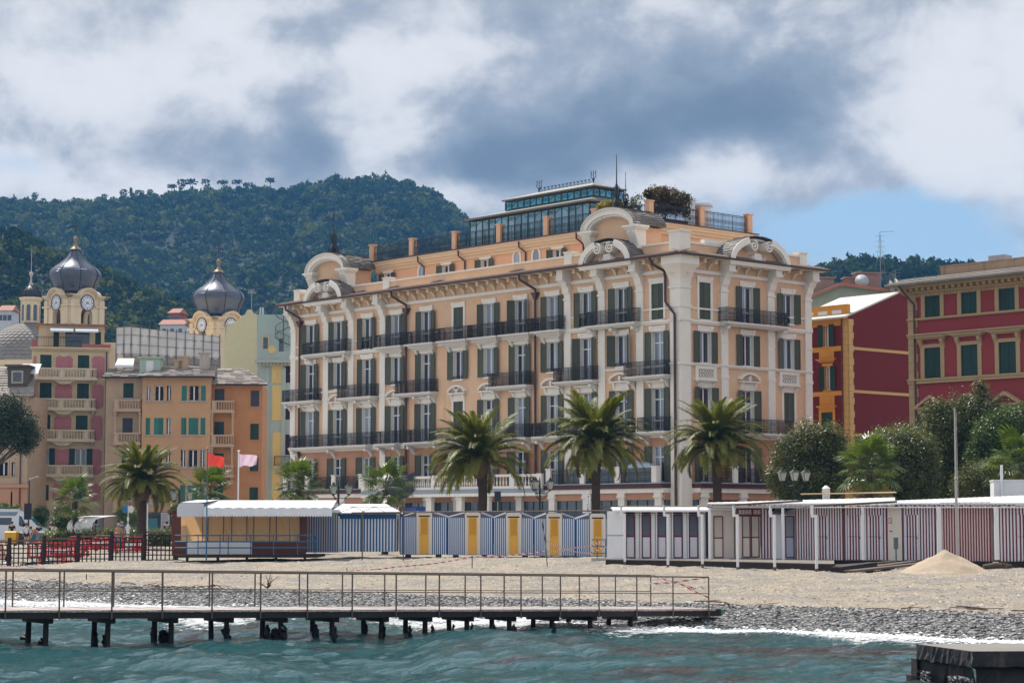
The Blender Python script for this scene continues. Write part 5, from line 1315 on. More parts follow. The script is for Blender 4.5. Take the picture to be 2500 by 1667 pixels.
place('railing', railing_mesh(1.6, .8, 1.0, False, None, .15), gh2, (q5x(690, 1137)[0], SY, q5x(690, 1137)[1])); b = MB(); xx, zz = q5x(690, 1137); b.box(xx - .9, xx + .9, SY - .85, SY, zz - .3, zz); b.build('balcony', M_stone, gh2)
for px_ in (632, 638):
 b = MB(); x, z = po4.at(px_, 768); b.cyl((x, 2, z - .6), (x, 2, z + 1.0), .1, n=8); b.build('flue_pipe', mat('zinc', (.5, .52, .55), .35, .1, 3, metal=.6), gh2)
b = MB(); x, z = po4.at(614, 755); b.cyl((x, .2, z - .2), (x, .2, z + 2.1), .03, n=5); b.tube([(x - .4, .2, z + 1.9), (x + .5, .2, z + 1.9)], .02, 4)
for k in range(5): b.tube([(x - .35 + k * .2, .0, z + 1.75), (x - .35 + k * .2, .4, z + 2.05)], .015, 4)
b.build('antenna', M_stone, gh2)
# ---- church with two onion towers and a lantern dome
ch = thing('church', 'cream baroque church with two onion domed clock towers and a scaly dome', 'church', P(172, 1281, 300) * 1, 0)
ch.location.z = G0
M_church = mat('cream_church_stucco', (.70, .57, .40), .85, .07, .9, dirt=((.55, .43, .28), .8, .6)); M_lead = mat('lead_scales', (.085, .10, .14), .34, .2, 1.2, wave=('Z', 1.1, .5), bd=.05, spec=.8, metal=.45)
M_lead2 = mat('dark_lead', (.03, .033, .042), .45, .2, 2)
def tower(px, d, ydrop, seed):
 loc = P(px, 1281, d) - ch.location; k = d / FPX
 zc = P(px, 722 + ydrop, d).z - G0
 b = MB(); hw = 3.02
 b.box(-hw, hw, -hw, hw, 0, zc - 4.3)
 # belfry stage with arched openings on every face
 for i in range(4):
  Mx = Matrix.Rotation(i * math.pi / 2, 4, 'Z'); t = MB(); z0, z1 = zc - 4.3, zc - .35
  n = 10; r = .98; zs = zc - 2.95
  arc = arc_pts(0, zs, r, r, 0, math.pi, n)
  t.add([(-hw, -hw, z0), (-r, -hw, z0), (-r, -hw, zs), (-r, -hw, z1), (-hw, -hw, z1)], [(0, 1, 2, 3, 4)]); t.add([(hw, -hw, z0), (r, -hw, z0), (r, -hw, zs), (r, -hw, z1), (hw, -hw, z1)], [(4, 3, 2, 1, 0)])
  for j in range(n):
   p, q_ = arc[j], arc[j + 1]; t.add([(p[0], -hw, p[1]), (p[0], -hw, z1), (q_[0], -hw, z1), (q_[0], -hw, q_[1])], [(0, 1, 2, 3)]); t.add([(p[0], -hw, p[1]), (q_[0], -hw, q_[1]), (q_[0], -hw + .7, q_[1]), (p[0], -hw + .7, p[1])], [(0, 1, 2, 3)])
  for sx in (-1, 1): t.box(min(sx * r, sx * (r + .001)), max(sx * r, sx * (r + .001)), -hw, -hw + .7, z0, zs)
  # pilaster strips, mouldings and the curved hood over the clock
  for sx in (-1, 1): t.box(sx * 2.45 - .4, sx * 2.45 + .4, -hw - .18, -hw, z0, zc - .9)
  t.box(-hw - .2, -1.35, -hw - .3, -hw, zc - 1.85, zc - 1.62); t.box(1.35, hw + .2, -hw - .3, -hw, zc - 1.85, zc - 1.62)
  for e, dz in ((.28, 0), (.46, .16), (.64, .3)):
   t.box(-hw - e, -1.5, -hw - e, -hw + .3, zc - .62 + dz, zc - .47 + dz); t.box(1.5, hw + e, -hw - e, -hw + .3, zc - .62 + dz, zc - .47 + dz)
   arch_band(t, 0, zc - .62 + dz * .9, 1.42, 1.05, .17, -hw - e, -hw + .3, 0, math.pi, 12)
  t.prism([(-1.5, zc - .7)] + [(1.5, zc - .7)] + arc_pts(0, zc - .6, 1.45, 1.1, 0, math.pi, 12), -hw - .08, -hw + .3)
  b.add([Mx @ Vector(v) for v in t.v], t.f, 0)
 rz = R(-43)
 o = b.build('bell_tower', M_church, ch, loc, rz); o.location.z = 0
 for i in range(4):
  c = MB(); c.cyl((0, -hw - .12, 0), (0, -hw - .02, 0), 1.12, n=28); arch_band(c, 0, 0, 1.05, 1.05, .12, -hw - .17, -hw - .1, 0, 6.2832, 28, 1)
  for h in range(12):
   a = h * math.pi / 6; ca, sa = math.sin(a), math.cos(a)
   for off in ((-.05, .05) if h % 3 else (-.09, 0, .09)):
    x0, z0_ = ca * .70 + sa * off, sa * .70 - ca * off; x1, z1_ = ca * .96 + sa * off, sa * .96 - ca * off
    c.add([(x0 - sa * .022, -hw - .13, z0_ + ca * .022), (x0 + sa * .022, -hw - .13, z0_ - ca * .022), (x1 + sa * .022, -hw - .13, z1_ - ca * .022), (x1 - sa * .022, -hw - .13, z1_ + ca * .022)], [(0, 1, 2, 3)], 1)
  for ang, L, w in ((R(114), .55, .07), (R(228), .85, .05)):
   dx, dz = math.sin(ang), math.cos(ang); c.add([(-dx * .2 + dz * w, -hw - .15, -dz * .2 - dx * w), (dx * L, -hw - .15, dz * L), (-dx * .2 - dz * w, -hw - .15, -dz * .2 + dx * w)], [(0, 1, 2)], 1)
  q_ = c.build('clock_face', [mat('clock_white', (.66, .68, .74), .6, .04, 3), mat('clock_black', (.012, .012, .02), .6)], o, (0, 0, zc - 1.25), i * math.pi / 2)
 D = MB(); m_ = k
 pf = [(52, 716), (50, 712), (52, 706), (57, 692), (62, 682), (65, 675), (64, 669), (61, 663), (56.5, 658.5), (50, 653), (42.5, 648), (35, 642), (28, 636), (23, 630.5), (19, 625.5), (16, 620), (13.5, 615), (11, 610.5)]
 D.lathe([(r_ * m_ * 1.0, P(px, y_ + ydrop, d).z - G0) for r_, y_ in pf], 32, (0, 0, 0), ph=R(22.5))
 dm = D.build('onion_dome', M_lead, o, smooth=True)
 rb = MB()
 for kk in range(8):
  a = R(22.5) + kk * math.pi / 4; rb.tube([(r_ * m_ * 1.005 * math.cos(a), r_ * m_ * 1.005 * math.sin(a), P(px, y_ + ydrop, d).z - G0) for r_, y_ in pf], .07, 4)
 rb.build('dome_rib', M_lead2, dm)
 F = MB(); zf = lambda y_: P(px, y_ + ydrop, d).z - G0
 F.lathe([(.85, zf(611)), (.85, zf(609)), (.55, zf(605)), (.35, zf(601)), (.18, zf(596)), (.16, zf(590)), (.34, zf(586)), (.34, zf(581)), (.12, zf(577)), (.06, zf(574))], 12); F.build('finial', mat('gilt_stone', (.26, .18, .10), .5, .1, 3), dm, smooth=40)
 C_ = MB(); C_.cyl((0, 0, zf(576)), (0, 0, zf(532)), .08, n=5); C_.box(-.65, .65, -.04, .04, zf(554), zf(552.3)); C_.build('cross', M_iron, dm, (0, 0, 0), R(40))
tower(172, 300, 0, 1); tower(526, 318, 55, 2)
# scaly dome and its lantern
dl = P(64, 1281, 292) - ch.location; dl.z = 0
zb_ = P(64, 880, 292).z - G0; zt_ = P(64, 792, 292).z - G0; RD = 6.3
o = MB(); o.lathe([(RD, 0), (RD, zb_ - 1), (RD + .3, zb_ - 1), (RD + .3, zb_ - .4), (RD - .1, zb_ - .4), (RD - .1, zb_ - .2)], 24); dome = o.build('dome_drum', M_church, ch, dl)
sc_ = MB(); rows_ = 15
for k in range(rows_):
 a0, a1 = k / rows_ * R(80), (k + 1.25) / rows_ * R(80); nn = 44
 for j in range(nn):
  t0 = (j + (.5 if k % 2 else 0)) / nn * 6.283; w = 6.283 / nn * .5
  def pp(a, t, e): return ((RD + e) * math.cos(a) * math.cos(t), (RD + e) * math.cos(a) * math.sin(t), zb_ - .2 + (zt_ - zb_ + .4) * math.sin(a) / math.sin(R(80)) + e * .5)
  if math.sin(t0) > .35: continue
  am = a0 + (a1 - a0) * .35
  sc_.add([pp(a0, t0, .12), pp(am, t0 + w, .07), pp(a1, t0 + w, .0), pp(a1, t0 - w, .0), pp(am, t0 - w, .07)], [(0, 1, 2, 3, 4)])
sc_.add([pp(0, t, -.02) for t in np.linspace(0, 6.1, 20)], [tuple(range(20))])
tag(sc_.build('dome_scales', mat('stone_scales', (.24, .22, .205), .75, .3, 1.5), dome), kind='stuff')
inner = MB(); inner.lathe([(RD * math.cos(R(a)), zb_ - .2 + (zt_ - zb_ + .4) * math.sin(R(a)) / math.sin(R(80))) for a in range(0, 81, 8)], 28); inner.build('dome_shell', M_stone, dome, smooth=True)
ln = MB(); zl0, zl1 = zt_ - .3, P(64, 727, 292).z - G0
ln.lathe([(1.45, zl0), (1.45, zl0 + .5), (1.3, zl0 + .5), (1.3, zl1 - .5), (1.5, zl1 - .4), (1.62, zl1 - .15), (1.62, zl1)], 8, ph=R(22.5)); lo = ln.build('lantern', M_church, dome)
for kk in range(8):
 a = kk * math.pi / 4; w = MB(); w.prism([(-.27, 0), (.27, 0)] + arc_pts(0, 2.0, .27, .27, 0, math.pi, 8), -1.222, -1.19); w.build('pane', M_pane, lo, (0, 0, zl0 + .75), a)
 w = MB(); w.box(-.12, .12, -1.36, -1.2, zl0 + .5, zl1 - .5); w.build('pilaster', M_church, lo, (0, 0, 0), a + R(22.5))
cp_ = MB(); hz = P(64, 697, 292).z - G0 - zl1
cp_.lathe([(1.45, zl1), (1.42, zl1 + hz * .25), (1.2, zl1 + hz * .55), (.8, zl1 + hz * .8), (.35, zl1 + hz * .97), (.2, zl1 + hz)], 16); cp_.build('lantern_cap', M_lead2, lo, smooth=True)
rb = MB()
for kk in range(16): rb.tube([((r_ + .03) * math.cos(kk * .3927), (r_ + .03) * math.sin(kk * .3927), z_) for r_, z_ in ((1.45, zl1), (1.42, zl1 + hz * .25), (1.2, zl1 + hz * .55), (.8, zl1 + hz * .8), (.35, zl1 + hz * .97))], .05, 4)
rb.build('lantern_rib', M_lead2, lo)
fn = MB(); z_ = zl1 + hz; fn.lathe([(.35, z_), (.3, z_ + .25), (.14, z_ + .5), (.12, z_ + 1.2), (.3, z_ + 1.5), (.3, z_ + 1.75), (.06, z_ + 2.0), (.03, z_ + 5.2)], 10); fn.build('finial', M_stone, lo, smooth=40)
nv = MB(); nv.box(-16, 30, 4, 20, 0, P(172, 830, 300).z - G0); nv.build('nave', M_church, ch)
# ---- scaffolding with white netting
sc = thing('scaffolding', 'roof scaffolding of poles hung with white netting beside the church', 'scaffolding', P(283, 1281, 255), R(6)); sc.location.z = G0
pls = Off(Plane(283, 255, R(6)), G0)
xs_ = [pls.at(p_, 850)[0] for p_ in (283, 302, 320, 342, 364, 386, 408, 430, 452, 474, 496, 517, 536)]
def topz(x): t = (x - xs_[0]) / (xs_[-1] - xs_[0]); return np.interp(t, [0, .14, .142, 1], [pls.at(300, 800)[1], pls.at(300, 796)[1], pls.at(320, 798)[1], pls.at(536, 822)[1]])
zb0 = pls.at(400, 905)[1]
b = MB()
for x in xs_:
 for y in (0, 1.2): b.cyl((x, y, 0), (x, y, topz(x) + .3), .05, n=5)
for x0, x1 in zip(xs_[:-1], xs_[1:]):
 for f in (0, .18, .4, .62, .82):
  for y in (0, 1.2): b.cyl((x0, y, topz(x0) + (zb0 - topz(x0)) * f), (x1, y, topz(x1) + (zb0 - topz(x1)) * f), .035, n=4)
b.build('pole_frame', mat('scaffold_steel', (.12, .11, .10), .5, .2, 3), sc)
for x0, x1 in zip(xs_[:-1], xs_[1:]):
 n = MB(); k = 8
 for i in range(k):
  for j in range(k):
   def pt(u, v):
    x = x0 + (x1 - x0) * u; z = topz(x) + (zb0 - topz(x)) * (v * .62)
    return (x, -.06 + .14 * math.sin(u * math.pi) * math.sin(v * 5 + x) , z - .15 * math.sin(u * math.pi) * (v > .9))
   n.add([pt(i / k, j / k), pt((i + 1) / k, j / k), pt((i + 1) / k, (j + 1) / k), pt(i / k, (j + 1) / k)], [(0, 1, 2, 3)])
 n.build('netting', mat('white_netting', (.62, .59, .57), .9, .10, 2), sc, (0, .16, 0), smooth=True)
b = MB(); b.box(xs_[1], xs_[-1], 1.6, 6, 0, zb0 + 2.2); b.build('house_wall', mat('grey_render', (.34, .31, .28), .9, .15, 1), sc)
# ---- little houses on the hillside
for px_, py_, w, h, d, m, lab in ((425, 777, 26, 13, 430, (.28, .09, .06), 'small red house on the wooded spur'), (420, 812, 60, 20, 400, (.42, .45, .50), 'small pale house with red roof left of the second tower'), (12, 770, 34, 12, 380, (.42, .44, .46), 'small pale house half hidden by trees at the left edge')):
 p = P(px_, py_, d); k = d / FPX; t = thing('hillside_house', lab, 'house', (p.x, d, p.z - 1.0), R(rng.uniform(-20, 20)), 'houses on the hillside')
 W, H = w * k, h * k + 1.0; b = MB(); b.box(-W / 2, W / 2, 0, 5, -2, H); b.build('wall', mat('hillwall' + lab[6:10], m, .85, .1, 1), t)
 b = MB(); b.add([(-W / 2 - .3, -.4, H), (W / 2 + .3, -.4, H), (W / 2 + .3, 5.4, H), (-W / 2 - .3, 5.4, H), (-W / 2, 2.5, H + 1.2), (W / 2, 2.5, H + 1.2)], [(0, 1, 5, 4), (1, 2, 5), (2, 3, 4, 5), (3, 0, 4)]); b.build('roof', mat('hill_roof', (.32, .14, .10), .8, .2, 2), t)
 for i in range(3): w_ = MB(); w_.box(-.35, .35, -.03, 0, 0, 1.0); w_.build('window', M_pane, t, (-W / 2 + W * (i + .5) / 3, 0, H - 1.8), 0)
# ---- red and yellow house (corner towards us, same street grid as the hotel)
M_red = mat('deep_red_stucco', (.14, .009, .010), .85, .14, 1.0, dirt=((.085, .008, .012), .8, .55)); M_yel = mat('yellow_trim', (.62, .30, .055), .8, .08, 2.0); M_yel2 = mat('pale_yellow_quoin', (.56, .36, .14), .8, .10, 2.0)
M_ros = mat('rose_red_stucco', (.27, .042, .046), .85, .08, 1.1, dirt=((.21, .03, .04), .9, .58)); M_bst = mat('beige_trim', (.42, .30, .17), .8, .08, 2.0)
c_ = P(2073, 1000, 172); rh = thing('red_house', 'deep red house with yellow quoins and white lit roof beside the hotel', 'house', (c_.x, 172, 1.18), 0)
class Ray2:
 def __init__(s, o, e, z): s.o, s.e, s.z = np.array(o), np.array(e), z
 def at(s, px, py):
  r = ray(px, py); A = np.array([[r[0], -s.e[0]], [r[1], -s.e[1]]]); t, k = np.linalg.solve(A, s.o); return float(k), float(HC + r[2] * t - s.z)
 def rect(s, x0, x1, y0, y1):
  a = s.at(x0, (y0 + y1) / 2)[0]; b = s.at(x1, (y0 + y1) / 2)[0]; xm = (x0 + x1) / 2
  return a, b, s.at(xm, y1)[1], s.at(xm, y0)[1]
eL = (-U1.x, -U1.y); eR = (U2.x, U2.y)
fr = Ray2((c_.x, 172), eL, 1.18); sd = Ray2((c_.x, 172), eR, 1.18)
W = -fr.at(1950, 800)[0]; ze = fr.at(2066, 772)[1]
rects = [(2003, 2032, 793, 846), (2006, 2036, 894, 952), (2006, 2034, 1006, 1062)]
hol = []
for i, r in enumerate(rects):
 a, b, c, d = fr.rect(*r); w, h = round(b - a, 2), round(d - c, 2)
 if i < 2: w2 = w * .48; a, b = (a + b) / 2 - w2 / 2, (a + b) / 2 + w2 / 2; w = round(w2, 2)
 hol.append((a, b, c, d))
 m = Matrix.Rotation(RL, 3, 'Z') @ Vector(((a + b) / 2, 0, c))
 window(rh, m, RL, w, h, plain_surround(w, h, .25, M_yel), 'open' if i < 2 else 'closed', None, M_dgreen, max(w * .85, .55), 4, panes=('l', 'd'))
b = MB(); facade(b, -W, 0, 0, ze, hol, .25); b.build('wall', [M_red, M_yel, mat('dark_room', (0, 0, 0))], rh, (0, 0, 0), RL)
for y0, y1 in ((846, 858), (955, 966), (1053, 1062), (776, 796)): z0, z1 = fr.at(2030, y1)[1], fr.at(2030, y0)[1]; b = MB(); b.box(-W, 0, -.06, -.002, z0, z1); b.build('string_course', M_yel, rh, (0, 0, 0), RL)
for y0, y1 in ((857, 876), (967, 990)):
 z0, z1 = fr.at(2020, y1)[1], fr.at(2020, y0)[1]; xa, xb = fr.at(2001, 870)[0], fr.at(2037, 870)[0]
 b = MB(); b.box(xa, xb, -.08, -.002, z0, z1); b.box(xa + .3, xb - .3, -.11, -.081, z0 + .12, z1 - .12); b.build('apron_panel', M_yel, rh, (0, 0, 0), RL)
 b = MB(); z2 = z0 - (z1 - z0) * .45
 for k in range(3): b.box(xa - .15 * k * .8, xb + .15 * k * .8, -.10 - .08 * k, -.002, z2 + (z0 - z2) * k / 3 + .002, z2 + (z0 - z2) * (k + 1) / 3)
 b.build('window_hood', M_yel, rh, (0, 0, 0), RL)
SL = sd.at(2240, 800)[0]; zr = sd.at(2192, 716)[1]; xr_ = sd.at(2192, 716)[0]
b = MB(); n_ = 40; b.prism([(.05, 0), (SL, 0), (SL, sd.at(2222, 733)[1]), (xr_, zr), (.05, ze)], 0, .3); b.build('gable_wall', M_red, rh, (0, 0, 0), RR)
for y in (846, 951, 1058): z1, z0 = sd.at(2078, y)[1], sd.at(2078, y + 7)[1]; b = MB(); b.box(.4, SL, -.05, -.002, z0, z1); b.build('string_course', M_yel2, rh, (0, 0, 0), RR)
for F, rz, sg in ((fr, RL, -1), (sd, RR, 1)):
 z = 0.0; k = 0
 while z < ze - .3:
  wq = (.62 if k % 2 else .5); q = MB(); q.box(min(0, sg * wq), max(0, sg * wq), -.09, 0, 0, .52); place('quoin', cached(('rq', wq, sg), lambda: q.mesh('quoin', M_yel2)), rh, (0, 0, z), rz); z += .54; k += 1
# roof: x=r along U2, y=s along U1
b = MB(); Rw = SL; oh_ = .5
xm = xr_
b.add([(-oh_, -oh_ * .2, ze - .05), (-oh_, W + 1, ze - .05), (xm, W + 1, zr + .12), (xm, -oh_ * .2, zr + .12), (Rw, -oh_ * .2, sd.at(2222, 733)[1] - .3), (Rw, W + 1, sd.at(2222, 733)[1] - .3)], [(0, 3, 2, 1), (3, 4, 5, 2)])
b.add([(-oh_, -oh_ * .2, ze - .2), (-oh_, W + 1, ze - .2), (xm, W + 1, zr - .03), (xm, -oh_ * .2, zr - .03)], [(0, 1, 2, 3)]); b.add([(-oh_, -oh_ * .2, ze - .2), (-oh_, -oh_ * .2, ze - .05), (xm, -oh_ * .2, zr + .12), (xm, -oh_ * .2, zr - .03)], [(0, 3, 2, 1)]); b.add([(-oh_, -.1, ze - .2), (-oh_, W + 1, ze - .2), (-oh_, W + 1, ze - .05), (-oh_, -.1, ze - .05)], [(0, 3, 2, 1)])
b.build('roof', mat('pale_slate_roof', (.50, .47, .43), .55, .2, 2, .3, 8), rh, (0, 0, 0), TH)
b = MB(); za = ze + .1; b.box(.3, .7, .3, W, ze + .1, ze + 1.05); b.build('roof_parapet', M_yel, rh, (0, 0, 0), TH)
for k in range(4): q = MB(); q.box(.27, .30, .9 + k * 1.5, 1.9 + k * 1.5, ze + .3, ze + .62); q.build('parapet_slot', M_wframe, rh, (0, 0, 0), TH)
b = MB(); b.tube([(-.55, -.15, ze - .1), (-.55, -.15, 0)], .06, 6); b.build('drainpipe', M_brown, rh, (0, 0, 0), RL)
# ---- rose red house at the right
c2 = P(2222, 1000, 150); rr_ = thing('rose_house', 'rose red house with beige pediments and closed green shutters', 'house', (c2.x, 150, 1.18), 0)
f2 = Ray2((c2.x, 150), eL, 1.18); rr_.location.z = 1.18
def z3(x, y): return 1950 + x / 3.41, 600 + y / 3.41
XR = f2.at(2640, 800)[0]; zt = f2.at(2300, 690)[1]
top = [(1052, 1180, 400, 590), (1340, 1470, 370, 570), (1668, 1803, 340, 540)]; mid = [(1050, 1185, 845, 1100), (1338, 1478, 825, 1080), (1670, 1813, 800, 1060)]; low = [(1050, 1190, 1420, 1680), (1338, 1478, 1405, 1660), (1670, 1813, 1385, 1640)]
hol = []; specs = []
for grp, rs in enumerate((top, mid, low)):
 cs = []
 for r in rs:
  p0, p1 = z3(r[0], r[2]), z3(r[1], r[3]); a, b, c, d = f2.rect(p0[0], p1[0], p0[1], p1[1]); cs.append((a, b, c, d))
 w = np.mean([q[1] - q[0] for q in cs]); zc0, zc1 = np.mean([q[2] for q in cs]), np.mean([q[3] for q in cs]); xs_ = [(q[0] + q[1]) / 2 for q in cs]; dx = (xs_[2] - xs_[0]) / 2
 for k in range(5): specs.append((grp, xs_[0] + dx * k, w, zc0, zc1, k)); hol.append((xs_[0] + dx * k - w / 2, xs_[0] + dx * k + w / 2, zc0, zc1))
def rose_sur(grp, w, h):
 b = MB(); t = .32
 b.box(-w / 2 - t, -w / 2, -.08, 0, 0, h); b.box(w / 2, w / 2 + t, -.08, 0, 0, h); b.box(-w / 2 - t, w / 2 + t, -.085, 0, h, h + .25)
 if grp:
  q = .58 if grp == 1 else .42
  b.box(-w / 2 - t, w / 2 + t, -.05, 0, h + .25, h + q, 1)
  for sg in (-1, 1): b.prof([(0, h - .1), (0, h + q), (-.35, h + q), (-.3, h + q - .2), (-.1, h + .1)], sg * (w / 2 + t * .7) - .15, sg * (w / 2 + t * .7) + .15)
  for k in range(3): b.box(-w / 2 - t - .15 - .08 * k, w / 2 + t + .15 + .08 * k, -.3 - .1 * k, 0, h + q + .075 * k, h + q + .075 * (k + 1))
 if grp == 2:
  W_ = w / 2 + t + .4; zz = h + .645
  for sg in (-1, 1): b.prism([(sg * W_, zz), (sg * (W_ - .38), zz), (0, zz + .62), (0, zz + .84)][::-sg], -.45, 0)
  b.prism([(-W_ + .3, zz), (W_ - .3, zz), (0, zz + .64)], -.08, -.002, 1)
 return b.mesh('window', [M_bst, M_ros])
for grp, x, w, z0, z1, k in specs:
 w, h = round(w, 2), round(z1 - z0, 2)
 window(rr_, Matrix.Rotation(RL, 3, 'Z') @ Vector((x, 0, z0)), RL, w, h, cached(('rose', grp), lambda: rose_sur(grp, w, h)), 'open' if (grp == 2 and k == 0) else 'closed', .6 if grp == 2 else None, M_dgreen, w * .5, 5)
b = MB(); facade(b, 0, XR, 0, zt, hol, .25); b.box(.002, XR, .26, 12, 0, zt); b.build('wall', [M_ros, M_bst, mat('dark_room', (0, 0, 0))], rr_, (0, 0, 0), RL)
b = MB(); b.box(-.002, .25, .3, 12, 0, zt); b.build('side_wall', M_red, rr_, (0, 0, 0), RL)
for y0, y1, pr_ in ((605, 625, .12), (735, 765, .16), (1110, 1150, .18)):
 z0, z1 = f2.at(*z3(1000, y1))[1], f2.at(*z3(1000, y0))[1]; b = MB(); b.box(-.05, XR, -pr_, -.002, z0, z1); b.box(-.05, XR, -pr_ - .08, -.003, z1 - .12, z1 + .002); b.build('string_course', M_bst, rr_, (0, 0, 0), RL)
za, zb = f2.at(*z3(1000, 590))[1], f2.at(*z3(1000, 400))[1]
xw = sorted(q[1] for q in specs if q[0] == 0); ww = specs[0][2]
z = 0.0; k = 0
while z < zt - .2:
 q = MB(); q.box(0, .8 if k % 2 else .7, -.1, 0, 0, .6); place('quoin', cached(('roq', k % 2), lambda: q.mesh('quoin', M_bst)), rr_, (0, 0, z), RL); z += .62; k += 1
b = MB()      # cornice with dentils
b.box(-.1, XR, -.06, 0, zt - .86, zt - .62); b.box(-.2, XR, -.3, 0, zt - .62, zt - .5); b.box(-.3, XR, -.75, 0, zt - .28, zt - .11); x = 0
while x < XR: b.box(x, x + .26, -.58, 0, zt - .49, zt - .285); b.box(x, x + .12, -.12, -.061, zt - .82, zt - .7); b.box(x + .25, x + .37, -.12, -.061, zt - .82, zt - .7); x += .52
b.build('cornice', M_bst, rr_, (0, 0, 0), RL)
b = MB(); n = int((XR + 1) / .5)
for i in range(n):
 x = -1.0 + i * .5
 for r_ in range(3): b.add([(x, -1.5 + r_ * .8, zt - .02 + r_ * .22 + .08), (x + .47, -1.5 + r_ * .8, zt - .02 + r_ * .22 + .08), (x + .47, -.7 + r_ * .8, zt + .2 + r_ * .22), (x, -.7 + r_ * .8, zt + .2 + r_ * .22), (x, -1.5 + r_ * .8, zt - .04 + r_ * .22), (x + .47, -1.5 + r_ * .8, zt - .04 + r_ * .22)], [(0, 1, 2, 3), (4, 5, 1, 0)])
b.box(-1.0, XR, -1.45, 11, zt - .10, zt - .03); tag(b.build('roof_tiles', M_roof, rr_, (0, 0, 0), RL), kind='stuff')
b = MB(); b.box(1.9, XR, 1.3, 1.6, zt + .2, zt + 1.3); b.box(1.9, 2.2, 1.6, 10, zt + .2, zt + 1.3); b.box(1.85, XR, 1.25, 1.65, zt + 1.3, zt + 1.38); b.build('roof_parapet', mat('weathered_render', (.40, .28, .18), .9, .2, 1.5, dirt=((.2, .16, .12), 1.2, .52)), rr_, (0, 0, 0), RL)
x, z_ = f2.at(2370, 635); b = MB(); b.box(x - .65, x + .65, 3, 4, z_ - .9, z_ + .6); b.cyl((x + .2, 2.98, z_), (x + .2, 2.96, z_), .3, n=14, m=1); b.build('roof_unit', [mat('light_grey_metal', (.42, .45, .48), .5, .1, 3), M_iron], rr_, (0, 0, 0), RL)
b = MB(); x = f2.at(2236, 800)[0]; b.tube([(x - .4, -1.4, zt - .1), (x - .3, -.9, zt - .6), (x, -.16, zt - 1.4), (x, -.16, 0)], .08, 6); b.build('drainpipe', M_brown, rr_, (0, 0, 0), RL)
# ---- green gabled house behind the red one
pl6 = Plane(1975, 212, R(10)); q6 = Off(pl6, 1.18); gb = thing('green_gable_house', 'pale green gabled house with terracotta verge behind the red house', 'house', (pl6.o[0], pl6.o[1], 1.18), pl6.rz)
pts = [(1970, 1000), (1970, 722), (2050, 691), (2225, 715), (2225, 1000)]
b = MB(); b.prism([q6.at(*q) for q in pts][::1] if False else [(q6.at(*q)[0], max(0, q6.at(*q)[1] if q[1] < 900 else 0)) for q in (pts[0], pts[4], pts[3], pts[2], pts[1])], 0, 9); b.build('gable_wall', mat('pale_green_render', (.27, .31, .24), .9, .1, 1.5), gb)
r_ = [q6.at(*q) for q in ((1960, 728), (2050, 691), (2235, 716))]
b = MB()
for p, q in zip(r_[:-1], r_[1:]): b.add([(p[0], -.5, p[1]), (q[0], -.5, q[1]), (q[0], 9.5, q[1]), (p[0], 9.5, p[1]), (p[0], -.5, p[1] - .3), (q[0], -.5, q[1] - .3)], [(0, 1, 2, 3), (4, 5, 1, 0)])
b.build('roof', mat('terracotta_roof', (.36, .15, .09), .85, .2, 2), gb)
for px_, py_, w, h in ((2088, 690, 1.2, 1.4), (2130, 690, 2.6, 2.6), (2010, 690, 3.0, 1.4)):
 x, z = q6.at(px_, py_); b = MB(); b.box(x - w / 2, x + w / 2, 1, 2.2, z - 2, z + h * .4); b.box(x - w / 2 - .15, x + w / 2 + .15, .85, 2.35, z + h * .4, z + h * .4 + .15); b.build('chimney', mat('chimney_render', (.30, .20, .17), .9, .2, 2), gb)
x, z = q6.at(2107, 686); b = MB(); b.lathe([(0, 0), (.5, .05), (.95, .2), (1.1, .34)], 18); b.build('dish', mat('light_grey_metal', (.42, .45, .48)), gb, (x, .4, z), 0, True, (R(80), 0, R(-15))).scale = (.65, .65, .3)
b = MB(); x, z = q6.at(2150, 690); zt_ = q6.at(2150, 566)[1]; b.cyl((x, 0, z - 1), (x, 0, zt_), .06, .03, 5); b.tube([(x, 0, zt_), (x + 1.5, 0, zt_ + .08)], .025, 4)
for k in range(5): b.tube([(x - .5, 0, z + 2.6 + k * .55), (x + .5, 0, z + 2.6 + k * .55)], .02, 4)
for s_ in (-1, 1): b.tube([(x, 0, z + 5), (x + s_ * .8, 0, z - 1)], .015, 4)
b.tube([(x, 0, zt_ - 2), (x, 0, zt_)], .02, 4); b.build('antenna', mat('galvanised', (.22, .23, .25), .45, .1, 4, metal=.5), gb)
for px_, py_ in ((2165, 705), (2178, 700)):
 x, z = q6.at(px_, py_); b = MB(); b.lathe([(0, 0), (.4, .05), (.75, .2)], 14); b.build('dish', M_stone, gb, (x, -1, z), 0, True, (R(75), 0, R(50)))
 b = MB(); b.cyl((x, -1, z - 1.5), (x, -1, z + 1.6), .03, n=4)
 for k in range(4): b.tube([(x - .4, -1, z + .6 + k * .3), (x + .5, -1.3, z + .7 + k * .3)], .02, 4)
 b.build('antenna', _M['galvanised'], gb)
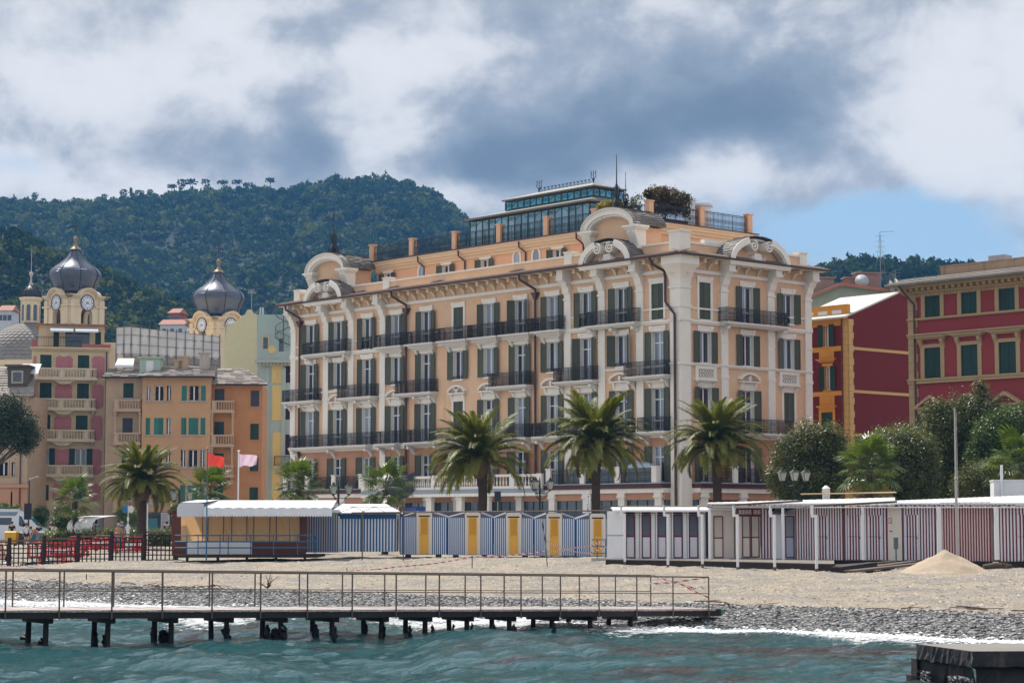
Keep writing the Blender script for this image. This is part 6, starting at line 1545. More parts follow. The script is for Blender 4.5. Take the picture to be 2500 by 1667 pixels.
# low wall and plinth between trees at street level on the right
# ================================================================ PLANTS
M_bark = mat('palm_bark', (.075, .052, .038), .9, .3, 5, .8, 9, stretch=(1, 1, 5)); M_bark2 = mat('palm_boots', (.15, .10, .055), .9, .35, 6, .5, 12)
M_frond = [leafmat('palm_leaf', (.055, .088, .012), (.225, .220, .032), .55, .34, .5, .6, (1.3, 1.25, .5)), leafmat('palm_leaf_old', (.085, .075, .018), (.20, .15, .03), .45, .25, .5, .5)]
M_fan = leafmat('fan_leaf', (.040, .085, .016), (.14, .18, .035), .42, .30, .7, .5)
M_fan_dry = leafmat('fan_leaf_dry', (.22, .17, .08), (.32, .26, .13), .6, .2, .7)
def frond_mesh(L, droop, seed, m):
 """feather leaf: arching rib with drooping leaflets, along +x from the origin"""
 q = random.Random(seed); v = []; f = []
 n = 34; rib = []
 for i in range(n + 1):
  t = i / n; a = .95 - droop * t ** 1.35
  rib.append(None)
 x = z = 0.0; pts = [(0, 0, 0)]
 for i in range(n):
  t = (i + .5) / n; a = R(52) - droop * t ** 1.3
  x += L / n * math.cos(a); z += L / n * math.sin(a); pts.append((x, 0, z))
 b = MB(); b.tube(pts[::3] + [pts[-1]], .032, 4, taper=.2)
 for i in range(3, n + 1):
  t = i / n; p = Vector(pts[i]); d = (Vector(pts[i]) - Vector(pts[i - 1])).normalized(); up = Vector((-d.z, 0, d.x))
  ll = L * .20 * (math.sin(min(1, t * 1.6 + .12) * math.pi / 2)) * (1 - .62 * max(0, t - .55) / .45)
  for sg in (-1, 1):
   for rep in range(3):
    fwd = .62 + .3 * t + q.uniform(-.1, .1); dirv = (d * fwd + Vector((0, sg, 0)) * (.95 - .3 * t) + up * q.uniform(-.05, .38)).normalized()
    pp = p - d * (L / n * .33 * rep)
    l_ = ll * q.uniform(.85, 1.1); w = .014
    side = dirv.cross(up).normalized() * w if abs(dirv.dot(up)) < .98 else Vector((w, 0, 0))
    mid = pp + dirv * l_ * .55; tip = pp + dirv * l_ - Vector((0, 0, l_ * q.uniform(.12, .34)))
    b.add([pp - side, pp + side, mid + side * .9, mid - side * .9, tip], [(0, 1, 2, 3), (3, 2, 4)])
 return b.mesh('frond', m)
FRONDS = [frond_mesh(2.75, R(d), i, M_frond[0]) for i, d in enumerate((48, 78, 92, 88, 80))] + [frond_mesh(2.4, R(125), 9, M_frond[1])]
def date_palm(px, d, ycrown, label, rad, lean=0.0, seed=0, n=78, trunk_r=.29, sweep=0.0):
 q = random.Random(seed); base = P(px, 1281, d); g0 = 1.15
 zc = P(px, ycrown, d).z - g0
 t = thing('date_palm', label, 'palm tree', (base.x, d, g0), 0, 'date palms along the promenade')
 b = MB(); pts = []; rad_ = []
 for k in range(13):
  u = k / 12; pts.append((lean * math.sin(u * 2.6) * .6 * (1 - u * .0) - lean * u * .2, 0, zc * u)); rad_.append(trunk_r * (1.25 - .32 * min(1, u * 4) + (.0 if u < .7 else .55 * (u - .7) / .3)))
 b.tube(pts, rad_, 12); b.build('trunk', M_bark, t, smooth=True)
 cx = pts[-1][0]
 bo = MB()
 for k in range(150):      # stubs of cut leaves round the head
  u = q.random(); a = q.uniform(0, 6.283); r = trunk_r * (1.35 + .45 * u); z = zc - 1.15 + 1.1 * u
  dv = Vector((math.cos(a), math.sin(a), .9)).normalized(); p = Vector((cx + math.cos(a) * r * .8, math.sin(a) * r * .8, z)); s = Vector((-math.sin(a), math.cos(a), 0)) * .06
  bo.add([p - s, p + s, p + dv * .26 + s * .5, p + dv * .26 - s * .5], [(0, 1, 2, 3)])
 tag(bo.build('leaf_stubs', M_bark2, t), kind='stuff')
 core = MB(); core.lathe([(trunk_r * 1.1, -1.2), (trunk_r * 1.75, -.7), (trunk_r * 1.9, -.25), (trunk_r * 1.2, .15), (.05, .3)], 12, (cx, 0, zc)); core.build('head', M_bark2, t, smooth=True)
 for k in range(n):
  u = (k + .5) / n; az = k * 2.39996 + q.uniform(-.25, .25)
  tilt = R(-38) + u ** .9 * R(118)        # 0 = outermost, drooping; 1 = upright centre
  var = 3 if u < .2 else 2 if u < .45 else 1 if u < .75 else 0
  if u < .06 and q.random() < .6: var = 5
  s = rad / 2.3 * q.uniform(.88, 1.08)
  o = place('frond', FRONDS[var], t, (cx + .1 * math.cos(az), .1 * math.sin(az), zc - .35 + .45 * u))
  az2 = az + sweep * math.sin(az) * .9
  el = R(-50) + u ** .85 * R(80) + q.uniform(-.12, .12)
  o.rotation_euler = (q.uniform(-.25, .25), -el, az2); o.rotation_mode = 'XYZ'; o.scale = (s, s, s)
 fr = MB()
 for k in range(10):       # orange fruit stalks
  a = q.uniform(0, 6.283)
  for j in range(9):
   p0 = Vector((cx, 0, zc - .1)); p1 = p0 + Vector((math.cos(a) * .75, math.sin(a) * .75, .3)); p2 = p1 + Vector((math.cos(a + q.uniform(-.5, .5)) * .3, math.sin(a + q.uniform(-.5, .5)) * .3, -q.uniform(.1, .45)))
   fr.tube([p0, p1, p2], .014, 3)
 tag(fr.build('fruit_stalks', mat('orange_stalk', (.50, .21, .03), .6, .2, 4), t), kind='stuff')
date_palm(346, 140, 1178, 'tall date palm in front of the orange house', 2.55, .0, 1, 96, .33)
date_palm(1170, 128, 1120, 'wind blown date palm with curved trunk before the hotel balustrade', 2.95, .45, 2, 84, .30, .45)
date_palm(1455, 128, 1085, 'straight date palm standing before the middle of the hotel right wing', 2.95, .0, 3, 100, .29)
date_palm(1752, 127, 1085, 'full date palm standing by the corner of the hotel', 2.75, .0, 4, 96, .29)
def fan_leaf_mesh(seed):
 q = random.Random(seed); b = MB(); n = 24; L = .84
 b.tube([(0, 0, 0), (.5, 0, .06), (1.0, 0, .02)], .016, 4)
 c = Vector((1.0, 0, .02))
 for i in range(n):
  a = R(-128) + R(256) * i / (n - 1); d = Vector((math.cos(a), math.sin(a), .06)).normalized(); s = Vector((-math.sin(a), math.cos(a), 0)) * .05
  l_ = L * (.78 + .22 * math.cos(a * .6)) * q.uniform(.93, 1.05)
  m1 = c + d * l_ * .55 + Vector((0, 0, .02)); tip = c + d * l_ + Vector((0, 0, -.12 - .1 * q.random()))
  up = Vector((0, 0, .022 if i % 2 else -.022))
  b.add([c, m1 - s + up, tip, m1 + s + up], [(0, 1, 2, 3)])
 return b.mesh('fan_leaf', M_fan)
FANS = [fan_leaf_mesh(i) for i in range(3)]
_fd = FANS[0].copy(); _fd.materials.clear(); _fd.materials.append(M_fan_dry)
def fan_palm(px, d, yc, rad, label, seed, n=27, g0=1.1):
 q = random.Random(seed); base = P(px, 1281, d); zc = P(px, yc, d).z - g0
 t = thing('fan_palm', label, 'palm tree', (base.x, d, g0), 0, 'fan palms along the promenade')
 b = MB(); b.tube([(0, 0, -.2), (0.03, 0, zc * .5), (0, 0, zc)], [.2, .17, .2], 10); b.build('trunk', M_bark, t, smooth=True)
 fb = MB()
 for k in range(220):
  a = q.uniform(0, 6.283); z = zc - q.random() * min(1.6, zc) ; p = Vector((math.cos(a) * .19, math.sin(a) * .19, z)); dv = Vector((math.cos(a) * .5, math.sin(a) * .5, q.uniform(-.6, .3))) * .3
  fb.add([p, p + Vector((.02, .02, 0)), p + dv], [(0, 1, 2)])
 tag(fb.build('trunk_fibre', M_bark2, t), kind='stuff')
 for k in range(n):
  u = (k + .5) / n; az = k * 2.39996 + q.uniform(-.3, .3); s = rad / 1.45 * q.uniform(.8, 1.12)
  el = R(-55) + u * R(130) + q.uniform(-.1, .1)
  dry = u < .07
  o = place('fan_leaf', _fd if dry else FANS[k % 3], t, (0, 0, zc + .25 * u))
  o.rotation_euler = (q.uniform(-.3, .3), -el, az); o.scale = (s, s, s)
for px, d, yc, rad, lab, sd_ in ((182, 150, 1222, 1.5, 'small fan palm before the pink house', 1), (512, 122, 1205, 1.42, 'fan palm behind the white kiosk roof beside the red flag', 2), (727, 121, 1188, 1.5, 'fan palm left of the three lamp standard before the hotel', 3), (940, 120, 1196, 1.45, 'fan palm before the hotel stone balustrade', 4), (2122, 112, 1150, 1.75, 'fan palm among the trees behind the red striped cabins', 5), (2492, 112, 1135, 1.75, 'fan palm at the right edge behind the white roof box', 6)):
 fan_palm(px, d, yc, rad, lab, sd_)
# broad-leaved crowns: many small leaf faces gathered in clumps on a volume of lobes
def leafy(lobes, n, size, seed, spread=.22, clump=26):
 q = np.random.default_rng(seed)
 vol = np.array([l[3] * l[4] * l[5] for l in lobes]) ** .67; vol = vol / vol.sum()
 nc = max(4, n // clump)
 li = q.choice(len(lobes), nc, p=vol); L = np.array(lobes)[li]
 d = q.normal(size=(nc, 3)); d /= np.linalg.norm(d, axis=1, keepdims=True); r = (.45 + .55 * q.random(nc) ** .5)[:, None]
 cc = L[:, :3] + d * r * L[:, 3:6]
 pos = np.repeat(cc, clump, 0) + q.normal(size=(nc * clump, 3)) * spread * np.repeat(L[:, 3:6].mean(1), clump)[:, None]
 dd = np.repeat(d, clump, 0); N = len(pos)
 nn = dd * .7 + q.normal(size=(N, 3)) * .8 + np.array([0, 0, .4]); nn /= np.linalg.norm(nn, axis=1, keepdims=True)
 e = q.normal(size=(N, 3)); a = np.cross(nn, e); a /= np.linalg.norm(a, axis=1, keepdims=True); b = np.cross(nn, a)
 s = (size * (.6 + .8 * q.random(N)))[:, None]
 v = np.stack([pos + a * s, pos + b * s * .42, pos - a * s, pos - b * s * .42], 1)
 return v.reshape(-1, 3), np.arange(N * 4).reshape(-1, 4)
def limbs(mb, lobes, z0, r0, seed, base=(0, 0)):
 q = random.Random(seed)
 top = min(l[2] for l in lobes) * .75 + .1
 mb.tube([(base[0], base[1], z0), (base[0] + q.uniform(-.1, .1), base[1], (z0 + top) / 2), (base[0], base[1], top)], [r0 * 1.2, r0, r0 * .85], 8)
 for l in lobes:
  m = Vector(((base[0] + l[0]) / 2 + q.uniform(-.2, .2), (base[1] + l[1]) / 2, (top + l[2]) / 2 - .1)); mb.tube([(base[0], base[1], top - .1), m, (l[0], l[1], l[2])], [r0 * .6, r0 * .4, r0 * .12], 6)
  for k in range(3):
   e = Vector((l[0] + q.uniform(-.7, .7) * l[3], l[1] + q.uniform(-.7, .7) * l[4], l[2] + q.uniform(0, .8) * l[5])); mb.tube([m, (m + e) / 2 + Vector((0, 0, .1)), e], [r0 * .25, r0 * .15, r0 * .05], 4)
L_olive = leafmat('evergreen_leaf', (.018, .034, .010), (.165, .175, .055), .45, .24, .8, .45)
L_glossy = leafmat('glossy_leaf', (.020, .044, .012), (.115, .175, .042), .45, .24, .8, .4)
L_light = leafmat('light_green_leaf', (.045, .080, .015), (.17, .19, .035), .4, .3, .8, .6)
L_pine = leafmat('pine_needles', (.014, .030, .014), (.050, .080, .030), .5, .12, .6, .5)
L_hedge = leafmat('hedge_leaf', (.050, .085, .018), (.20, .22, .05), .4, .3, 1.2, .6)
def tree_px(label, d, lobes_px, n, size, m, seed, name='evergreen_tree', trunk_px=None, g0=1.1, r0=.16, group='trees by the promenade', cat='tree', depth=.9):
 """lobes_px: (px, py, rx, ry, dy) in photo pixels at distance d"""
 k = d / FPX; cx = trunk_px if trunk_px else sum(l[0] for l in lobes_px) / len(lobes_px)
 b0 = P(cx, 1281, d); t = thing(name, label, cat, (b0.x, d, g0), 0, group)
 lob = [((l[0] - cx) * k, l[4] if len(l) > 4 else 0, P(l[0], l[1], d).z - g0, l[2] * k, l[2] * k * depth, l[3] * k) for l in lobes_px]
 v, f = leafy(lob, n, size, seed); v[:, 2] = np.maximum(v[:, 2], .05)
 place('crown', npmesh('crown', v, f, m), t)
 b = MB(); limbs(b, lob, 0, r0, seed); b.build('trunk', mat('grey_bark', (.10, .085, .07), .9, .25, 4), t, smooth=True)
 return t
tree_px('round dark evergreen tree behind the lamp at the hotel corner', 119, [(1935, 1120, 45, 55), (1985, 1085, 50, 52, .5), (2030, 1085, 38, 50), (2045, 1130, 32, 50, .6), (1960, 1170, 55, 45), (1905, 1170, 32, 38, -.4), (2020, 1170, 45, 45, .3), (1960, 1215, 55, 30), (2010, 1215, 45, 30)], 52000, .075, L_olive, 1)
tree_px('dark bushy tree left of the flagpole on the right', 124, [(2150, 1120, 45, 50), (2200, 1105, 55, 55, .5), (2250, 1110, 45, 50), (2180, 1165, 60, 45), (2110, 1150, 35, 45, .5), (2245, 1165, 50, 45), (2150, 1205, 55, 30), (2230, 1205, 55, 30)], 46000, .075, L_olive, 2)
tree_px('yellow green tree top before the dark red wall', 134, [(2160, 1070, 40, 22), (2215, 1062, 48, 24), (2260, 1075, 40, 24), (2120, 1085, 25, 20)], 9000, .075, L_light, 3, trunk_px=2195)
tree_px('tall evergreen tree with pointed leader before the rose house', 130, [(2310, 1060, 60, 70), (2360, 1030, 60, 60), (2400, 970, 20, 42), (2410, 1020, 60, 45), (2330, 1130, 75, 60), (2450, 1010, 40, 18), (2290, 1010, 30, 35), (2270, 1100, 45, 60), (2330, 1190, 70, 40), (2270, 1180, 45, 40)], 60000, .08, L_olive, 4)
tree_px('broad glossy green tree at the right edge', 126, [(2430, 1070, 50, 50), (2480, 1050, 55, 55), (2510, 1100, 60, 70), (2440, 1130, 55, 50), (2400, 1110, 35, 35)], 40000, .085, L_glossy, 5)
tree_px('low clipped grey green shrub right of the flagpole', 116, [(2400, 1170, 50, 42), (2440, 1160, 45, 45), (2360, 1185, 35, 35), (2470, 1180, 45, 40)], 30000, .055, L_olive, 6, 'evergreen_shrub', None, 1.0, .08, None, 'shrub')
tree_px('stone pine leaning in from the left edge', 168, [(10, 1000, 42, 38), (45, 1030, 38, 34), (70, 1062, 26, 28), (-20, 1040, 50, 50), (25, 1065, 45, 30), (58, 1090, 24, 18)], 26000, .085, L_pine, 7, 'stone_pine', -30, 1.15, .25, None, 'pine tree')
tree_px('white flowering oleander bush beside the bus shelter', 158, [(150, 1275, 22, 20), (165, 1262, 18, 18), (140, 1290, 18, 14)], 5000, .07, L_glossy, 8, 'oleander_bush', None, 1.15, .05, None, 'bush')
tree_px('round green bush before the pink house', 165, [(100, 1255, 18, 20), (95, 1275, 18, 16)], 4500, .07, L_glossy, 9, 'round_bush', None, 1.15, .05, None, 'bush')
tree_px('glossy shrub behind the camper van at the left edge', 172, [(10, 1245, 25, 14), (35, 1248, 16, 14)], 4000, .08, L_glossy, 10, 'glossy_shrub', None, 1.15, .05, None, 'shrub')
tree_px('dark shrub behind the small fan palm', 166, [(148, 1255, 18, 18), (165, 1262, 14, 16), (142, 1270, 14, 14)], 3500, .07, L_olive, 11, 'dark_shrub', None, 1.15, .05, None, 'shrub')
tree_px('small dark bush behind the kiosk end wall', 126, [(432, 1238, 16, 10), (424, 1248, 14, 8)], 1800, .05, L_olive, 12, 'dark_bush', None, 1.1, .05, None, 'bush')
tree_px('dark ivy bush hanging over the shop entrance of the orange house', 176, [(315, 1262, 22, 22), (300, 1250, 16, 14)], 4000, .07, L_glossy, 15, 'ivy_bush', None, 1.15, .05, None, 'bush')
# clipped hedge
hd = thing('clipped_hedge', 'long clipped yellow green hedge behind the red barriers', 'hedge', P(280, 1281, 148), 0); hd.location.z = 1.1
v, f = leafy([((px - 280) * 148 / FPX, 0, .55 + .06 * math.sin(px), .75, .5, .62) for px in range(124, 420, 14)], 22000, .07, 13, .25); v[:, 2] = np.clip(v[:, 2], .02, 1.45)
place('foliage', npmesh('foliage', v, f, L_hedge), hd)
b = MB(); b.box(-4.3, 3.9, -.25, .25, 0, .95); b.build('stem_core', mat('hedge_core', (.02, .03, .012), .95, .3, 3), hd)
# plants on the hotel roof
def roof_shrub(label, s, off_r, lobes, n, size, m, seed, pot=True):
 w = hotel.location + LF(s, -off_r, 25.44); t = thing('roof_shrub', label, 'shrub', w, TH, 'shrubs on the hotel roof terrace')
 v, f = leafy(lobes, n, size, seed); place('foliage', npmesh('foliage', v, f, m), t)
 b = MB(); b.box(min(l[0] - l[3] * .6 for l in lobes), max(l[0] + l[3] * .6 for l in lobes), -.3, .3, 0, .5); b.build('planter', mat('planter_wood', (.10, .07, .05), .8, .2, 3), t)
 limbs(b2 := MB(), lobes, .3, .05, seed); b2.build('stems', mat('grey_bark', (.1, .085, .07)), t)
def at_px(px, py, s_plane):    # r on the vertical plane s = s_plane
 o = np.array([hotel.location.x, hotel.location.y]) + np.array([U1.x, U1.y]) * s_plane; r = ray(px, py); A = np.array([[r[0], -U2.x], [r[1], -U2.y]]); t, k = np.linalg.solve(A, o); return float(k), float(HC + r[2] * t - 25.44)
def lob_px(lst, sp, r0): return [(at_px(a, c, sp)[0] - r0, 0, at_px(a, c, sp)[1], rx * .034, .7, ry * .034) for a, c, rx, ry in lst]
r0 = at_px(1625, 500, 7.2)[0]; roof_shrub('dense reddish green hedge shrubs on the roof terrace right of the glasshouse', 7.2, r0, lob_px([(1600, 490, 18, 28), (1625, 492, 22, 30), (1650, 498, 18, 26), (1590, 475, 10, 14), (1612, 470, 10, 12), (1640, 475, 10, 14), (1668, 500, 10, 30)], 7.2, r0), 9000, .10, leafmat('roof_leaf', (.022, .036, .012), (.16, .095, .035), .45, .25, 1.2), 21)
r0 = at_px(1490, 505, 9.5)[0]; roof_shrub('bright yellow green shrub above the right arched niche', 9.5, r0, lob_px([(1478, 504, 12, 10), (1495, 505, 12, 9), (1505, 502, 8, 7)], 9.5, r0), 2200, .09, leafmat('yellow_leaf', (.15, .15, .01), (.35, .28, .02), .5, .3, 1.5), 22)
r0 = at_px(1545, 500, 9.0)[0]; roof_shrub('thin straggly shrub between the lightning spire and roof post', 9.0, r0, lob_px([(1540, 500, 12, 14), (1555, 495, 10, 16), (1530, 505, 10, 10)], 9.0, r0), 1100, .08, L_olive, 23)
# ================================================================ ON THE BEACH
def on_line(px, p0, e):
 r = ray(px, 1300); A = np.array([[r[0], -e[0]], [r[1], -e[1]]]); t, k = np.linalg.solve(A, np.array([p0[0], p0[1]])); return float(k)
M_wwhite = mat('white_paint', (.78, .79, .81), .6, .06, 3, dirt=((.50, .50, .52), 1.5, .62)); M_wcream = mat('cream_white_paint', (.74, .68, .60), .6, .05, 3, dirt=((.55, .48, .40), 1.5, .66))
M_blue = mat('cabin_blue', (.015, .095, .27), .55, .1, 4); M_bluew = mat('cabin_white_board', (.76, .79, .84), .6, .06, 4); M_bluerail = mat('blue_rail_paint', (.03, .13, .25), .45, .15, 5)
M_yell = mat('yellow_door', (.84, .44, .06), .55, .07, 4); M_maroon = mat('maroon_paint', (.155, .010, .025), .5, .1, 4); M_lilac = mat('lilac_white_board', (.74, .74, .79), .6, .07, 4)
M_canvas = mat('white_canvas', (.72, .74, .78)); M_darkwood = mat('dark_wet_wood', (.022, .017, .015), .7, .3, 6, .4, 14); M_plank = mat('grey_plank', (.25, .22, .195), .85, .25, 6, .3, 20, stretch=(6, 1, 1))
M_pole = mat('rusty_tube', (.13, .10, .08), .5, .2, 5, metal=.3); M_black = mat('black_slot', (.01, .01, .012), .8)
def boards(b, x0, x1, z0, ztop, y, n, ma=0, mb_=1, th=.025, k=0.0):
 """upright painted boards, two colours in turn; ztop may be a function of x"""
 w = (x1 - x0) / n
 for i in range(n):
  a, c = x0 + w * (i + (0 if i % 2 == 0 else -k)), x0 + w * (i + 1 + (-k if i % 2 == 0 else 0)); m = ma if i % 2 == 0 else mb_
  t0, t1 = (ztop(a), ztop(c)) if callable(ztop) else (ztop, ztop); yy = y - (.006 if i % 2 else 0)
  b.add([(a + .002, yy, z0), (c - .002, yy, z0), (c - .002, yy, t1), (a + .002, yy, t0), (a + .002, y + th, z0), (c - .002, y + th, z0), (c - .002, y + th, t1), (a + .002, y + th, t0)],
    [(0, 1, 2, 3), (1, 5, 6, 2), (4, 0, 3, 7), (3, 2, 6, 7)], m)
def louvre_door(w, h, frame_m, slat_m, low_m, split=.5, name='door', t=.05):
 b = MB(); b.box(-w / 2, -w / 2 + t, -.03, .02, 0, h); b.box(w / 2 - t, w / 2, -.03, .02, 0, h)
 for z in (0, h * split - t * .7, h - t): b.box(-w / 2 + t, w / 2 - t, -.028, .018, z, z + t * 1.3 if z else t)
 b.box(-w / 2 + t, w / 2 - t, -.008, .012, t, h * split - t * .7, 2)
 n = 20; z0, z1 = h * split + t * .6, h - t
 for i in range(n):
  a, c = z0 + (z1 - z0) * i / n, z0 + (z1 - z0) * (i + 1) / n; b.add([(-w / 2 + t, -.022, a), (w / 2 - t, -.022, a), (w / 2 - t, .01, c), (-w / 2 + t, .01, c)], [(0, 1, 2, 3)], 1)
 b.cyl((-w / 2 + t * .7, -.05, h * .5), (-w / 2 + t * .7, -.03, h * .5), .02, n=6, m=3)
 return b.mesh(name, [frame_m, slat_m, low_m, M_black])
# ---- five white and blue cabins with yellow doors
hx = [1036, 1154, 1254, 1353, 1459]; HD = 110.0; hutlab = ['leftmost of the five', 'second from the left', 'middle one of the five', 'second from the right', 'rightmost of the five, beside the blue steps']
ydoor = louvre_door(.44, 1.88, M_yell, M_yell, M_yell)
edges = [976, 1092, 1204, 1303, 1405, 1482]
for i, px in enumerate(hx):
 x = PX(px, HD); g = gz(x, HD) - .02; zz = P(px, 1355 + i * 1.2, HD).z; g = zz
 t = thing('beach_cabin', 'blue striped beach cabin with yellow door, %s' % hutlab[i], 'beach cabin', (x, HD, g), 0, 'blue striped beach cabins')
 xl, xr = PX(edges[i], HD) - x, PX(edges[i + 1], HD) - x; hw = .41; H = 2.16; He = 1.98
 b = MB(); b.box(-hw, hw, -.06, .0, .06, H); b.prism([(-hw - .02, H), (hw + .02, H), (hw - .1, H + .10), (-hw + .1, H + .10)], -.08, .02); b.box(-.3, .3, -.07, -.061, H - .16, H - .09, 1); o = b.build('front_panel', [M_wcream, M_black], t)
 place('door', ydoor, t, (0, -.07, .1))
 for nm, a, c in (('l', xl + .012, -hw - .004), ('r', hw + .004, xr - .012)):
  q = MB(); n = max(5, int(round((c - a) / .054)) | 1); boards(q, a, c, .05, He, -.02, n, 0, 1); tag(q.build('striped_wall', [M_blue, M_bluew], t), kind='stuff')
  q = MB(); zi = H + .06; e = (xl if nm == 'l' else xr); xi = -hw if nm == 'l' else hw
  pts = [(xi, He), (xi, zi), (e, He)]; q.prism(pts if nm == 'l' else pts[::-1], -.03, .015); q.build('gable_board', mat('slate_board', (.11, .115, .155), .6, .1, 3), t)
  rf = MB(); rf.add([(xi, .02, zi - .06), (e, .02, He - .06), (e, 2.2, He + .1), (xi, 2.2, zi + .1), (xi, .02, zi - .1), (e, .02, He - .1)], [(0, 3, 2, 1) if nm == 'l' else (0, 1, 2, 3), (0, 1, 5, 4)]); rf.build('roof_sheet', mat('slate_blue_sheet', (.11, .115, .155), .6, .1, 3), t)
 q = MB(); q.box(xl + .012, xr - .012, .03, 2.1, .04, He - .01); q.box(xl + .3, xl + .6, -.05, .05, -.1, .05, 1); q.box(xr - .6, xr - .3, -.05, .05, -.1, .05, 1); q.build('cabin_body', [M_bluew, M_darkwood], t)
 q = MB(); q.box(xl, xr, 2.12, 2.3, 1.9, H + .14); q.build('back_wall', mat('slate_blue_sheet', (.2, .21, .27)), t)
# ---- striped hut with white gable roof, and the dark striped store beside it
x0, x1 = PX(827, 109), PX(967, 109); g = P(900, 1347, 109).z
t = thing('striped_hut', 'wide blue and white striped hut with white gabled roof beside the kiosk', 'hut', ((x0 + x1) / 2, 109, g), 0); w = x1 - x0; H = P(900, 1254, 109).z - g
b = MB(); boards(b, -w / 2, w / 2, .03, H - .25, 0, 37); tag(b.build('striped_wall', [M_blue, M_bluew], t), kind='stuff'); b = MB(); b.box(-w / 2 - .02, w / 2 + .02, -.03, .02, H - .25, H); b.box(-w / 2 - .02, -w / 2 + .06, -.03, .02, 0, H); b.build('blue_frame', M_blue, t)
b = MB(); b.box(-w / 2 + .01, w / 2 - .01, .04, 3, .02, H - .02); b.build('hut_body', M_bluew, t)
zt = P(900, 1229, 109).z - g; b = MB(); b.add([(-w / 2 - .6, -.35, H + .02), (w / 2 + .25, -.35, H + .02), (w / 2 - .6, 1.6, zt), (-w / 2 + .1, 1.6, zt), (w / 2 + .25, 3.4, H + .02), (-w / 2 - .6, 3.4, H + .02)], [(0, 1, 2, 3), (2, 4, 5, 3), (1, 4, 2), (0, 3, 5)]); b.build('roof', M_canvas, t)
b = MB()
for xa in (-w / 2 + .5, w / 2 - 1.4):
 b.tube([(xa - .5, -.4, H + .03), (xa + .3, -.2, H + .36), (xa + 1.0, -.4, H + .03)], .022, 4)
b.tube([(-w / 2 + .6, -.22, H + .36), (w / 2 - .2, -.22, H + .36)], .022, 4); b.tube([(-w / 2 - .6, -.38, H + .03), (w / 2 + .3, -.38, H + .03)], .03, 4); b.build('roof_brace', M_iron, t)
x0, x1 = PX(748, 108), PX(826, 108); g2 = P(780, 1348, 108).z
t = thing('striped_store', 'narrow striped store wall shaded by the kiosk canopy', 'store', ((x0 + x1) / 2, 108, g2), 0); w = x1 - x0
b = MB(); boards(b, -w / 2, w / 2, .02, P(780, 1258, 108).z - g2, 0, 27); tag(b.build('striped_wall', [M_blue, mat('grey_white_board', (.48, .46, .45), .7, .1, 3)], t), kind='stuff'); b = MB(); b.box(-w / 2, w / 2, .03, 2.2, 0, P(780, 1258, 108).z - g2 - .02); b.build('store_body', M_bluew, t)
# ---- kiosk
KD = 106.0; kg = P(600, 1352, KD).z; kx = lambda p: PX(p, KD) - PX(600, KD); kz = lambda y: P(600, y, KD).z - kg
k = thing('beach_kiosk', 'beach bar kiosk with white canvas canopy and closed beige curtains', 'kiosk', (PX(600, KD), KD, kg), 0)
b = MB(); b.box(kx(437), kx(780), -1.2, 3.4, -.16, -.02);
b.build('deck', M_darkwood, k)
for px in (466, 540, 610, 680, 750): q = MB(); q.box(-.06, .06, -.06, .06, -.6, -.16); q.build('deck_leg', M_darkwood, k, (kx(px), -1.0, 0))
b = MB(); b.box(kx(459), kx(616), -.05, .5, 0, kz(1322)); b.build('white_counter', M_wwhite, k)
b = MB(); b.box(kx(616) + .01, kx(746), -.04, .5, 0, kz(1322)); b.box(kx(735), kx(748), -.02, .4, kz(1322), kz(1260)); b.build('brown_counter', mat('red_brown_panel', (.125, .036, .019), .6, .15, 3), k)
b = MB(); b.box(kx(416), kx(442), .6, 3.4, -.1, kz(1248)); b.box(kx(412), kx(444), .5, 3.5, kz(1248), kz(1246)); b.box(kx(440), kx(459), -.02, .4, 0, kz(1322)); b.build('end_wall', _M['red_brown_panel'], k)
M_curt = leafmat('beige_curtain', (.70, .46, .24), (.76, .52, .29), .8, .4, .8, .2, (1.1, .95, .8))
cpx = [441, 495, 508, 546, 566, 603, 620, 659, 675, 708, 733]
for a, c in zip(cpx[:-1], cpx[1:]):
 q = MB(); n = 10; xa, xc = kx(a) + .015, kx(c) - .015
 for i in range(n):
  for j in range(6):
   def pt(u, v): return (xa + (xc - xa) * u, .1 + .035 * math.sin(u * 9 + v * 4 + a) * (1 - .4 * v), kz(1321) + (kz(1258) - kz(1321)) * v)
   q.add([pt(i / n, j / 6), pt((i + 1) / n, j / 6), pt((i + 1) / n, (j + 1) / 6), pt(i / n, (j + 1) / 6)], [(0, 1, 2, 3)])
 q.build('curtain', M_curt, k, smooth=True)
b = MB()
for p in cpx[1:]: b.cyl((kx(p), .02, 0), (kx(p), .02, kz(1256)), .022, n=5)
b.build('curtain_pole', mat('dark_blue_pole', (.02, .05, .09), .5, .1, 3), k)
# canopy: sloping top, hanging scalloped valance, rounded canvas end
b = MB(); xa, xb = kx(505), kx(815); n = 44
for i in range(n):
 u0, u1 = xa + (xb - xa) * i / n, xa + (xb - xa) * (i + 1) / n; s0, s1 = .03 * math.sin(i * 1.7), .03 * math.sin((i + 1) * 1.7)
 za, zm, zv = kz(1220) + .0, kz(1239), kz(1258)
 b.add([(u0, 1.6, za), (u1, 1.6, za), (u1, -1.05, zm + s1), (u0, -1.05, zm + s0)], [(3, 2, 1, 0)])
 b.add([(u0, -1.05, zm + s0), (u1, -1.05, zm + s1), (u1, -1.1 + s1, zv), (u0, -1.1 + s0, zv)], [(3, 2, 1, 0)])
 um = (u0 + u1) / 2; b.add([(u0, -1.1 + s0, zv), (u1, -1.1 + s1, zv), (um + .02, -1.1, zv - .07), (um - .02, -1.1, zv - .07)], [(3, 2, 1, 0)])
b.add([(xa, 1.6, kz(1220)), (xb, 1.6, kz(1220)), (xb, 3.5, kz(1236)), (xa, 3.5, kz(1236))], [(0, 1, 2, 3)])
b.build('canopy', M_canvas, k, smooth=30)
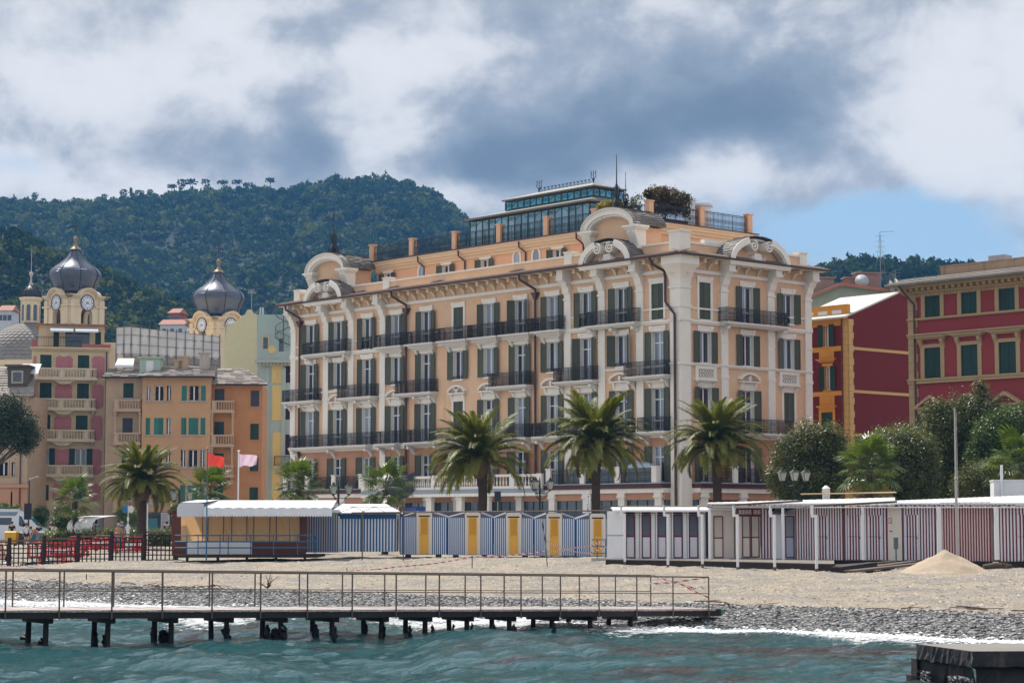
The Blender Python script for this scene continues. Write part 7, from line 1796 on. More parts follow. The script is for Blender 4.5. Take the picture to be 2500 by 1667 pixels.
b = MB(); e0, e1 = kx(440), kx(505); pts = [(e0, kz(1260)), (e1, kz(1260)), (e1, kz(1230)), (e1 - .3, kz(1226)), (e0 + .3, kz(1226)), (e0 + .1, kz(1230)), (e0, kz(1240))]
b.prism(pts, -1.02, -.99); b.add([(e0 + .2, -1.0, kz(1226)), (e1 + .02, -1.0, kz(1226)), (e1 + .4, 1.6, kz(1219)), (e0 + .6, 1.6, kz(1219))], [(0, 1, 2, 3)])
for i in range(24): u = e0 + (e1 - e0) * i / 24; b.add([(u, -1.01, kz(1260)), (u + .04, -1.01, kz(1260)), (u + .02, -1.01, kz(1262.5))], [(2, 1, 0)])
b.build('canvas_end', mat('shaded_canvas', (.60, .62, .68), .8, .04, 3), k)  # canopy canvas again, coloured darker for its shaded end
b = MB()
for p in (466, 493, 546, 566, 620, 675, 733, 775): b.cyl((kx(p), -1.15, -.1), (kx(p), -1.15, kz(1304)), .028, n=5)
b.build('railing_post', M_bluerail, k)
for y, r in ((1306, .035), (1321, .04), (1336, .035)): q = MB(); q.cyl((kx(437), -1.15, kz(y)), (kx(778), -1.15, kz(y)), r, n=6); q.build('railing_bar', M_bluerail, k)
b = MB()      # steel frame of the shade roof in front of the huts
t = thing('tube_frame', 'long rusty tube frame standing before the striped hut', 'frame', (PX(990, 104), 104, gz(PX(990, 104), 104)), 0)
for px in (885, 985): q = MB(); xx = PX(px, 104) - t.location.x; q.cyl((xx, 0, -.1), (xx, 0, P(990, 1251, 104).z - t.location.z), .035, n=6); q.build('post', M_pole, t)
q = MB(); zz = P(990, 1251, 104).z - t.location.z; q.cyl((PX(858, 104) - t.location.x, 0, zz), (PX(1480, 104) - t.location.x, 0, zz + .1), .035, n=6); q.build('cross_bar', M_pole, t)
# ---- flags
def flag(px, d, ytop, ybot, side, W, H, m, pole_m, r, label, wave_seed, droop=.25, fl_y=None, name='flag_pole'):
 g = P(px, ybot, d).z; t = thing(name, label, 'flag', (PX(px, d), d, g), 0, 'beach flags'); zt = P(px, ytop, d).z - g
 b = MB(); b.cyl((0, 0, -.1), (0, 0, zt), r, r * .7, 8); b.lathe([(.0, 0), (r * 1.6, .03), (r * 1.6, .07), (0, .1)], 8, (0, 0, zt)); b.build('pole', pole_m, t)
 c = MB(); nx, ny = 22, 12; zz = zt - (fl_y or .1)
 for i in range(nx):
  for j in range(ny):
   def pt(u, v):
    y = .10 * math.sin(u * 7 + v * 1.3 + wave_seed) * u + .05 * math.sin(u * 13 + v * 3) * u
    return (side * W * u * (1 - .05 * v), y, zz - H * v * (1 - .18 * u) - droop * u * (1 + .25 * math.sin(u * 5 + wave_seed)) - .04 * math.sin(u * 9 + wave_seed) * v)
   c.add([pt(i / nx, j / ny), pt((i + 1) / nx, j / ny), pt((i + 1) / nx, (j + 1) / ny), pt(i / nx, (j + 1) / ny)], [(0, 1, 2, 3)])
 c.build('flag', m, t, (side * r, 0, 0), smooth=True)
flag(428 + 77, 104.5, 1097, 1362, 1, .78, .62, leafmat('red_flag', (.58, .06, .045), (.62, .075, .055), .7, .4, 1, .2, (1.2, 1, 1)), M_bluerail, .035, 'red warning flag on a blue pole beside the kiosk', .5, .34, .12)
flag(581, 112, 1103, 1352, 1, .95, .66, leafmat('pink_flag', (.66, .42, .55), (.74, .66, .72), .7, .4, 2.2, .2, (1.2, 1.1, 1.2)), M_wwhite, .05, 'pale pink and white flag on a white pole behind the kiosk', 2.0, .05, .12)
t = thing('bare_flagpole', 'tall bare white flagpole before the red striped cabins', 'flagpole', (PX(2335, 86), 86, gz(PX(2335, 86), 86)), 0); zt = P(2335, 995, 86).z - t.location.z
b = MB(); b.cyl((0, 0, -.1), (0, 0, zt * .55), .055, n=8); b.cyl((0, 0, zt * .55), (0, 0, zt), .042, .03, 8); b.lathe([(.07, 0), (.07, .08), (.045, .1)], 8, (0, 0, zt * .55)); b.build('pole', mat('pale_steel', (.45, .42, .40), .5, .1, 4), t)
b = MB(); b.cyl((0, 0, 0), (0, 0, .04), .07, n=8); b.build('cap', M_pole, t, (0, 0, zt))
b = MB(); b.tube([(.06, -.02, zt - .2), (.075, -.03, zt * .5), (.06, -.02, 1.2)], .006, 4); b.build('halyard', M_wwhite, t)
# ---- red and white bathing cabins
RD_ = 95.5; rg = P(1620, 1363.5, RD_).z
def rx(px, d): return PX(px, d)
def cab(name, label, px0, px1, d, ybase, ytop, rz=0.0):
 x0, x1 = PX(px0, d), PX(px1, d); g = P((px0 + px1) / 2, ybase, d).z
 t = thing(name, label, 'beach cabin', (x0, d, g), rz, 'red and white bathing cabins'); return t, x1 - x0, P((px0 + px1) / 2, ytop, d).z - g
t, w, H = cab('bathing_cabin', 'white bathing cabin row with five grey louvred doors framed in red', 1524, 1722, RD_, 1363.5, 1247)
b = MB(); b.box(0, w, .12, 2.6, 0, H); b.build('cabin_body', M_lilac, t)
dm = louvre_door(.42, 1.96, M_maroon, mat('blue_grey_louvre', (.17, .20, .25), .6, .1, 4), M_lilac, .5)
for px in (1539, 1577.7, 1616, 1655, 1693):
 x = PX(px, RD_) - PX(1524, RD_); place('door', dm, t, (x, .06, .03))
 q = MB(); q.box(x - .28, x - .22, -.02, .12, 0, H - .02); q.box(x + .23, x + .40, .04, .12, 0, H - .12, 0); q.box(x - .2, x + .2, .09, .125, 2.03, H - .05, 1); q.build('door_post', [M_wwhite, M_black], t)
b = MB(); b.add([(-.5, -.5, H + .05), (w + .2, -.5, H + .05), (w + .2, 2.7, H + .25), (-.5, 2.7, H + .25), (-.5, -.5, H - .04), (w + .2, -.5, H - .04), (w + .2, 2.7, H + .16), (-.5, 2.7, H + .16)], [(0, 1, 2, 3), (0, 4, 5, 1), (7, 6, 5, 4), (1, 5, 6, 2), (0, 3, 7, 4)]); b.build('roof', M_wwhite, t)
b = MB(); b.add([(-.02, -.4, 0), (-.75, .6, 0), (-.75, .6, H), (-.02, -.4, H), (-.0, -.36, 0), (-.73, .64, 0), (-.73, .64, H), (0, -.36, H)], [(0, 3, 2, 1), (0, 4, 7, 3), (1, 2, 6, 5), (3, 7, 6, 2), (4, 5, 6, 7)]); b.add([(-.03, -.42, H * .48), (-.76, .58, H * .48), (-.76, .58, H * .5), (-.03, -.42, H * .5)], [(0, 3, 2, 1)], 1); b.build('side_panel', [M_wwhite, mat('blue_grey_edging', (.3, .36, .42))], t)
t, w, H = cab('bathing_cabin', 'plain white bathing cabin with a single red framed door', 1733, 1792, 95, 1363, 1245)
b = MB(); b.box(0, w, 0, 2.4, 0, H); b.build('cabin_body', M_wcream, t); d1 = louvre_door(.44, 1.86, M_maroon, M_wcream, M_wcream, .48, t=.04); place('door', d1, t, (PX(1753, 95) - PX(1733, 95), -.03, .04)); b = MB(); b.box(-.05, w + .05, -.2, 2.5, H, H + .08); b.build('roof', M_wwhite, t)
b = MB(); b.box(w * .5 + .04, w - .03, -.02, 0, .05, H - .05); b.build('blank_panel', mat('faded_pink_panel', (.68, .60, .56), .7, .06, 3), t)
t, w, H = cab('bathing_cabin', 'white bathing cabin with double red framed doors and red vent panel', 1797, 1856, 94.5, 1362, 1239)
b = MB(); b.box(0, w, 0, 2.4, 0, H); b.build('cabin_body', M_wcream, t); d2 = louvre_door(.37, 1.86, M_maroon, M_wcream, M_wcream, .48, t=.04)
for s_ in (-1, 1): place('door', d2, t, (w / 2 + .1 + s_ * .20, -.03, .04))
b = MB(); b.box(0, w, -.04, -.002, H - .38, H); b.build('vent_panel', M_maroon, t)
for i in range(14): q = MB(); q.box(0, .03, -.055, -.041, 0, .2); place('vent_slot', cached('vslot', lambda: q.mesh('vent_slot', M_wwhite)), t, (.12 + i * .065 + (.08 if i > 8 else 0), 0, H - .29))
# striped runs: a list of px spans along the row (distance shrinking to the right)
def rowd(px): return float(np.interp(px, [1850, 1950, 2500, 2600], [94.6, 93.0, 86.5, 85.3]))
def striped(label, px0, px1, nb, y0, y1, door=None, pale=False, name='striped_cabin'):
 d0, d1_ = rowd(px0), rowd(px1); a, c = P(px0, y0, d0), P(px1, y0, d1_); v = c - a; L = math.hypot(v.x, v.y); rz = math.atan2(v.y, v.x)
 t = thing(name, label, 'beach cabin', a, rz, 'red and white bathing cabins'); H = P(px0, y1, d0).z - a.z
 b = MB(); lm = mat('pinkish_board', (.66, .50, .48), .65, .08, 4) if pale else M_lilac
 boards(b, 0, L, .03, H, 0, nb | 1, 0, 1, k=.08); tag(b.build('striped_wall', [M_maroon, lm], t), kind='stuff')
 b = MB(); b.box(0.01, L - .01, .03, 2.4, 0, H - .01); b.build('cabin_body', lm, t)
 for i, (u, wd) in enumerate(door or []):
  x = L * u; q = MB(); boards(q, x - wd / 2, x + wd / 2, .06, 1.95, -.03, 9, 1, 0)
  for xx in (x - wd / 2 - .02, x + wd / 2): q.box(xx, xx + .02, -.036, 0, .05, 1.97, 1)
  q.box(x - wd / 2, x + wd / 2, -.037, -.005, 1.03, 1.045, 2); q.cyl((x + wd * .42, -.07, .98), (x + wd * .42, -.03, .98), .025, n=6, m=2); q.build('striped_door', [M_maroon, lm, M_black], t)
 q = MB(); q.box(-.02, L + .02, -.05, .1, -.14, .03); q.build('plinth', M_darkwood, t); return t, L, H
striped('narrow red striped cabin wall left of the little gabled hut', 1858, 1892, 9, 1364, 1241)
t, L, H = striped('red striped cabin front with two closed striped doors behind the dogleg posts', 1943, 2060, 37, 1367, 1236, [(.55, .62)])
striped('red striped cabin front left of the white panel with the sign', 2062, 2167, 31, 1368, 1236, [(.25, .62), (.72, .6)])
t, L, H = striped('plain white door panel carrying a small red sign', 2169, 2203, 1, 1369, 1236, None, False, 'panel_cabin');
for o in [c for c in t.children if c.name.startswith('striped_wall')]: bpy.data.objects.remove(o)
b = MB(); b.box(0, L, -.02, .03, 0, H); b.build('white_panel', M_wcream, t)
b = MB(); b.box(L * .08, L * .08 + .15, -.035, -.021, 1.60, 1.84); b.box(L * .08 + .02, L * .08 + .13, -.038, -.0351, 1.63, 1.81, 1); b.box(L * .08 + .06, L * .08 + .09, -.041, -.0381, 1.65, 1.78, 2); b.build('red_sign', [mat('sign_red', (.45, .02, .03), .5), M_wwhite, _M['sign_red']], t)
b = MB(); b.tube([(L * .3, -.02, 1.28), (L * .3, -.07, 1.28), (L * .3 - .08, -.07, 1.28)], .018, 6); b.build('door_handle', M_black, t)
striped('red striped cabin front between the white panel and the tall white post', 2205, 2286, 23, 1369, 1234, [(.28, .6)])
striped('pinkish striped cabin wall behind the bare flagpole', 2298, 2420, 37, 1370, 1226, None, True)
striped('red striped cabin front at the right edge', 2440, 2560, 29, 1371, 1234, [(.55, .66)])
# little gabled hut with canvas roof
t, w, H = cab('gabled_hut', 'little grey white hut with pale canvas gable roof and red framed door', 1894, 1940, 93.5, 1363, 1254)
b = MB(); b.box(0, w, 0, 2, 0, H - .02); b.build('cabin_body', M_lilac, t); d3 = louvre_door(.40, 1.84, M_maroon, mat('pale_louvre', (.42, .45, .52), .6, .1, 4), mat('blue_shade_panel', (.45, .52, .66), .6, .06, 3), .5, t=.04); place('door', d3, t, (w * .72, -.03, .04))
b = MB(); b.add([(-.75, -.4, H + .3), (w * .12, -.5, H - .05), (w + .1, -.4, H + .32), (w + .1, 2, H + .34), (w * .12, 2, H + .3), (-.75, 2, H + .32)], [(0, 1, 4, 5), (1, 2, 3, 4)]); b.build('canvas_roof', M_canvas, t)
# pergola posts, roof sheets, lattice girder
pg = thing('cabin_pergola', 'white pergola with dogleg posts and corrugated sheet roof before the red cabins', 'pergola', (PX(1525, 93), 93, gz(PX(1525, 93), 93)), 0); o_ = Vector(pg.location)
pp = [(1525, 93.0, 1376.6), (1630, 90.6, 1380.5), (1714, 88.4, 1380.5), (1800, 86.3, 1385), (1890, 84.2, 1388), (1992, 82.0, 1393)]
tops = []
for px, d, yb in pp:
 g = gz(PX(px, d), d); p = Vector((PX(px, d), d, g)) - o_; zt = P(px, 1234, d).z - o_.z; zt = P(px, 1236, d).z - o_.z
 b = MB(); b.box(-.05, .05, -.05, .05, p.z - .1, zt - .42); b.box(-.05, .05, -.05, .05, p.z - .1, p.z + .14, 1) if False else None
 b.box(-.19, .05, -.052, .052, zt - .42, zt - .32); b.box(-.2, -.10, -.05, .05, zt - .32, zt + .05); b.box(-.035, .035, -.06, .06, 1.0 + p.z, 1.05 + p.z)
 b.build('post', M_wwhite, pg, (p.x, p.y, 0)); q = MB(); q.box(-.056, .056, -.056, .056, p.z - .1, p.z + .13); q.build('post_shoe', M_pole, pg, (p.x, p.y, 0)); tops.append(Vector((p.x - .15, p.y, zt)))
b = MB()
for a, c in zip(tops[:-1], tops[1:]): b.tube([a, c], .03, 5)
b.tube([tops[0] - Vector((.9, 0, 0)), tops[0]], .03, 5); b.build('eave_bar', M_pole, pg)
inner = [P(px, 1238, rowd(px) - 1.6) - o_ for px in (1728, 1830, 1930, 2030, 2106, 2200, 2292, 2380, 2430, 2520)]
for i, (a, c) in enumerate(zip(inner[:-1], inner[1:])):
 b = MB(); up = Vector((0, 0, .16)); b.tube([a, c], .03, 4); b.tube([a + up, c + up], .025, 4)
 n = 4
 for j in range(n): p0, p1 = a + (c - a) * (j / n), a + (c - a) * ((j + 1) / n); m = (p0 + p1) / 2; b.tube([p0, m + up, p1], .015, 4)
 b.build('lattice_girder', M_wwhite, pg)
for px in (1732, 1911, 2106, 2292, 2432):
 d = rowd(px) - 1.65; p = P(px, 1238, d) - o_; g = P(px, 1366, d).z - o_.z; b = MB(); b.box(-.055 if px < 2200 else -.09, .055 if px < 2200 else .09, -.05, .05, g, p.z); b.build('inner_post', M_wwhite, pg, (p.x, p.y, 0))
def sheet(pts, name='roof_sheet', m=None, corr=26):
 """corrugated sheet spanning four corners a,b (front), c,d (back)"""
 a, b_, c, d = (Vector(q) for q in pts); q = MB()
 for i in range(corr):
  u0, um, u1 = i / corr, (i + .5) / corr, (i + 1) / corr; h = Vector((0, 0, .012))
  f = lambda u: a + (b_ - a) * u; r = lambda u: d + (c - d) * u
  q.add([f(u0), f(um) + h, f(u1), r(u1), r(um) + h, r(u0)], [(0, 1, 4, 5), (1, 2, 3, 4)])
 q.add([a - Vector((0, 0, .05)), b_ - Vector((0, 0, .05)), c - Vector((0, 0, .05)), d - Vector((0, 0, .05))], [(3, 2, 1, 0)]); q.add([a - Vector((0, 0, .05)), b_ - Vector((0, 0, .05)), b_, a], [(0, 1, 2, 3)])
 q.build(name, m or mat('pale_roof_sheet', (.60, .60, .62), .45, .08, 2), pg)
sheet([P(1728, 1229, 94.0) - o_, P(2185, 1231, 89.7) - o_, P(2185, 1214, 95) - o_, P(1728, 1226.5, 98) - o_])
sheet([P(2180, 1229, 89.8) - o_, P(2600, 1228, 84.8) - o_, P(2600, 1205, 92) - o_, P(2180, 1222, 96) - o_], corr=30)
for px0, px1 in ((1728, 1960), (1960, 2190)):
 b = MB(); b.tube([P(px0, 1236, 88.5) - o_, P(px1, 1222 if px1 < 2000 else 1224, 88.2) - o_], .045, 5); b.build('sloping_purlin', M_pole, pg)
t = thing('bamboo_screen', 'rolled bamboo screen lying on the cabin roof', 'screen', P(1955, 1212, 96), math.atan2(-.9, 1)); a, c = P(1955, 1211, 95.5), P(2186, 1208, 93.5); t.location = a; t.rotation_euler = (0, 0, math.atan2(c.y - a.y, c.x - a.x)); L = (c - a).length
for i in range(3):
 b = MB(); b.tube([(0, (i % 3) * .09, .1 + (i // 3) * .07 ), (L * .5, (i % 3) * .09, .12 + (i // 3) * .07), (L, (i % 3) * .09, .14 + (i // 3) * .05 + .02 * (i % 2))], .026, 6); b.build('cane', mat('bamboo', (.36, .24, .10), .55, .2, 6), t)
t = thing('roof_box', 'white rendered box on the cabin roof at the right edge', 'roof box', P(2427, 1207, 96), R(-8)); b = MB(); b.box(0, 3.5, 0, 2, -.9, .62); b.box(-.03, 3.5, -.03, 2, .62, .68); b.build('box_wall', M_wwhite, t); b = MB(); b.cyl((.35, -.05, -.3), (.35, -.05, 1.35), .06, n=8); b.build('pole', M_wwhite, t)
t = thing('roof_vent', 'small white round vent above the bamboo screen', 'vent', P(2017, 1206, 97), 0); b = MB(); b.lathe([(.17, -.3), (.17, .1), (.2, .1), (.2, .14), (.17, .14), (.17, .24), (.2, .26), (.05, .4)], 12); b.build('vent_body', M_wcream, t, smooth=40)
# deck under the cabins, meter box, planks, steps, sand heap
dk = thing('cabin_deck', 'low dark timber deck under the red cabins', 'deck', (PX(1480, 93.6), 93.6, rg - .02), 0); o2 = Vector(dk.location)
pts = [(1478, 93.8), (1640, 91.4), (1800, 88.0), (2000, 83.6), (2035, 83.0)]; back = [(1478, 97), (1640, 97), (1800, 97), (2000, 94.5), (2035, 94)]
for (p0, d0), (p1, d1_), (q0, e0), (q1, e1) in zip(pts[:-1], pts[1:], back[:-1], back[1:]):
 a, c = Vector((PX(p0, d0), d0, 0)) - Vector((o2.x, o2.y, 0)), Vector((PX(p1, d1_), d1_, 0)) - Vector((o2.x, o2.y, 0)); a2, c2_ = Vector((PX(q0, e0), e0, 0)) - Vector((o2.x, o2.y, 0)), Vector((PX(q1, e1), e1, 0)) - Vector((o2.x, o2.y, 0)); z0 = Vector((0, 0, -.45))
 b = MB(); b.add([a, c, c2_, a2, a + z0, c + z0], [(0, 1, 2, 3), (4, 5, 1, 0)]); b.build('deck_front', M_darkwood, dk)
 n = 7
 for j in range(n):
  u0, u1 = j / n + .005, (j + 1) / n - .008; up = Vector((0, 0, .03 + .012 * (j % 2)))
  q = MB(); q.add([a + (a2 - a) * u0 + up, c + (c2_ - c) * u0 + up, c + (c2_ - c) * u1 + up, a + (a2 - a) * u1 + up, a + (a2 - a) * u0, c + (c2_ - c) * u0], [(0, 1, 2, 3), (4, 5, 1, 0)]); q.build('plank', M_plank, dk)
t = thing('meter_box', 'grey green meter box on a thin post by the white panel', 'meter box', (PX(2186, 88.5), 88.5, P(2186, 1370, 88.5).z), 0)
b = MB(); b.box(-.09, .09, -.06, .06, .52, .96); b.box(-.1, .1, -.08, .07, .96, 1.0); b.build('box', mat('grey_green_metal', (.12, .15, .15), .5, .15, 5), t); b = MB(); b.cyl((0, 0, -.15), (0, 0, .52), .03, n=6); b.build('post', _M['grey_green_metal'], t)
for i, (a_, c__, z) in enumerate(((P(2072, 1394, 80), P(2262, 1376, 87), .08), (P(2095, 1388, 83), P(2245, 1372, 89), .1), (P(1995, 1372, 85.5), P(2180, 1372, 89), .05), (P(2040, 1390, 81.5), P(2130, 1384, 84), .2))):
 v = c__ - a_; L = math.hypot(v.x, v.y); lab = ['long loose plank running up to the sand heap', 'shorter loose plank behind the long one', 'plank lying flat along the deck edge', 'thick timber baulk at the end of the deck'][i]
 t = thing('loose_plank', lab, 'plank', (a_.x, a_.y, gz(a_.x, a_.y) + .02), math.atan2(v.y, v.x), 'loose planks on the beach'); z1 = max(c__.z, gz(c__.x, c__.y)) - t.location.z
 b = MB(); b.add([(0, -.22, 0), (L, -.22, z1), (L, .22, z1), (0, .22, 0), (0, -.22, z), (L, -.22, z1 + z), (L, .22, z1 + z), (0, .22, z)], [(3, 2, 1, 0), (4, 5, 6, 7), (0, 1, 5, 4), (1, 2, 6, 5), (2, 3, 7, 6), (3, 0, 4, 7)]); b.build('plank', mat('brown_plank', (.10, .075, .06), .8, .3, 4, .3, 14) if i < 3 else M_darkwood, t)
def sand_heap():
 d = 80.5; x0 = PX(2305, d); g = gz(x0, d); n = 90; xs = np.linspace(-2.6, 2.6, n); ys = np.linspace(-2.2, 2.2, 70); gx, gy, f = grid(xs, ys)
 r = np.hypot(gx * 1.0, gy * 1.15) * (1 + .10 * (vnoise(gx, gy, .9, 77, 3) - .5)); z = .86 - r * .46 + .10 * (vnoise(gx, gy, .4, 78, 3) - .5); z = np.where(r < .25, z - .03, z); z = z + .10 * np.exp(-r * 1.2) - .06
 zz = np.maximum(z, -.08) + (beach_z(gx + x0, gy + d) - g)
 me = npmesh('sand_heap', np.stack([gx, gy, zz], 1), f, mat('heap_sand', (.40, .32, .24), .9, .18, 22, .8, 45), smooth=True)
 tag(place('sand_heap', me, None, (x0, d, g)), 'cone of pale yellow sand heaped before the cabins', 'sand heap')
sand_heap()
t = thing('blue_steps', 'small blue metal steps with handrails beside the last yellow door', 'steps', (PX(1463, 101), 101, gz(PX(1463, 101), 101)), 0); zz = lambda y: P(1463, y, 101).z - t.location.z
for y, m in ((1317, M_bluerail), (1333, M_bluerail), (1350, M_bluerail)): b = MB(); b.box(-.36, .36, -.03, .03, zz(y) - .02, zz(y) + .025); b.build('rail', m, t)
for x in (-.1, .3): b = MB(); b.cyl((x, 0, -.05), (x, 0, zz(1316)), .028, n=6); b.build('leg', M_bluerail, t)
b = MB(); b.box(-.4, .4, -.4, .3, -.06, .14); b.build('step_block', M_stone, t)
# warning tape and its sticks
M_tape = None
def tape_mat():
 m = bpy.data.materials.new('warning_tape'); m.use_nodes = True; nt = m.node_tree; p = nt.nodes['Principled BSDF']
 at = nt.nodes.new('ShaderNodeAttribute'); at.attribute_name = 'run'; f = X(nt, at.outputs['Fac']).op('FRACT'); g = f.op('GREATER_THAN', .5)
 nt.links.new(mixrgb(nt, g, (.72, .70, .70), (.55, .03, .04)), p.inputs['Base Color']); p.inputs['Roughness'].default_value = .4; return m
M_tape = tape_mat()
def tape(pts, label, wid=.05, per=.32, name='warning_tape'):
 pts = [Vector(p) for p in pts]; v = []; f = []; run = []; s = 0.0; n = 16; seq = []
 for a, b_ in zip(pts[:-1], pts[1:]):
  for i in range(n): u = i / n; seq.append(a + (b_ - a) * u - Vector((0, 0, .10 * math.sin(math.pi * u) * (b_ - a).length * .18)))
 seq.append(pts[-1]); o = seq[0].copy()
 for i, p in enumerate(seq):
  if i: s += (p - seq[i - 1]).length
  tw = .35 * math.sin(i * .5); q = p - o
  v += [(q.x, q.y - wid * .5 * tw, q.z - wid * .5), (q.x, q.y + wid * .5 * tw, q.z + wid * .5)]; run += [s / per, s / per + .35]
 f = [(2 * i, 2 * i + 2, 2 * i + 3, 2 * i + 1) for i in range(len(seq) - 1)]
 me = npmesh(name, v, f, M_tape); a = me.attributes.new('run', 'FLOAT', 'POINT'); a.data.foreach_set('value', np.array(run, np.float32))
 tag(place(name, me, None, o), label, 'tape')
tz = lambda px, py, d: P(px, py, d)
tape([tz(850, 1393, 90), tz(960, 1384, 91), tz(1153, 1359, 92), tz(1330, 1345, 93), tz(1400, 1337, 97), tz(1478, 1319, 100)], 'long red and white tape sagging across the beach')
tape([tz(1330, 1316, 93), tz(1365, 1334, 95), tz(1438, 1349, 99), tz(1480, 1333, 100)], 'short red and white tape crossing before the yellow doors')
tape([tz(0, 1379, 108), tz(60, 1380, 106), tz(108, 1386, 104)], 'red and white tape tied low on the lattice fence')
for px, d, yt, yb, lab, ln in ((1153, 92, 1356, 1408, 'short thin stick holding up the long tape', 0), (1330, 93, 1270, 1418, 'tall crooked stick standing before the blue cabins', .12), (99 * 5, 82, 1408, 1432, 'small twig stuck in the shingle', 0), (848, 90, 1386, 1430, 'thin stick at the left end of the long tape', .02), (214, 84, 1400, 1426, 'little stick stuck in the sand on the left', 0)):
 x = PX(px, d); g = gz(x, d); H = P(px, yt, d).z - g; t = tag(MB().tube([(ln, 0, -.15), (ln * .3, 0, H * .5), (-ln, 0, H)], .022, 5).build('stick', mat('stick_bark', (.12, .09, .065), .9, .2, 5), None, (x, d, g)), lab, 'stick', 'sticks in the beach')
# ================================================================ THE PIER
A0_ = np.array([PX(17, 45.0, 1400), 45.0]); B0_ = np.array([PX(1729, 55.0, 1400), 55.0]); pv = B0_ - A0_; PL = float(np.linalg.norm(pv)); pe = pv / PL; pn = np.array([-pe[1], pe[0]]); PW = 2.1
zA, zB = ZAT(1489, 45.0, 17), ZAT(1486, 55.0, 1729)
pr_ = thing('bathing_pier', 'narrow bathing pier on dark piles with brown tube railings', 'pier', (A0_[0], A0_[1], 0), math.atan2(pe[1], pe[0]))
def dz(x): return zA + (zB - zA) * x / PL
XA, XB = -9.0, PL + .25
def slope_box(b, x0, x1, y0, y1, h0, h1, m=0):
 b.add([(x0, y0, dz(x0) + h0), (x1, y0, dz(x1) + h0), (x1, y1, dz(x1) + h0), (x0, y1, dz(x0) + h0), (x0, y0, dz(x0) + h1), (x1, y0, dz(x1) + h1), (x1, y1, dz(x1) + h1), (x0, y1, dz(x0) + h1)], [(0, 3, 2, 1), (4, 5, 6, 7), (0, 1, 5, 4), (1, 2, 6, 5), (2, 3, 7, 6), (3, 0, 4, 7)], m)
n = int((XB - XA) / .145); b = MB(); M_deck = mat('bleached_deck', (.42, .36, .34), .8, .2, 6, .3, 18)
for i in range(n): x = XA + (XB - XA) * i / n; slope_box(b, x, x + .13, 0, PW, -.045 + rng.uniform(-.004, .004), rng.uniform(-.004, .006))
tag(b.build('deck_planks', M_deck, pr_), kind='stuff')
for y in (0.02, PW * .5, PW - .12):
 b = MB(); slope_box(b, XA, XB - .05, y, y + .1, -.185, -.05); b.build('long_beam', M_darkwood, pr_)
near = [17, 148, 276, 399, 520, 638, 752, 861, 968, 1073, 1174, 1272, 1368, 1462, 1554, 1642, 1729]; far = [-90, 34, 159, 280, 398, 513, 624, 732, 837, 940, 1040, 1136, 1231, 1324, 1414, 1502, 1588]
F0 = A0_ + pn * (PW - .03); N0 = A0_ + pn * -.03
RH = .845
def rail_row(pxs, p0, y, last):
 xs = [on_line(p, p0, pe) for p in pxs]
 for x in xs: q = MB(); q.cyl((0, 0, -.2), (0, 0, RH - .02 * max(0, x / PL)), .019, n=6); q.build('railing_post', M_pole, pr_, (x, y, dz(x)))
 xa, xb = min(xs[0], XA) , xs[-1]
 for h, r in ((RH, .020), (RH * .5, .011)): q = MB(); q.cyl((xa, y, dz(xa) + h), (xb, y, dz(xb) + h - .02), r, n=6); q.build('railing_bar', M_pole, pr_)
 return xs
rail_row([-115] + near, N0, -.03, 0); rail_row(far, F0, PW - .03, 0)
bn = [-40, 117, 268, 421, 556, 687, 812, 933, 1039, 1140, 1243, 1347, 1439, 1538]; bf = [-80, 75, 235, 380, 517, 644, 765, 888, 991, 1096, 1201, 1302, 1387, 1486]
for i, (a, c) in enumerate(zip(bn, bf)):
 xa = on_line(a, A0_ + pn * .45, pe); xc = on_line(c, A0_ + pn * (PW - .55), pe)
 for x, y in ((xa, .45), (xc, PW - .55)):
  q = MB(); lean = rng.uniform(-.06, .06); q.tube([(lean, 0, -1.6), (lean * .5, 0, -.3), (0, 0, dz(x) - .18)], [.075, .07, .062], 8); q.build('pile', M_darkwood, pr_, (x, y, 0))
 b = MB(); ym, yM = .25, PW - .35; b.add([(xa - .09, ym, dz(xa) - .30), (xa + .09, ym, dz(xa) - .30), (xc + .09, yM, dz(xc) - .30), (xc - .09, yM, dz(xc) - .30), (xa - .09, ym, dz(xa) - .19), (xa + .09, ym, dz(xa) - .19), (xc + .09, yM, dz(xc) - .19), (xc - .09, yM, dz(xc) - .19)], [(0, 3, 2, 1), (4, 5, 6, 7), (0, 1, 5, 4), (1, 2, 6, 5), (2, 3, 7, 6), (3, 0, 4, 7)]); b.build('cross_beam', M_darkwood, pr_)
# broken stumps of an older pier, crusted with mussels
def lump(r, h, seed):
 q = random.Random(seed); b = MB(); pf = [(r * .5, -1.2)] + [(r * (1 if j else .8) * q.uniform(.75, 1.2), h * j / 5) for j in range(5)] + [(r * .35, h)]
 b.lathe([(a * .42, c) for a, c in pf], 9)
 b.v = [(x + q.uniform(-.3, .3) * r, y + q.uniform(-.3, .3) * r, z + q.uniform(-.04, .04)) for x, y, z in b.v]
 return b.mesh('stump', mat('mussel_crust', (.006, .006, .007), .7, .3, 8), 50)
st = [(62, 1562, .17, .16), (104, 1567, .16, .14), (232, 1566, .12, .30), (256, 1565, .13, .22), (372, 1550, .10, .24), (398, 1560, .18, .26), (412, 1560, .16, .20), (553, 1560, .18, .34), (652, 1560, .16, .36), (672, 1558, .20, .28), (693, 1558, .14, .34), (770, 1552, .13, .32), (817, 1556, .13, .32), (893, 1540, .11, .22), (937, 1548, .11, .24), (1001, 1545, .10, .24), (1056, 1545, .09, .24), (1106, 1545, .07, .26), (1152, 1545, .07, .28), (1206, 1545, .1, .30), (1255, 1548, .08, .30), (1353, 1550, .09, .34)]
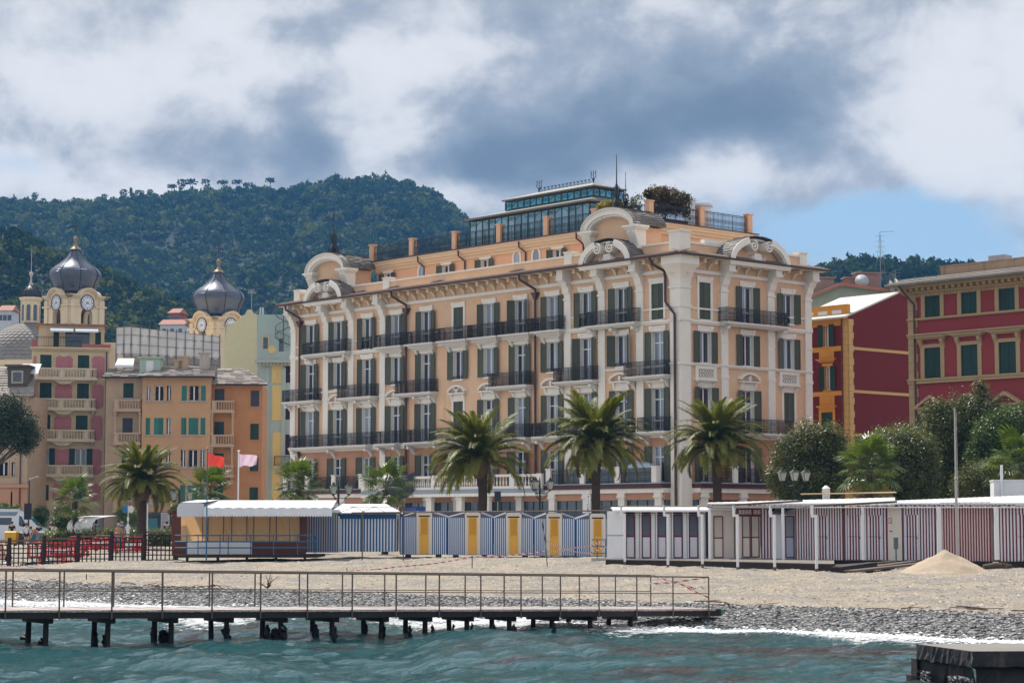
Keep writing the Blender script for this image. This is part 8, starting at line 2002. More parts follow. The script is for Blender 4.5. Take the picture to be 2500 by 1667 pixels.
for i, (px, py, r, h) in enumerate(st):
 d = 2.62 * FPX / (py - 1281); x = PX(px, d, py); xl_ = (Vector((x, d)) - Vector(A0_)); lx, ly = xl_.x * pe[0] + xl_.y * pe[1], xl_.x * pn[0] + xl_.y * pn[1]
 place('broken_pile', lump(r, h, i), pr_, (lx, ly, 0))
b = MB(); slope_box(b, XB, XB + .55, .5, 1.3, -.2, -.02); b.build('end_beam', M_darkwood, pr_); b = MB(); slope_box(b, XB + .55, XB + .62, .5, 1.3, -.18, -.04); b.build('beam_cap', mat('green_cap', (.02, .22, .12), .5), pr_)
pm_ = pr_.matrix_basis.copy(); bpy.context.view_layer.update()
def pw(x, y, h): return pr_.matrix_world @ Vector((x, y, dz(x) + h))
xe0, xe1 = on_line(1588, F0, pe), on_line(1729, N0, pe)
tape([pw(xe0, PW - .03, .85), pw(xe0 + .9, PW * .6, .5), pw(xe1 - .4, .4, .55), pw(xe1, -.03, .3)], 'loose red and white tape tangled across the pier end', .04, .25)
tape([pw(xe0, PW - .03, .8), pw(xe1 - 1.2, .9, .62), pw(xe1, -.03, .83)], 'red and white tape strung over the pier end railing', .04, .25)
tape([pw(xe1, -.03, .84), pw(xe1 + .02, -.05, .5), pw(xe1, -.03, .12)], 'red and white tape hanging down the last pier post', .035, .25)
t = thing('timber_stub', 'dark wet timber beam jutting in at the left above the surf', 'timber', P(-30, 1452, 78), R(2)); b = MB(); b.box(-1, 1.42, 0, .3, 0, .09); b.box(.3, 1.2, .02, .28, -.10, -.001); b.build('beam', M_darkwood, t); b = MB(); b.cyl((.8, .15, -1.6), (.8, .15, -.1), .06, n=8); b.build('pile', M_darkwood, t)
# concrete block in the water
cb = thing('concrete_block', 'dark weathered concrete block standing in the water at bottom right', 'concrete block', (0, 0, 0), 0)
zt = ZAT(1589, 32.6, 2372); p0 = P(2372, 1589, 32.6); p1 = P(2237, 1571.5, 34.6); p1.z = zt
M_conc = mat('dark_concrete', (.030, .030, .033), .8, .45, 3, .9, 10, dirt=((.10, .085, .075), 2.2, .50)); M_conct = mat('pale_concrete_top', (.19, .175, .165), .85, .2, 2.5, .4, 30)  # sides coloured much darker than the top
cb.location = (p0.x, p0.y, 0); e1 = Vector((p1.x - p0.x, p1.y - p0.y, 0)); L1 = e1.length; e1n = e1 / L1
b = MB(); far_ = Vector((4.2, .3, 0)); q0, q1, q2, q3 = Vector((0, 0, 0)), e1, e1 + Vector((4.0, .5, 0)), far_; up = Vector((0, 0, zt)); up2 = Vector((0, 0, zt - .22))
b.add([q + up for q in (q0, q1, q2, q3)], [(3, 2, 1, 0)], 1)
def jag(a, c, n, z, amp, s):
 r = random.Random(s); return [a + (c - a) * (i / n) + Vector((r.uniform(-amp, amp), r.uniform(-amp, amp), z + r.uniform(-amp, amp) * .7)) for i in range(n + 1)]
for a, c, s in ((q1, q0, 1), (q0, q3, 2)):
 rows_ = [[a + (c - a) * (i / 24) + up for i in range(25)]] + [jag(a, c, 24, z, .025 if z > zt - .3 else .045, s * 10 + j) for j, z in enumerate((zt - .12, zt - .24, zt - .27, zt - .5, zt - .8, -.2, -.8))]
 rows_[0] = [a + (c - a) * (i / 24) + up for i in range(25)]
 inn = (Vector((e1n.y, -e1n.x, 0)) if s == 1 else Vector((0, 1, 0))) * (.12 if s == 2 else -.0)
 for j in range(len(rows_)):
  if j >= 3: rows_[j] = [p + (Vector((.06, .12, 0))) for p in rows_[j]]
 for j in range(len(rows_) - 1):
  for i in range(24):
   hole = (s == 1 and 6 <= i <= 13 and j >= 4)  # no opening, black colour paints the dark inside
   b.add([rows_[j][i], rows_[j][i + 1], rows_[j + 1][i + 1], rows_[j + 1][i]], [(3, 2, 1, 0)], 2 if hole else 0)
b.build('block', [M_conc, M_conct, M_black], cb)
b = MB(); r = random.Random(8)
for i in range(700):      # barnacle crust
 u = r.random(); z = r.uniform(-.1, zt - .42); f_ = u if u < .28 or u > .62 else u
 if .25 < u < .58: continue
 p = q1 + (q0 - q1) * u + Vector((.05 + r.uniform(-.05, 0), .10, z)); s = r.uniform(.008, .02); d_ = Vector((r.gauss(0, 1), -1.2, r.gauss(0, 1))).normalized() * s; e = d_.orthogonal().normalized() * s; h_ = d_.cross(e).normalized() * s
 b.add([p - d_ + e, p - d_ - e * .5 + h_, p - d_ - e * .5 - h_, p + d_ - Vector((0, .05, 0))], [(0, 1, 3), (1, 2, 3), (2, 0, 3)])
tag(b.build('barnacle_crust', mat('barnacle', (.34, .33, .34), .6, .3, 8), cb), kind='stuff')
b = MB(); a = q1 + (q1 - q0).normalized() * .02;
for i, (dx, zz) in enumerate(((.22, zt - .24), (.42, zt - .52))):
 v = (q1 - q0).normalized(); c0 = q1; b.add([c0 + Vector((0, 0, -.8)), c0 + v * dx + Vector((0, 0, -.8)), c0 + v * dx + Vector((0, 0, zz)), c0 + Vector((0, 0, zz)), c0 + Vector((.6, .9, -.8)), c0 + v * dx + Vector((.6, .9, -.8)), c0 + v * dx + Vector((.6, .9, zz)), c0 + Vector((.6, .9, zz))], [(0, 3, 2, 1), (3, 7, 6, 2), (1, 2, 6, 5)])
b.build('footing_step', M_conc, cb)
# driftwood along the top of the shingle
tw = []
for i in range(26):
 t_ = rng.uniform(-8, 38); D = rng.uniform(4.6, 6.3); x = -18 + t_ * .738 + D * .676; y = 73.9 - t_ * .676 + D * .738
 if y < 45: continue
 L = rng.uniform(.3, 1.1); tw.append((x, y, L))
db = MB()
for x, y, L in tw * 3:
 a = rng.uniform(0, 6.28); x += rng.uniform(-.6, .6); y += rng.uniform(-.6, .6); z = gz(x, y) + .02; db.tube([(x, y, z), (x + math.cos(a) * L * .5, y + math.sin(a) * L * .5, z + rng.uniform(.0, .06)), (x + math.cos(a + .3) * L, y + math.sin(a + .3) * L, z + rng.uniform(0, .08))], rng.uniform(.008, .02), 4)
tag(db.build('driftwood_litter', mat('driftwood', (.10, .07, .05), .9, .2, 5)), 'twigs and driftwood washed up along the shingle edge', 'driftwood', kind='stuff')
def branch(px, py, d, label, seed, s=.5):
 q = random.Random(seed); x = PX(px, d); b = MB()
 for i in range(9):
  a = q.uniform(0, 6.28); e = q.uniform(.1, 1.3); l = s * q.uniform(.4, 1.1); p = Vector((0, 0, .05)); m_ = p + Vector((math.cos(a) * math.cos(e), math.sin(a) * math.cos(e), math.sin(e))) * l * .5; b.tube([p, m_ + Vector((q.uniform(-.05, .05), 0, .03)), m_ + (m_ - p) * .9 + Vector((q.uniform(-.1, .1), q.uniform(-.1, .1), q.uniform(-.1, .1)))], [.025, .016, .006], 4)
 tag(b.build('drift_branch', mat('driftwood', (.1, .07, .05)), None, (x, d, gz(x, d))), label, 'branch')
branch(655, 1430, 73, 'tangled dead branch lying on the shingle behind the pier railing', 3, .6); branch(2352, 1380, 84.5, 'dry palm debris behind the sand heap', 5, .5); branch(2450, 1385, 82, 'broken dry branches at the right below the cabins', 6, .55)
t = MB(); t.tube([(0, 0, .1), (.5, .05, .16), (1.1, 0, .12)], [.1, .13, .08], 9); tag(t.build('drift_log', mat('driftwood', (.1, .07, .05)), None, (PX(2398, 83), 83, gz(PX(2398, 83), 83)), R(-8), smooth=True), 'short thick driftwood log right of the sand heap', 'log')
# ================================================================ STREET, FENCE, PEOPLE
# ---- lattice fence on the left of the beach
fpx = [-60, 22, 107, 190, 272, 352, 430]; fd = [114, 113.5, 113, 112.5, 112, 111.5, 111]; fyb = [1390, 1387, 1384, 1380, 1373, 1368, 1366]; fyt = [1316, 1312, 1307, 1301, 1297, 1291, 1284]
ft = thing('lattice_fence', 'dark brown lattice fence with round posts left of the kiosk', 'fence', (PX(190, 112.5), 112.5, 0), 0); fo = Vector(ft.location)
M_fence = mat('dark_fence_wood', (.028, .018, .017), .75, .25, 5)
fp = []
for px, d, yb, yt in zip(fpx, fd, fyb, fyt):
 a, c = P(px, yb + 2, d) - fo, P(px, yt, d) - fo; fp.append((a, c)); b = MB(); b.cyl((0, 0, a.z - .3), (0, 0, c.z), .105, n=10); b.build('post', M_fence, ft, (a.x, a.y, 0))
for (a, at_), (c, ct) in zip(fp[:-1], fp[1:]):
 zl0, zl1 = max(a.z, c.z) * .5 + min(a.z, c.z) * .5 + .06, min(at_.z, ct.z) - .32
 L = c.x - a.x; n = 8
 q = MB(); q.box(.1, L - .1, -.045, .045, 0, .08); q.build('top_rail', mat('pale_rail_wood', (.14, .10, .085), .8, .2, 5), ft, (a.x, a.y, zl1 + .12))
 for i in range(1, n):
  q = MB(); q.box(-.03, .03, -.02, .02, zl0, zl1 - (.0 if i % 1 == 0 else .1)); q.build('bar', M_fence, ft, (a.x + L * i / n, a.y, 0))
 for j in range(6):
  z = zl0 + (zl1 - zl0) * j / 5; q = MB(); q.box(.1, L - .1, -.045, -.021, -.028, .028); q.build('bar', M_fence, ft, (a.x, a.y, z))
# ---- red plastic barriers
M_bar = mat('red_barrier_plastic', (.50, .018, .025), .45, .1, 4)
def barrier_mesh():
 b = MB(); W, H = 1.9, .95
 b.tube([(-W / 2, 0, .12), (-W / 2, 0, H - .15), (-W / 2 + .15, 0, H), (W / 2 - .15, 0, H), (W / 2, 0, H - .15), (W / 2, 0, .12)], .035, 6); b.box(-W / 2, W / 2, -.03, .03, .12, .2); b.box(-W / 2, W / 2, -.03, .03, H - .22, H - .16)
 for i in range(13): x = -W / 2 + W * (i + .5) / 13; b.box(x - .03, x + .03, -.02, .02, .2, H - .22)
 b.box(-.35, .35, -.04, .04, H * .45, H * .62, 1)
 return b.mesh('barrier_panel', [M_bar, M_wwhite])
def foot_mesh():
 b = MB(); b.box(-.06, .06, -.28, .28, 0, .06); b.box(-.05, .05, -.06, .06, .06, .14); return b.mesh('foot', M_bar)
blist = [(113, 122, 12, 0, 'leaning red plastic barrier nearest the left fence post'), (133, 123, -35, 0, 'red plastic barrier second from the left behind the fence'), (152, 121, 20, 0, 'red plastic barrier third from the left behind the fence'), (172, 124, -15, 0, 'red plastic barrier standing sideways in the middle of the group'), (205, 134, 5, 0, 'red plastic barrier at the back before the hedge, left one'), (240, 133, -8, 0, 'red plastic barrier at the back before the hedge, middle one'), (266, 134, 4, 0, 'red plastic barrier at the back beside the bare backed man'), (318, 130, 10, 0, 'red plastic barrier standing right of the bare backed man'), (345, 132, -60, 0, 'red plastic barrier turned end on near the fence post'), (128, 117, 40, 1, 'red plastic barrier lying flat on the gravel in front'), (190, 126, -20, 1, 'red plastic barrier lying flat beside the middle post')]
bmesh_, fmesh_ = barrier_mesh(), foot_mesh()
for px, d, a, flat, lab in blist:
 x = PX(px, d); t = thing('crowd_barrier', lab, 'barrier', (x, d, gz(x, d)), R(a), 'red plastic barriers on the beach')
 if flat: t.rotation_euler = (R(84), 0, R(a)); t.location.z += .06
 place('barrier_panel', bmesh_, t); place('foot', fmesh_, t, (-.75, 0, 0)); place('foot', fmesh_, t, (.75, 0, 0))
tape([P(120, 1352, 122), P(150, 1358, 121), P(200, 1318, 133), P(262, 1312, 133)], 'red and white tape looped between the red barriers', .06, .3)
tape([P(355, 1330, 131), P(385, 1338, 128), P(405, 1336, 127)], 'red and white tape lying in a heap right of the barriers', .06, .3)
# ---- bins
def bin_(px, d, w, h, m, label, lid=None):
 x = PX(px, d); t = thing('waste_bin', label, 'bin', (x, d, gz(x, min(d, 146)) if d < 147 else 1.16), 0, 'bins by the hedge'); b = MB(); b.taper(0, .5, .08, h - .1, w * .44, .42, w * .5, .5); b.build('body', m, t)
 b = MB(); b.taper(0, .5, h - .1, h, w * .53, .54, w * .45, .42); b.build('lid', lid or m, t)
 for sx in (-1, 1): q = MB(); q.cyl((sx * w * .36, .1, .08), (sx * w * .36, .2, .08), .08, n=8); q.build('wheel', M_black, t)
 q = MB()
 for k in range(4): q.add([(-w * .4 + k * .05, .05, .2 + k * .1), (-w * .4 + k * .05 + .12, .05, .2 + k * .1), (-w * .4 + k * .05 + .05, .045, .3 + k * .1), (-w * .4 + k * .05 - .07, .045, .3 + k * .1)], [(0, 1, 2, 3)], k % 2)
 q.build('reflector', [M_wwhite, M_bar], t)
M_by = mat('yellow_bin', (.62, .34, .01), .5, .1, 3); M_bg = mat('grey_bin', (.07, .085, .10), .5, .1, 3); M_bt = mat('teal_bin', (.02, .14, .20), .5, .1, 3); M_bd = mat('black_bin', (.015, .013, .015), .5, .1, 3)
bin_(26, 152, .84, 1.05, M_by, 'yellow wheeled bin left of the standing woman'); bin_(48, 153, .70, 1.0, M_bg, 'grey wheeled bin behind the standing woman'); bin_(79, 153, .68, 1.02, M_bt, 'teal wheeled bin right of the standing woman'); bin_(99, 153, .62, 1.04, M_bt, 'second teal wheeled bin behind the bending man'); bin_(113, 151, .60, .98, M_bd, 'black wheeled bin at the end of the hedge')
# ---- camper van
vn = thing('camper_van', 'white camper van parked behind the bins at the left edge', 'van', (PX(48, 163), 163, 1.16), 0); M_van = mat('white_car_paint', (.66, .68, .72), .3, .03, 1, spec=.6)
L = 5.0; b = MB(); sect = [(-L, .35), (-L, 2.55), (-.2, 2.55), (.25, 2.45), (.85, 1.95), (1.45, 1.35), (1.95, 1.1), (2.05, .8), (2.0, .35)]
b.prism(sect, 0, 2.0); b.build('body', M_van, vn)
b = MB(); b.prism([(-L, 2.55), (-.2, 2.55), (-.5, 2.72), (-L, 2.75)], .15, 1.85); b.build('roof_cap', M_van, vn); b = MB(); b.prism([(-L, 2.2), (-.3, 2.2), (-.1, 2.5), (-L, 2.5)], -.02, -.002); b.build('dark_stripe', glassmat('van_stripe', (.10, .14, .18), .15), vn)
b = MB(); b.prism([(-.05, 1.45), (.45, 1.3), (.5, 1.5), (.15, 2.15), (-.02, 2.2)], -.015, -.002); b.build('door_window', M_pane, vn); b = MB(); b.prism([(-1.7, 1.5), (-.6, 1.5), (-.6, 2.05), (-1.7, 2.05)], -.015, -.002); b.build('side_window', M_pane, vn)
b = MB(); b.add([(.88, .12, 1.98), (.88, 1.88, 1.98), (1.47, 1.85, 1.37), (1.47, .15, 1.37)], [(0, 3, 2, 1)]); b.v = [(x + .02, y, z + .02) for x, y, z in b.v]; b.build('windscreen', glassmat('van_glass', (.03, .14, .16), .05), vn)
for x in (1.2, -3.4): q = MB(); q.cyl((x, -.04, .36), (x, .2, .36), .36, n=18); o = q.build('wheel', M_black, vn, smooth=40); q = MB(); q.cyl((x, -.06, .36), (x, -.041, .36), .2, n=14); q.build('rim', M_wframe, o)
q = MB(); q.box(.3, .42, -.22, -.02, 1.35, 1.6); q.build('mirror', M_black, vn)
q = MB(); q.box(1.9, 2.06, .1, .5, .85, 1.02); q.build('headlight', M_pane_l, vn); q = MB(); q.box(1.9, 2.06, 1.5, 1.9, .85, 1.02); q.build('headlight', M_pane_l, vn)
# ---- bus shelter with curled canopy
sx = PX(218, 150); sh = thing('bus_shelter', 'white curled metal bus shelter behind the hedge', 'bus shelter', (sx, 150, 1.16), R(50)); k_ = 150 / FPX
prof_s = [(-.35, .3), (-.75, .95), (-.82, 1.3), (-.72, 1.65), (-.45, 1.92), (0, 2.03), (.6, 2.1), (1.4, 2.16)]
for y0, y1, nm in ((-1.3, .05, 0), (.1, 1.45, 1)):
 b = MB(); off = 0
 for p, q in zip(prof_s[:-1], prof_s[1:]): b.add([(p[0] + off, y0, p[1]), (q[0] + off, y0, q[1]), (q[0] + off, y1, q[1]), (p[0] + off, y1, p[1]), (p[0] + off + .04, y0, p[1] - .03), (q[0] + off + .03, y0, q[1] - .04), (q[0] + off + .03, y1, q[1] - .04), (p[0] + off + .04, y1, p[1] - .03)], [(0, 3, 2, 1), (4, 5, 6, 7), (0, 1, 5, 4)])
 b.build('canopy_shell', mat('pale_metal', (.74, .74, .72), .45, .06, 2, spec=.5), sh, smooth=40)
for x in (.4, 1.0): b = MB(); b.cyl((x, .5, 0), (x, .5, 2.1), .05, n=8); b.build('post', M_iron, sh)
b = MB(); b.box(.25, 1.15, .42, .46, 1.5, 1.95); b.box(.3, .8, .41, .419, 1.55, 1.9, 1); b.box(.85, 1.1, .41, .419, 1.55, 1.9, 2); b.build('timetable', [M_wwhite, mat('print_grey', (.1, .1, .11)), M_black], sh)
# ---- poles, signs and lamps
def pole_thing(name, label, cat, px, d, ytop, ybot, r, m, group=None):
 g = P(px, ybot, d).z; t = thing(name, label, cat, (PX(px, d), d, g), 0, group); H = P(px, ytop, d).z - g; b = MB(); b.cyl((0, 0, -.2), (0, 0, H), r, r * .8, 8); b.build('pole', m, t); return t, H
t, H = pole_thing('street_lamp', 'tall dark street lamp with curved arm at the left', 'street lamp', 70, 150, 1172, 1335, .07, mat('dark_pole', (.05, .055, .065), .5, .1, 3))
b = MB(); b.tube([(0, 0, H), (.12, 0, H + .12), (.4, 0, H + .2), (.62, 0, H + .28)], .05, 6); b.box(.3, .68, -.08, .08, H + .2, H + .26); b.build('lamp_arm', M_stone, t); b = MB(); b.box(-.32, .2, -.06, .06, 1.95, 3.1); b.build('sign_box', mat('dark_blue_sign', (.012, .016, .03), .5), t)
t, H = pole_thing('bus_stop_sign', 'bus stop pole with blue and white signs', 'sign', 313, 146, 1234, 1340, .04, M_wwhite)
b = MB(); b.prism([(-.22 + .19 * math.cos(a), H - .25 + .26 * math.sin(a)) for a in np.linspace(0, 6.2, 14)], -.05, -.02); b.build('blue_sign', mat('sign_blue', (.03, .20, .45), .5), t)
b = MB(); b.prism([(.19 + .20 * math.cos(a), H - .25 + .26 * math.sin(a)) for a in np.linspace(0, 6.2, 14)], -.05, -.02); b.build('white_sign', M_wwhite, t)
b = MB(); b.box(-.08, .08, -.05, -.03, H - 1.05, H - .8); b.box(-.1, .1, -.06, .06, .9, 1.7, 1); b.build('timetable', [M_wwhite, M_wwhite], t)
t, H = pole_thing('camera_pole', 'white pole with dome security camera before the orange house', 'pole', 360, 146, 1228, 1340, .055, M_wwhite)
b = MB(); b.tube([(0, 0, H - .05), (.12, 0, H), (.28, 0, H - .06)], .04, 6); b.lathe([(.0, -.12), (.11, -.1), (.14, 0), (.1, .06), (0, .08)], 10, (.3, 0, H - .15)); b.build('camera', mat('grey_camera', (.20, .28, .36), .4), t, smooth=40)
M_lamp = mat('dark_green_iron', (.012, .028, .022), .5, .1, 4); M_lglass = glassmat('frosted_lantern', (.42, .44, .40), .25, .6, .1)
def lantern_mesh():
 b = MB(); b.taper(0, 0, 0, .42, .10, .10, .19, .19); return b.mesh('lantern_glass', M_lglass)
def lantern_frame():
 b = MB(); b.taper(0, 0, .42, .58, .23, .23, .06, .06); b.lathe([(.06, .58), (.08, .62), (.03, .68), (.0, .74)], 8)
 for sx in (-1, 1):
  for sy in (-1, 1): b.cyl((sx * .105, sy * .105, 0), (sx * .195, sy * .195, .42), .014, n=4)
 b.taper(0, 0, -.10, 0, .03, .03, .11, .11); return b.mesh('lantern_frame', M_lamp)
lg, lf = lantern_mesh(), lantern_frame()
lamp_l = [(437, 128, 1188, 'three lantern street lamp left of the kiosk roof'), (826, 127, 1172, 'three lantern street lamp before the left wing of the hotel'), (1318, 126, 1160, 'three lantern street lamp before the hotel terrace balustrade'), (1940, 110, 1135, 'three lantern street lamp before the round dark evergreen'), (640, 131, 1213, 'three lantern street lamp whose tops peep over the kiosk'), (2028, 124, 1162, 'three lantern street lamp half hidden in the dark trees')]
for px, d, yt, lab in lamp_l:
 g = 1.12; t = thing('lantern_post', lab, 'street lamp', (PX(px, d), d, g), 0, 'three lantern street lamps'); H = P(px, yt, d).z - g - .1
 b = MB(); b.lathe([(.16, 0), (.16, .3), (.1, .4), (.07, .9), (.055, H - .9), (.08, H - .85), (.06, H - .7), (.05, H - .3), (.02, H)], 10); b.build('post', M_lamp, t, smooth=40)
 for a in (0.12, 2.2, 4.3) if d > 115 else (.12, 3.0, 4.6):
  x, y = math.cos(a) * .62, math.sin(a) * .62
  q = MB(); q.tube([(0, 0, H - .95), (x * .5, y * .5, H - 1.0), (x, y, H - .82)], .025, 5); q.tube([(0, 0, H - 1.35), (x * .45, y * .45, H - 1.25), (x * .75, y * .75, H - .95)], .018, 4); q.build('arm', M_lamp, t)
  place('lantern_frame', lf, t, (x, y, H - .72), .3); place('lantern_glass', lg, t, (x, y, H - .72), .3)
t, H = pole_thing('road_sign', 'dark backed road sign beside the curved palm trunk', 'sign', 1215, 124, 1199, 1300, .03, M_stone)
b = MB(); b.box(-.19, .19, -.03, .0, H - .6, H); b.build('sign_plate', mat('sign_back', (.018, .022, .035), .5, .1, 3), t)
# vertical TICKET banner
t, H = pole_thing('ticket_banner', 'white vertical TICKET banner beside the middle palm', 'banner', 1441, 123, 1193, 1290, .03, M_stone)
b = MB(); b.box(-.24, .02, -.04, -.01, H - 1.75, H - .32); b.build('banner_cloth', M_wwhite, t)
for i, chh in enumerate('TICKET'):
 cu = bpy.data.curves.new('letter', 'FONT'); cu.body = chh; cu.size = .26; cu.align_x = 'CENTER'; cu.materials.append(mat('banner_print', (.05, .06, .08), .7)); o = bpy.data.objects.new('letter', cu); COL.objects.link(o); me = bpy.data.meshes.new_from_object(o.evaluated_get(bpy.context.evaluated_depsgraph_get())); bpy.data.objects.remove(o); place('letter', me, t, (-.11, -.045, H - .58 - i * .225), 0, (math.pi / 2, 0, 0))
t = thing('blue_stall', 'small blue stall panel behind the striped hut roof', 'stall', (PX(975, 121), 121, 1.1), 0); w = PX(1037, 121) - PX(975, 121); b = MB(); b.box(0, w, 0, 1.0, 0, P(1000, 1236, 121).z - 1.1); b.build('stall_body', mat('stall_blue', (.03, .07, .26), .5, .1, 3), t); b = MB(); b.box(.1, w - .5, -.02, -.002, P(1000, 1247, 121).z - 1.1, P(1000, 1239, 121).z - 1.1); b.build('stall_sign', mat('stall_sign_blue', (.10, .14, .40), .5, .2, 6), t)
# wrapped furniture and tarpaulin on the terrace
M_wrap = mat('plastic_wrap', (.36, .44, .50), .22, .35, 5, .8, 5, spec=.8)
def heap(w, d_, h, seed, m):
 q = np.random.default_rng(seed); xs = np.linspace(-w / 2, w / 2, 26); ys = np.linspace(-d_ / 2, d_ / 2, 14); gx, gy, f = grid(xs, ys); e = np.minimum(1, 5 * (1 - np.abs(gx) / (w / 2))) * np.minimum(1, 4 * (1 - np.abs(gy) / (d_ / 2))); z = h * e * (.72 + .56 * vnoise(gx, gy, .5, seed, 3)); return npmesh('wrapping', np.stack([gx, gy, z], 1), f, m, smooth=True)
for i, (s, w, h, lab) in enumerate(((10.3, 2.2, 1.2, 'plastic wrapped furniture behind the left terrace railing'), (7.0, 2.6, 1.25, 'plastic wrapped furniture behind the middle terrace railing'), (3.6, 2.8, 1.45, 'tall plastic wrapped heap behind the right terrace railing'), (30.8, 2.2, 1.3, 'small plastic wrapped bundle behind the stone balustrade'))):
 off = .42 if s < 20 else 1.6; t = thing('wrapped_furniture', lab, 'wrapped heap', hotel.location + LF(s, off, 5.69 if s < 20 else 5.4), RL, 'wrapped furniture on the hotel terrace'); place('wrapping', heap(w, .7, h, 50 + i, M_wrap), t)
s0, s1 = 30.2, 26.6; b = MB(); n = 20; q = random.Random(4); p0 = hotel.location + LF(s0, BO + .2, 0); L = s0 - s1
def tp_(u, v):
 zz = 6.75 - v * (1.75 + .5 * math.sin(u * 3.1 + .6)) + .08 * math.sin(u * 14); return (u * L, -.08 - .12 * math.sin(v * 3) - .05 * math.sin(u * 17 + v * 5), zz)
for i in range(n):
 for j in range(10): b.add([tp_(i / n, j / 10), tp_((i + 1) / n, j / 10), tp_((i + 1) / n, (j + 1) / 10), tp_(i / n, (j + 1) / 10)], [(0, 1, 2, 3)])
tag(b.build('tarpaulin', mat('dark_tarpaulin', (.028, .032, .045), .6, .25, 4), None, (p0.x, p0.y, 0), RL, smooth=True), 'dark blue grey tarpaulin hung over the stone balustrade', 'tarpaulin')
# roof plant on the hotel
for px, yt, w, h, lab in ((1683, 487, .55, 1.5, 'white round flue left of the roof tanks'), (1712, 501, .95, .9, 'low white round tank on the hotel roof')):
 r, z = at_px(px, yt, 10.0); t = thing('roof_tank', lab, 'tank', hotel.location + LF(10.0, -r, 25.44), 0); b = MB(); b.lathe([(w * .85, 0), (w * .85, z - .15), (w, z - .15), (w, z)], 16); b.build('tank_shell', M_wwhite, t, smooth=40); b = MB(); b.lathe([(w * .9, 0), (w * .9, .05), (w * .4, .12)], 16, (0, 0, z)); b.build('tank_lid', M_stone, t)
r, z = at_px(1527, 418, 8.6); t = thing('lightning_spire', 'tall thin iron spire beside the glasshouse', 'spire', hotel.location + LF(8.6, -r, 25.44), 0); b = MB(); b.cyl((0, 0, 0), (0, 0, z), .06, .015, 6); b.build('rod', M_iron, t); b = MB()
for k in range(4):
 a = k * 1.5708 + .5; b.tube([(math.cos(a) * rr, math.sin(a) * rr, z * .42 + zz) for rr, zz in ((.5, -1.3), (.35, -.6), (.1, -.2), (.28, .35), (.2, .6), (.05, .45))], .04, 4)
b.lathe([(.05, z * .36), (.22, z * .42), (.05, z * .5)], 8); b.build('scrollwork', M_iron, t)
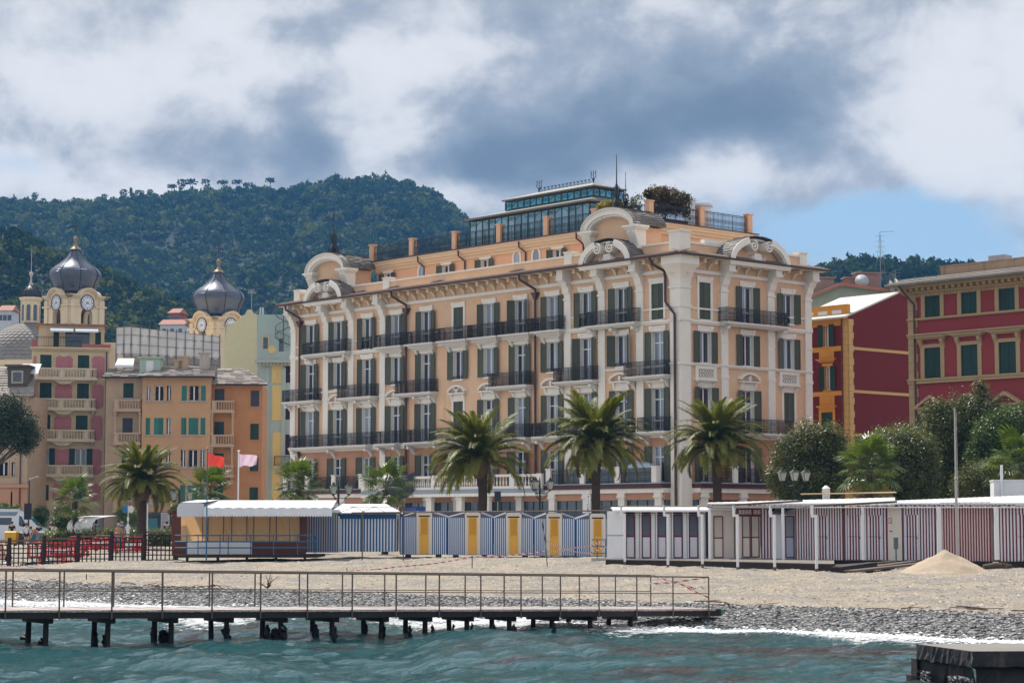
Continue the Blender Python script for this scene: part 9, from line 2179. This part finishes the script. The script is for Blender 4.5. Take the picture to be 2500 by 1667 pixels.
# ---- people
SKIN = mat('skin', (.52, .30, .21), .55, .05, 8); SKIN2 = mat('tanned_skin', (.42, .21, .13), .55, .05, 8)
def skin_obj(name, pts, edges, rad, m, parent, sub=2, root=0):
 me = bpy.data.meshes.new(name); me.from_pydata(pts, edges, []); me.materials.append(m); o = place(name, me, parent)
 md_ = o.modifiers.new('skin', 'SKIN'); md_.use_smooth_shade = True
 sv = me.skin_vertices[0].data if me.skin_vertices else None
 if sv is None:
  bpy.context.view_layer.update(); sv = me.skin_vertices[0].data
 for i, r in enumerate(rad): sv[i].radius = (r, r) if not isinstance(r, tuple) else r; sv[i].use_root = (i == root)
 o.modifiers.new('sub', 'SUBSURF').levels = sub; o.modifiers['sub'].render_levels = sub
 return o
def person(label, loc, rz, h, pose, top, bottom, hair, skin=None, group=None, long_hair=False, sleeves=True):
 """pose: dict of joint offsets in units of body height; one continuous skinned body, clothes and hair as parts"""
 t = thing('person', label, 'person', loc, rz, group); skin = skin or SKIN; s = h / 1.75
 J = dict(pel=(0, 0, .93), bel=(0, 0, 1.08), chest=(0, 0, 1.28), nb=(0, 0, 1.46), neck=(0, -.01, 1.53), head=(0, -.03, 1.63), top=(0, -.015, 1.73))
 for sd, x in (('L', -1), ('R', 1)):
  J.update({'sh' + sd: (x * .17, 0, 1.42), 'el' + sd: (x * .24, .02, 1.14), 'wr' + sd: (x * .25, -.03, .90), 'ha' + sd: (x * .25, -.05, .82), 'hip' + sd: (x * .09, 0, .90), 'kn' + sd: (x * .10, -.02, .49), 'an' + sd: (x * .10, .02, .08), 'to' + sd: (x * .11, -.14, .03)})
 J.update(pose)
 names = list(J); idx = {n: i for i, n in enumerate(names)}
 E = [('pel', 'bel'), ('bel', 'chest'), ('chest', 'nb'), ('nb', 'neck'), ('neck', 'head'), ('head', 'top')]
 for sd in 'LR': E += [('nb', 'sh' + sd), ('sh' + sd, 'el' + sd), ('el' + sd, 'wr' + sd), ('wr' + sd, 'ha' + sd), ('pel', 'hip' + sd), ('hip' + sd, 'kn' + sd), ('kn' + sd, 'an' + sd), ('an' + sd, 'to' + sd)]
 rad = dict(pel=.13, bel=.12, chest=.14, nb=.10, neck=.052, head=.092, top=.06, sh=.062, el=.044, wr=.03, ha=.034, hip=.095, kn=.06, an=.04, to=.032)
 pts = [tuple(c * s for c in J[n]) for n in names]; R_ = [(rad.get(n) or rad[n[:-1]]) * s for n in names]
 edges = [(idx[a], idx[b]) for a, b in E]
 for sd in 'LR':        # five fingers per hand
  hp = Vector(J['ha' + sd]); d = (hp - Vector(J['wr' + sd])).normalized(); sidev = Vector((0, 1, 0)) if abs(d.y) < .8 else Vector((0, 0, 1)); sidev = (sidev - d * sidev.dot(d)).normalized()
  for k in range(5):
   off = sidev * (-.028 + .014 * k); p = hp + d * (.055 if k < 4 else .015) * (1.1 - .08 * abs(k - 1.5)) + off * (1.0 if k < 4 else 1.6); pts.append(tuple(c * s for c in p)); R_.append(.009 * s); edges.append((idx['ha' + sd], len(pts) - 1))
 skin_obj('body', pts, edges, R_, skin, t, 2, idx['pel'])
 def garment(name, ns, es, grow, m):
  ids = {n: i for i, n in enumerate(ns)}; skin_obj(name, [tuple(c * s for c in J[n]) for n in ns], [(ids[a], ids[b]) for a, b in es], [((rad.get(n) or rad[n[:-1]]) + grow) * s for n in ns], m, t, 2, 0)
 def mid(a, b, f, n): J[n] = tuple(J[a][i] + (J[b][i] - J[a][i]) * f for i in range(3)); rad[n] = (rad.get(a) or rad[a[:-1]]) * (1 - f) + (rad.get(b) or rad[b[:-1]]) * f
 if top is not None:
  for sd in 'LR': mid('sh' + sd, 'el' + sd, .75 if sleeves else .3, 'sl' + sd)
  garment('shirt', ['bel', 'pel', 'chest', 'nb', 'shL', 'shR', 'slL', 'slR'], [('pel', 'bel'), ('bel', 'chest'), ('chest', 'nb'), ('nb', 'shL'), ('nb', 'shR'), ('shL', 'slL'), ('shR', 'slR')], .014, top)
 if bottom is not None:
  bm, f = bottom
  for sd in 'LR': mid('hip' + sd, 'kn' + sd, f, 'th' + sd) if f <= 1 else mid('kn' + sd, 'an' + sd, .9, 'th' + sd)
  ns = ['pel', 'hipL', 'hipR'] + (['knL', 'knR'] if f > 1 else []) + ['thL', 'thR']; es = [('pel', 'hipL'), ('pel', 'hipR')] + ([('hipL', 'knL'), ('hipR', 'knR'), ('knL', 'thL'), ('knR', 'thR')] if f > 1 else [('hipL', 'thL'), ('hipR', 'thR')])
  garment('trousers' if f > 1 else 'shorts', ns, es, .016, bm)
 hd_, tp2 = Vector(J['head']) * s, Vector(J['top']) * s; b = MB(); up = (tp2 - hd_).normalized()
 b.lathe([(.10 * s, -.02 * s), (.108 * s, .04 * s), (.10 * s, .09 * s), (.06 * s, .135 * s), (.01, .15 * s)], 12); hb = b.build('hair', hair, t, hd_ + Vector((0, .022 * s, 0)), smooth=True); hb.rotation_euler = up.to_track_quat('Z', 'Y').to_euler()
 if long_hair: b = MB(); b.lathe([(.06 * s, -.26 * s), (.09 * s, -.15 * s), (.10 * s, 0), (.08 * s, .06 * s)], 10, sy=.6); o = b.build('long_hair', hair, t, hd_ + Vector((0, .06 * s, 0)), smooth=True)
 q = MB()      # face: eyes, nose, mouth
 fd_ = -.088 * s
 for sx_ in (-1, 1): q.lathe([(.0, -.008), (.012, 0), (0, .008)], 6, (sx_ * .032 * s, fd_, .01 * s), 1)
 q.add([(-.012 * s, fd_ - .002, -.02 * s), (.012 * s, fd_ - .002, -.02 * s), (0, fd_ - .03 * s, -.022 * s), (0, fd_ - .004, .01 * s)], [(0, 2, 3), (2, 1, 3), (0, 1, 2)], 0); q.box(-.022 * s, .022 * s, fd_ - .004, fd_ + .004, -.052 * s, -.044 * s, 2)
 for sx_ in (-1, 1): q.lathe([(.0, -.03 * s), (.018 * s, 0), (0, .03 * s)], 6, (sx_ * .093 * s, .0, 0), 0, sx=.5)
 q.build('face', [skin, M_black, mat('lips', (.35, .10, .09), .5)], t, hd_)
 return t
HB, HD2, HBl, HG = mat('brown_hair', (.06, .035, .02), .6, .2, 9), mat('dark_hair', (.012, .01, .01), .5, .2, 9), mat('fair_hair', (.28, .19, .10), .6, .2, 9), mat('grey_hair', (.30, .28, .25), .6, .2, 9)
C_w, C_b, C_n, C_s, C_bl = mat('white_cotton', (.66, .68, .74), .8, .06, 8), mat('black_cloth', (.012, .012, .014), .8, .1, 6), mat('navy_cloth', (.02, .025, .05), .8, .1, 6), mat('blue_grey_shorts', (.20, .22, .30), .8, .3, 14), mat('bright_blue_cloth', (.03, .09, .40), .8, .1, 6)
def gpt(px, d): x = PX(px, d); return (x, d, gz(x, d) if d < 140 else 1.13 if d < 148 else 1.16)
person('woman in white shirt and black shorts standing before the bins', gpt(66, 146), R(5), 1.66, dict(elL=(-.25, .03, 1.16), elR=(.25, .03, 1.16), knL=(-.10, -.03, .49), knR=(.13, -.01, .49), anR=(.15, .03, .08), toR=(.16, -.12, .03)), C_w, (C_b, .35), HB)
bend = dict(bel=(.05, -.12, 1.02), chest=(.08, -.30, 1.15), nb=(.10, -.46, 1.26), neck=(.10, -.53, 1.30), head=(.10, -.61, 1.36), top=(.10, -.66, 1.45), shL=(-.07, -.42, 1.22), shR=(.26, -.42, 1.22), elL=(-.12, -.50, .95), elR=(.28, -.50, .95), wrL=(-.06, -.58, .72), wrR=(.22, -.58, .72), haL=(-.05, -.62, .65), haR=(.21, -.62, .65), knL=(-.12, -.12, .50), knR=(.12, -.10, .50))
person('bare chested person in grey shorts bending forward beside the bins', gpt(95, 145), R(-62), 1.68, bend, None, (C_s, .8), HD2, SKIN2)
person('bare backed man in checked shorts seen behind the fence', gpt(290, 128), R(170), 1.82, dict(elL=(-.27, -.06, 1.17), wrL=(-.18, -.24, 1.22), haL=(-.12, -.28, 1.25), elR=(.26, -.02, 1.16), wrR=(.20, -.2, 1.08), haR=(.16, -.25, 1.1)), None, (C_s, .85), HG, SKIN2)
sit = dict(pel=(0, 0, .14), bel=(0, .05, .28), chest=(0, .06, .48), nb=(0, .02, .66), neck=(0, -.01, .73), head=(0, -.05, .83), top=(0, -.05, .93), shL=(-.17, .02, .62), shR=(.17, .02, .62), elL=(-.25, -.12, .40), elR=(.25, -.12, .40), wrL=(-.16, -.32, .40), wrR=(.16, -.32, .40), haL=(-.10, -.37, .40), haR=(.10, -.37, .40), hipL=(-.09, -.02, .12), hipR=(.09, -.02, .12), knL=(-.12, -.36, .42), knR=(.12, -.36, .42), anL=(-.11, -.60, .08), anR=(.11, -.60, .08), toL=(-.11, -.74, .04), toR=(.11, -.74, .04))
person('fair haired person sitting on the gravel at the left edge', gpt(4, 124), R(30), 1.7, sit, None, (C_w, .5), HBl); person('sunbather in black shorts sitting beside the first fence post', gpt(22, 122), R(-20), 1.75, sit, None, (C_b, .5), HB, SKIN2)
bgp = [(30, 156, C_b, HD2, 'dark clad passer-by standing before the camper van side', 0, 1.75), (96, 156, C_b, HD2, 'dark clad passer-by beside the camper van bonnet', 20, 1.6), (125, 155, C_b, HD2, 'dark haired person in black behind the hedge left of the white shirt', -40, 1.62), (133, 154, C_w, HD2, 'person in white shirt seen from behind over the hedge', 180, 1.58), (168, 155, C_b, HB, 'long haired woman in black beside the bus shelter', 30, 1.62), (221, 156, C_n, HB, 'person in dark clothes waiting inside the bus shelter', 10, 1.62), (298, 151, C_bl, HG, 'person in bright blue behind the bare backed man', 160, 1.72), (312, 152, C_w, HB, 'brown haired woman in sunglasses behind the hedge', 0, 1.62), (408, 150, C_n, HD2, 'dark haired man in navy standing by the brown kiosk wall', 190, 1.75)]
for px, d, c, hr, lab, rz, h in bgp: person(lab, gpt(px, d), R(rz), h, {}, c, (C_n, 2), hr, SKIN, 'people on the promenade', 'long haired' in lab or 'woman' in lab)
# small things lying on the gravel
for px, d, m, lab, sc_ in ((118, 116, M_bt, 'blue beach bag on the gravel behind the fence', (.35, .25, .2)), (75, 116, M_bd, 'dark bundle lying on the gravel behind the fence', (.45, .3, .22)), (25, 118, C_w, 'white towel heap beside the sunbathers', (.5, .3, .12)), (60, 113.8, M_bd, 'small black bag near the fence', (.22, .2, .15))):
 x = PX(px, d); b = MB(); b.lathe([(.9, 0), (1, .25), (.85, .6), (.5, .9), (.1, 1)], 10); q = random.Random(px); b.v = [(vx * sc_[0] * q.uniform(.85, 1.15), vy * sc_[1] * q.uniform(.85, 1.15), vz * sc_[2] * q.uniform(.85, 1.15)) for vx, vy, vz in b.v]; tag(b.build('beach_bag' if 'towel' not in lab else 'towel_heap', m, None, (x, d, gz(x, d)), smooth=True), lab, 'bag' if 'towel' not in lab else 'towel')
# ================================================================ AIR
b = MB(); b.box(-1300, 1300, -1000, 2300, -8, 262)
m = bpy.data.materials.new('sea_haze'); m.use_nodes = True; nt = m.node_tree; nt.nodes.clear()
out = nt.nodes.new('ShaderNodeOutputMaterial'); pv_ = nt.nodes.new('ShaderNodeVolumePrincipled')
pv_.inputs['Color'].default_value = (.14, .46, 1.0, 1); pv_.inputs['Density'].default_value = .000145; pv_.inputs['Anisotropy'].default_value = .0
nt.links.new(pv_.outputs[0], out.inputs['Volume'])
hz_ = b.build('haze', m); tag(hz_, 'thin blue sea haze over the whole bay', 'haze', kind='stuff')
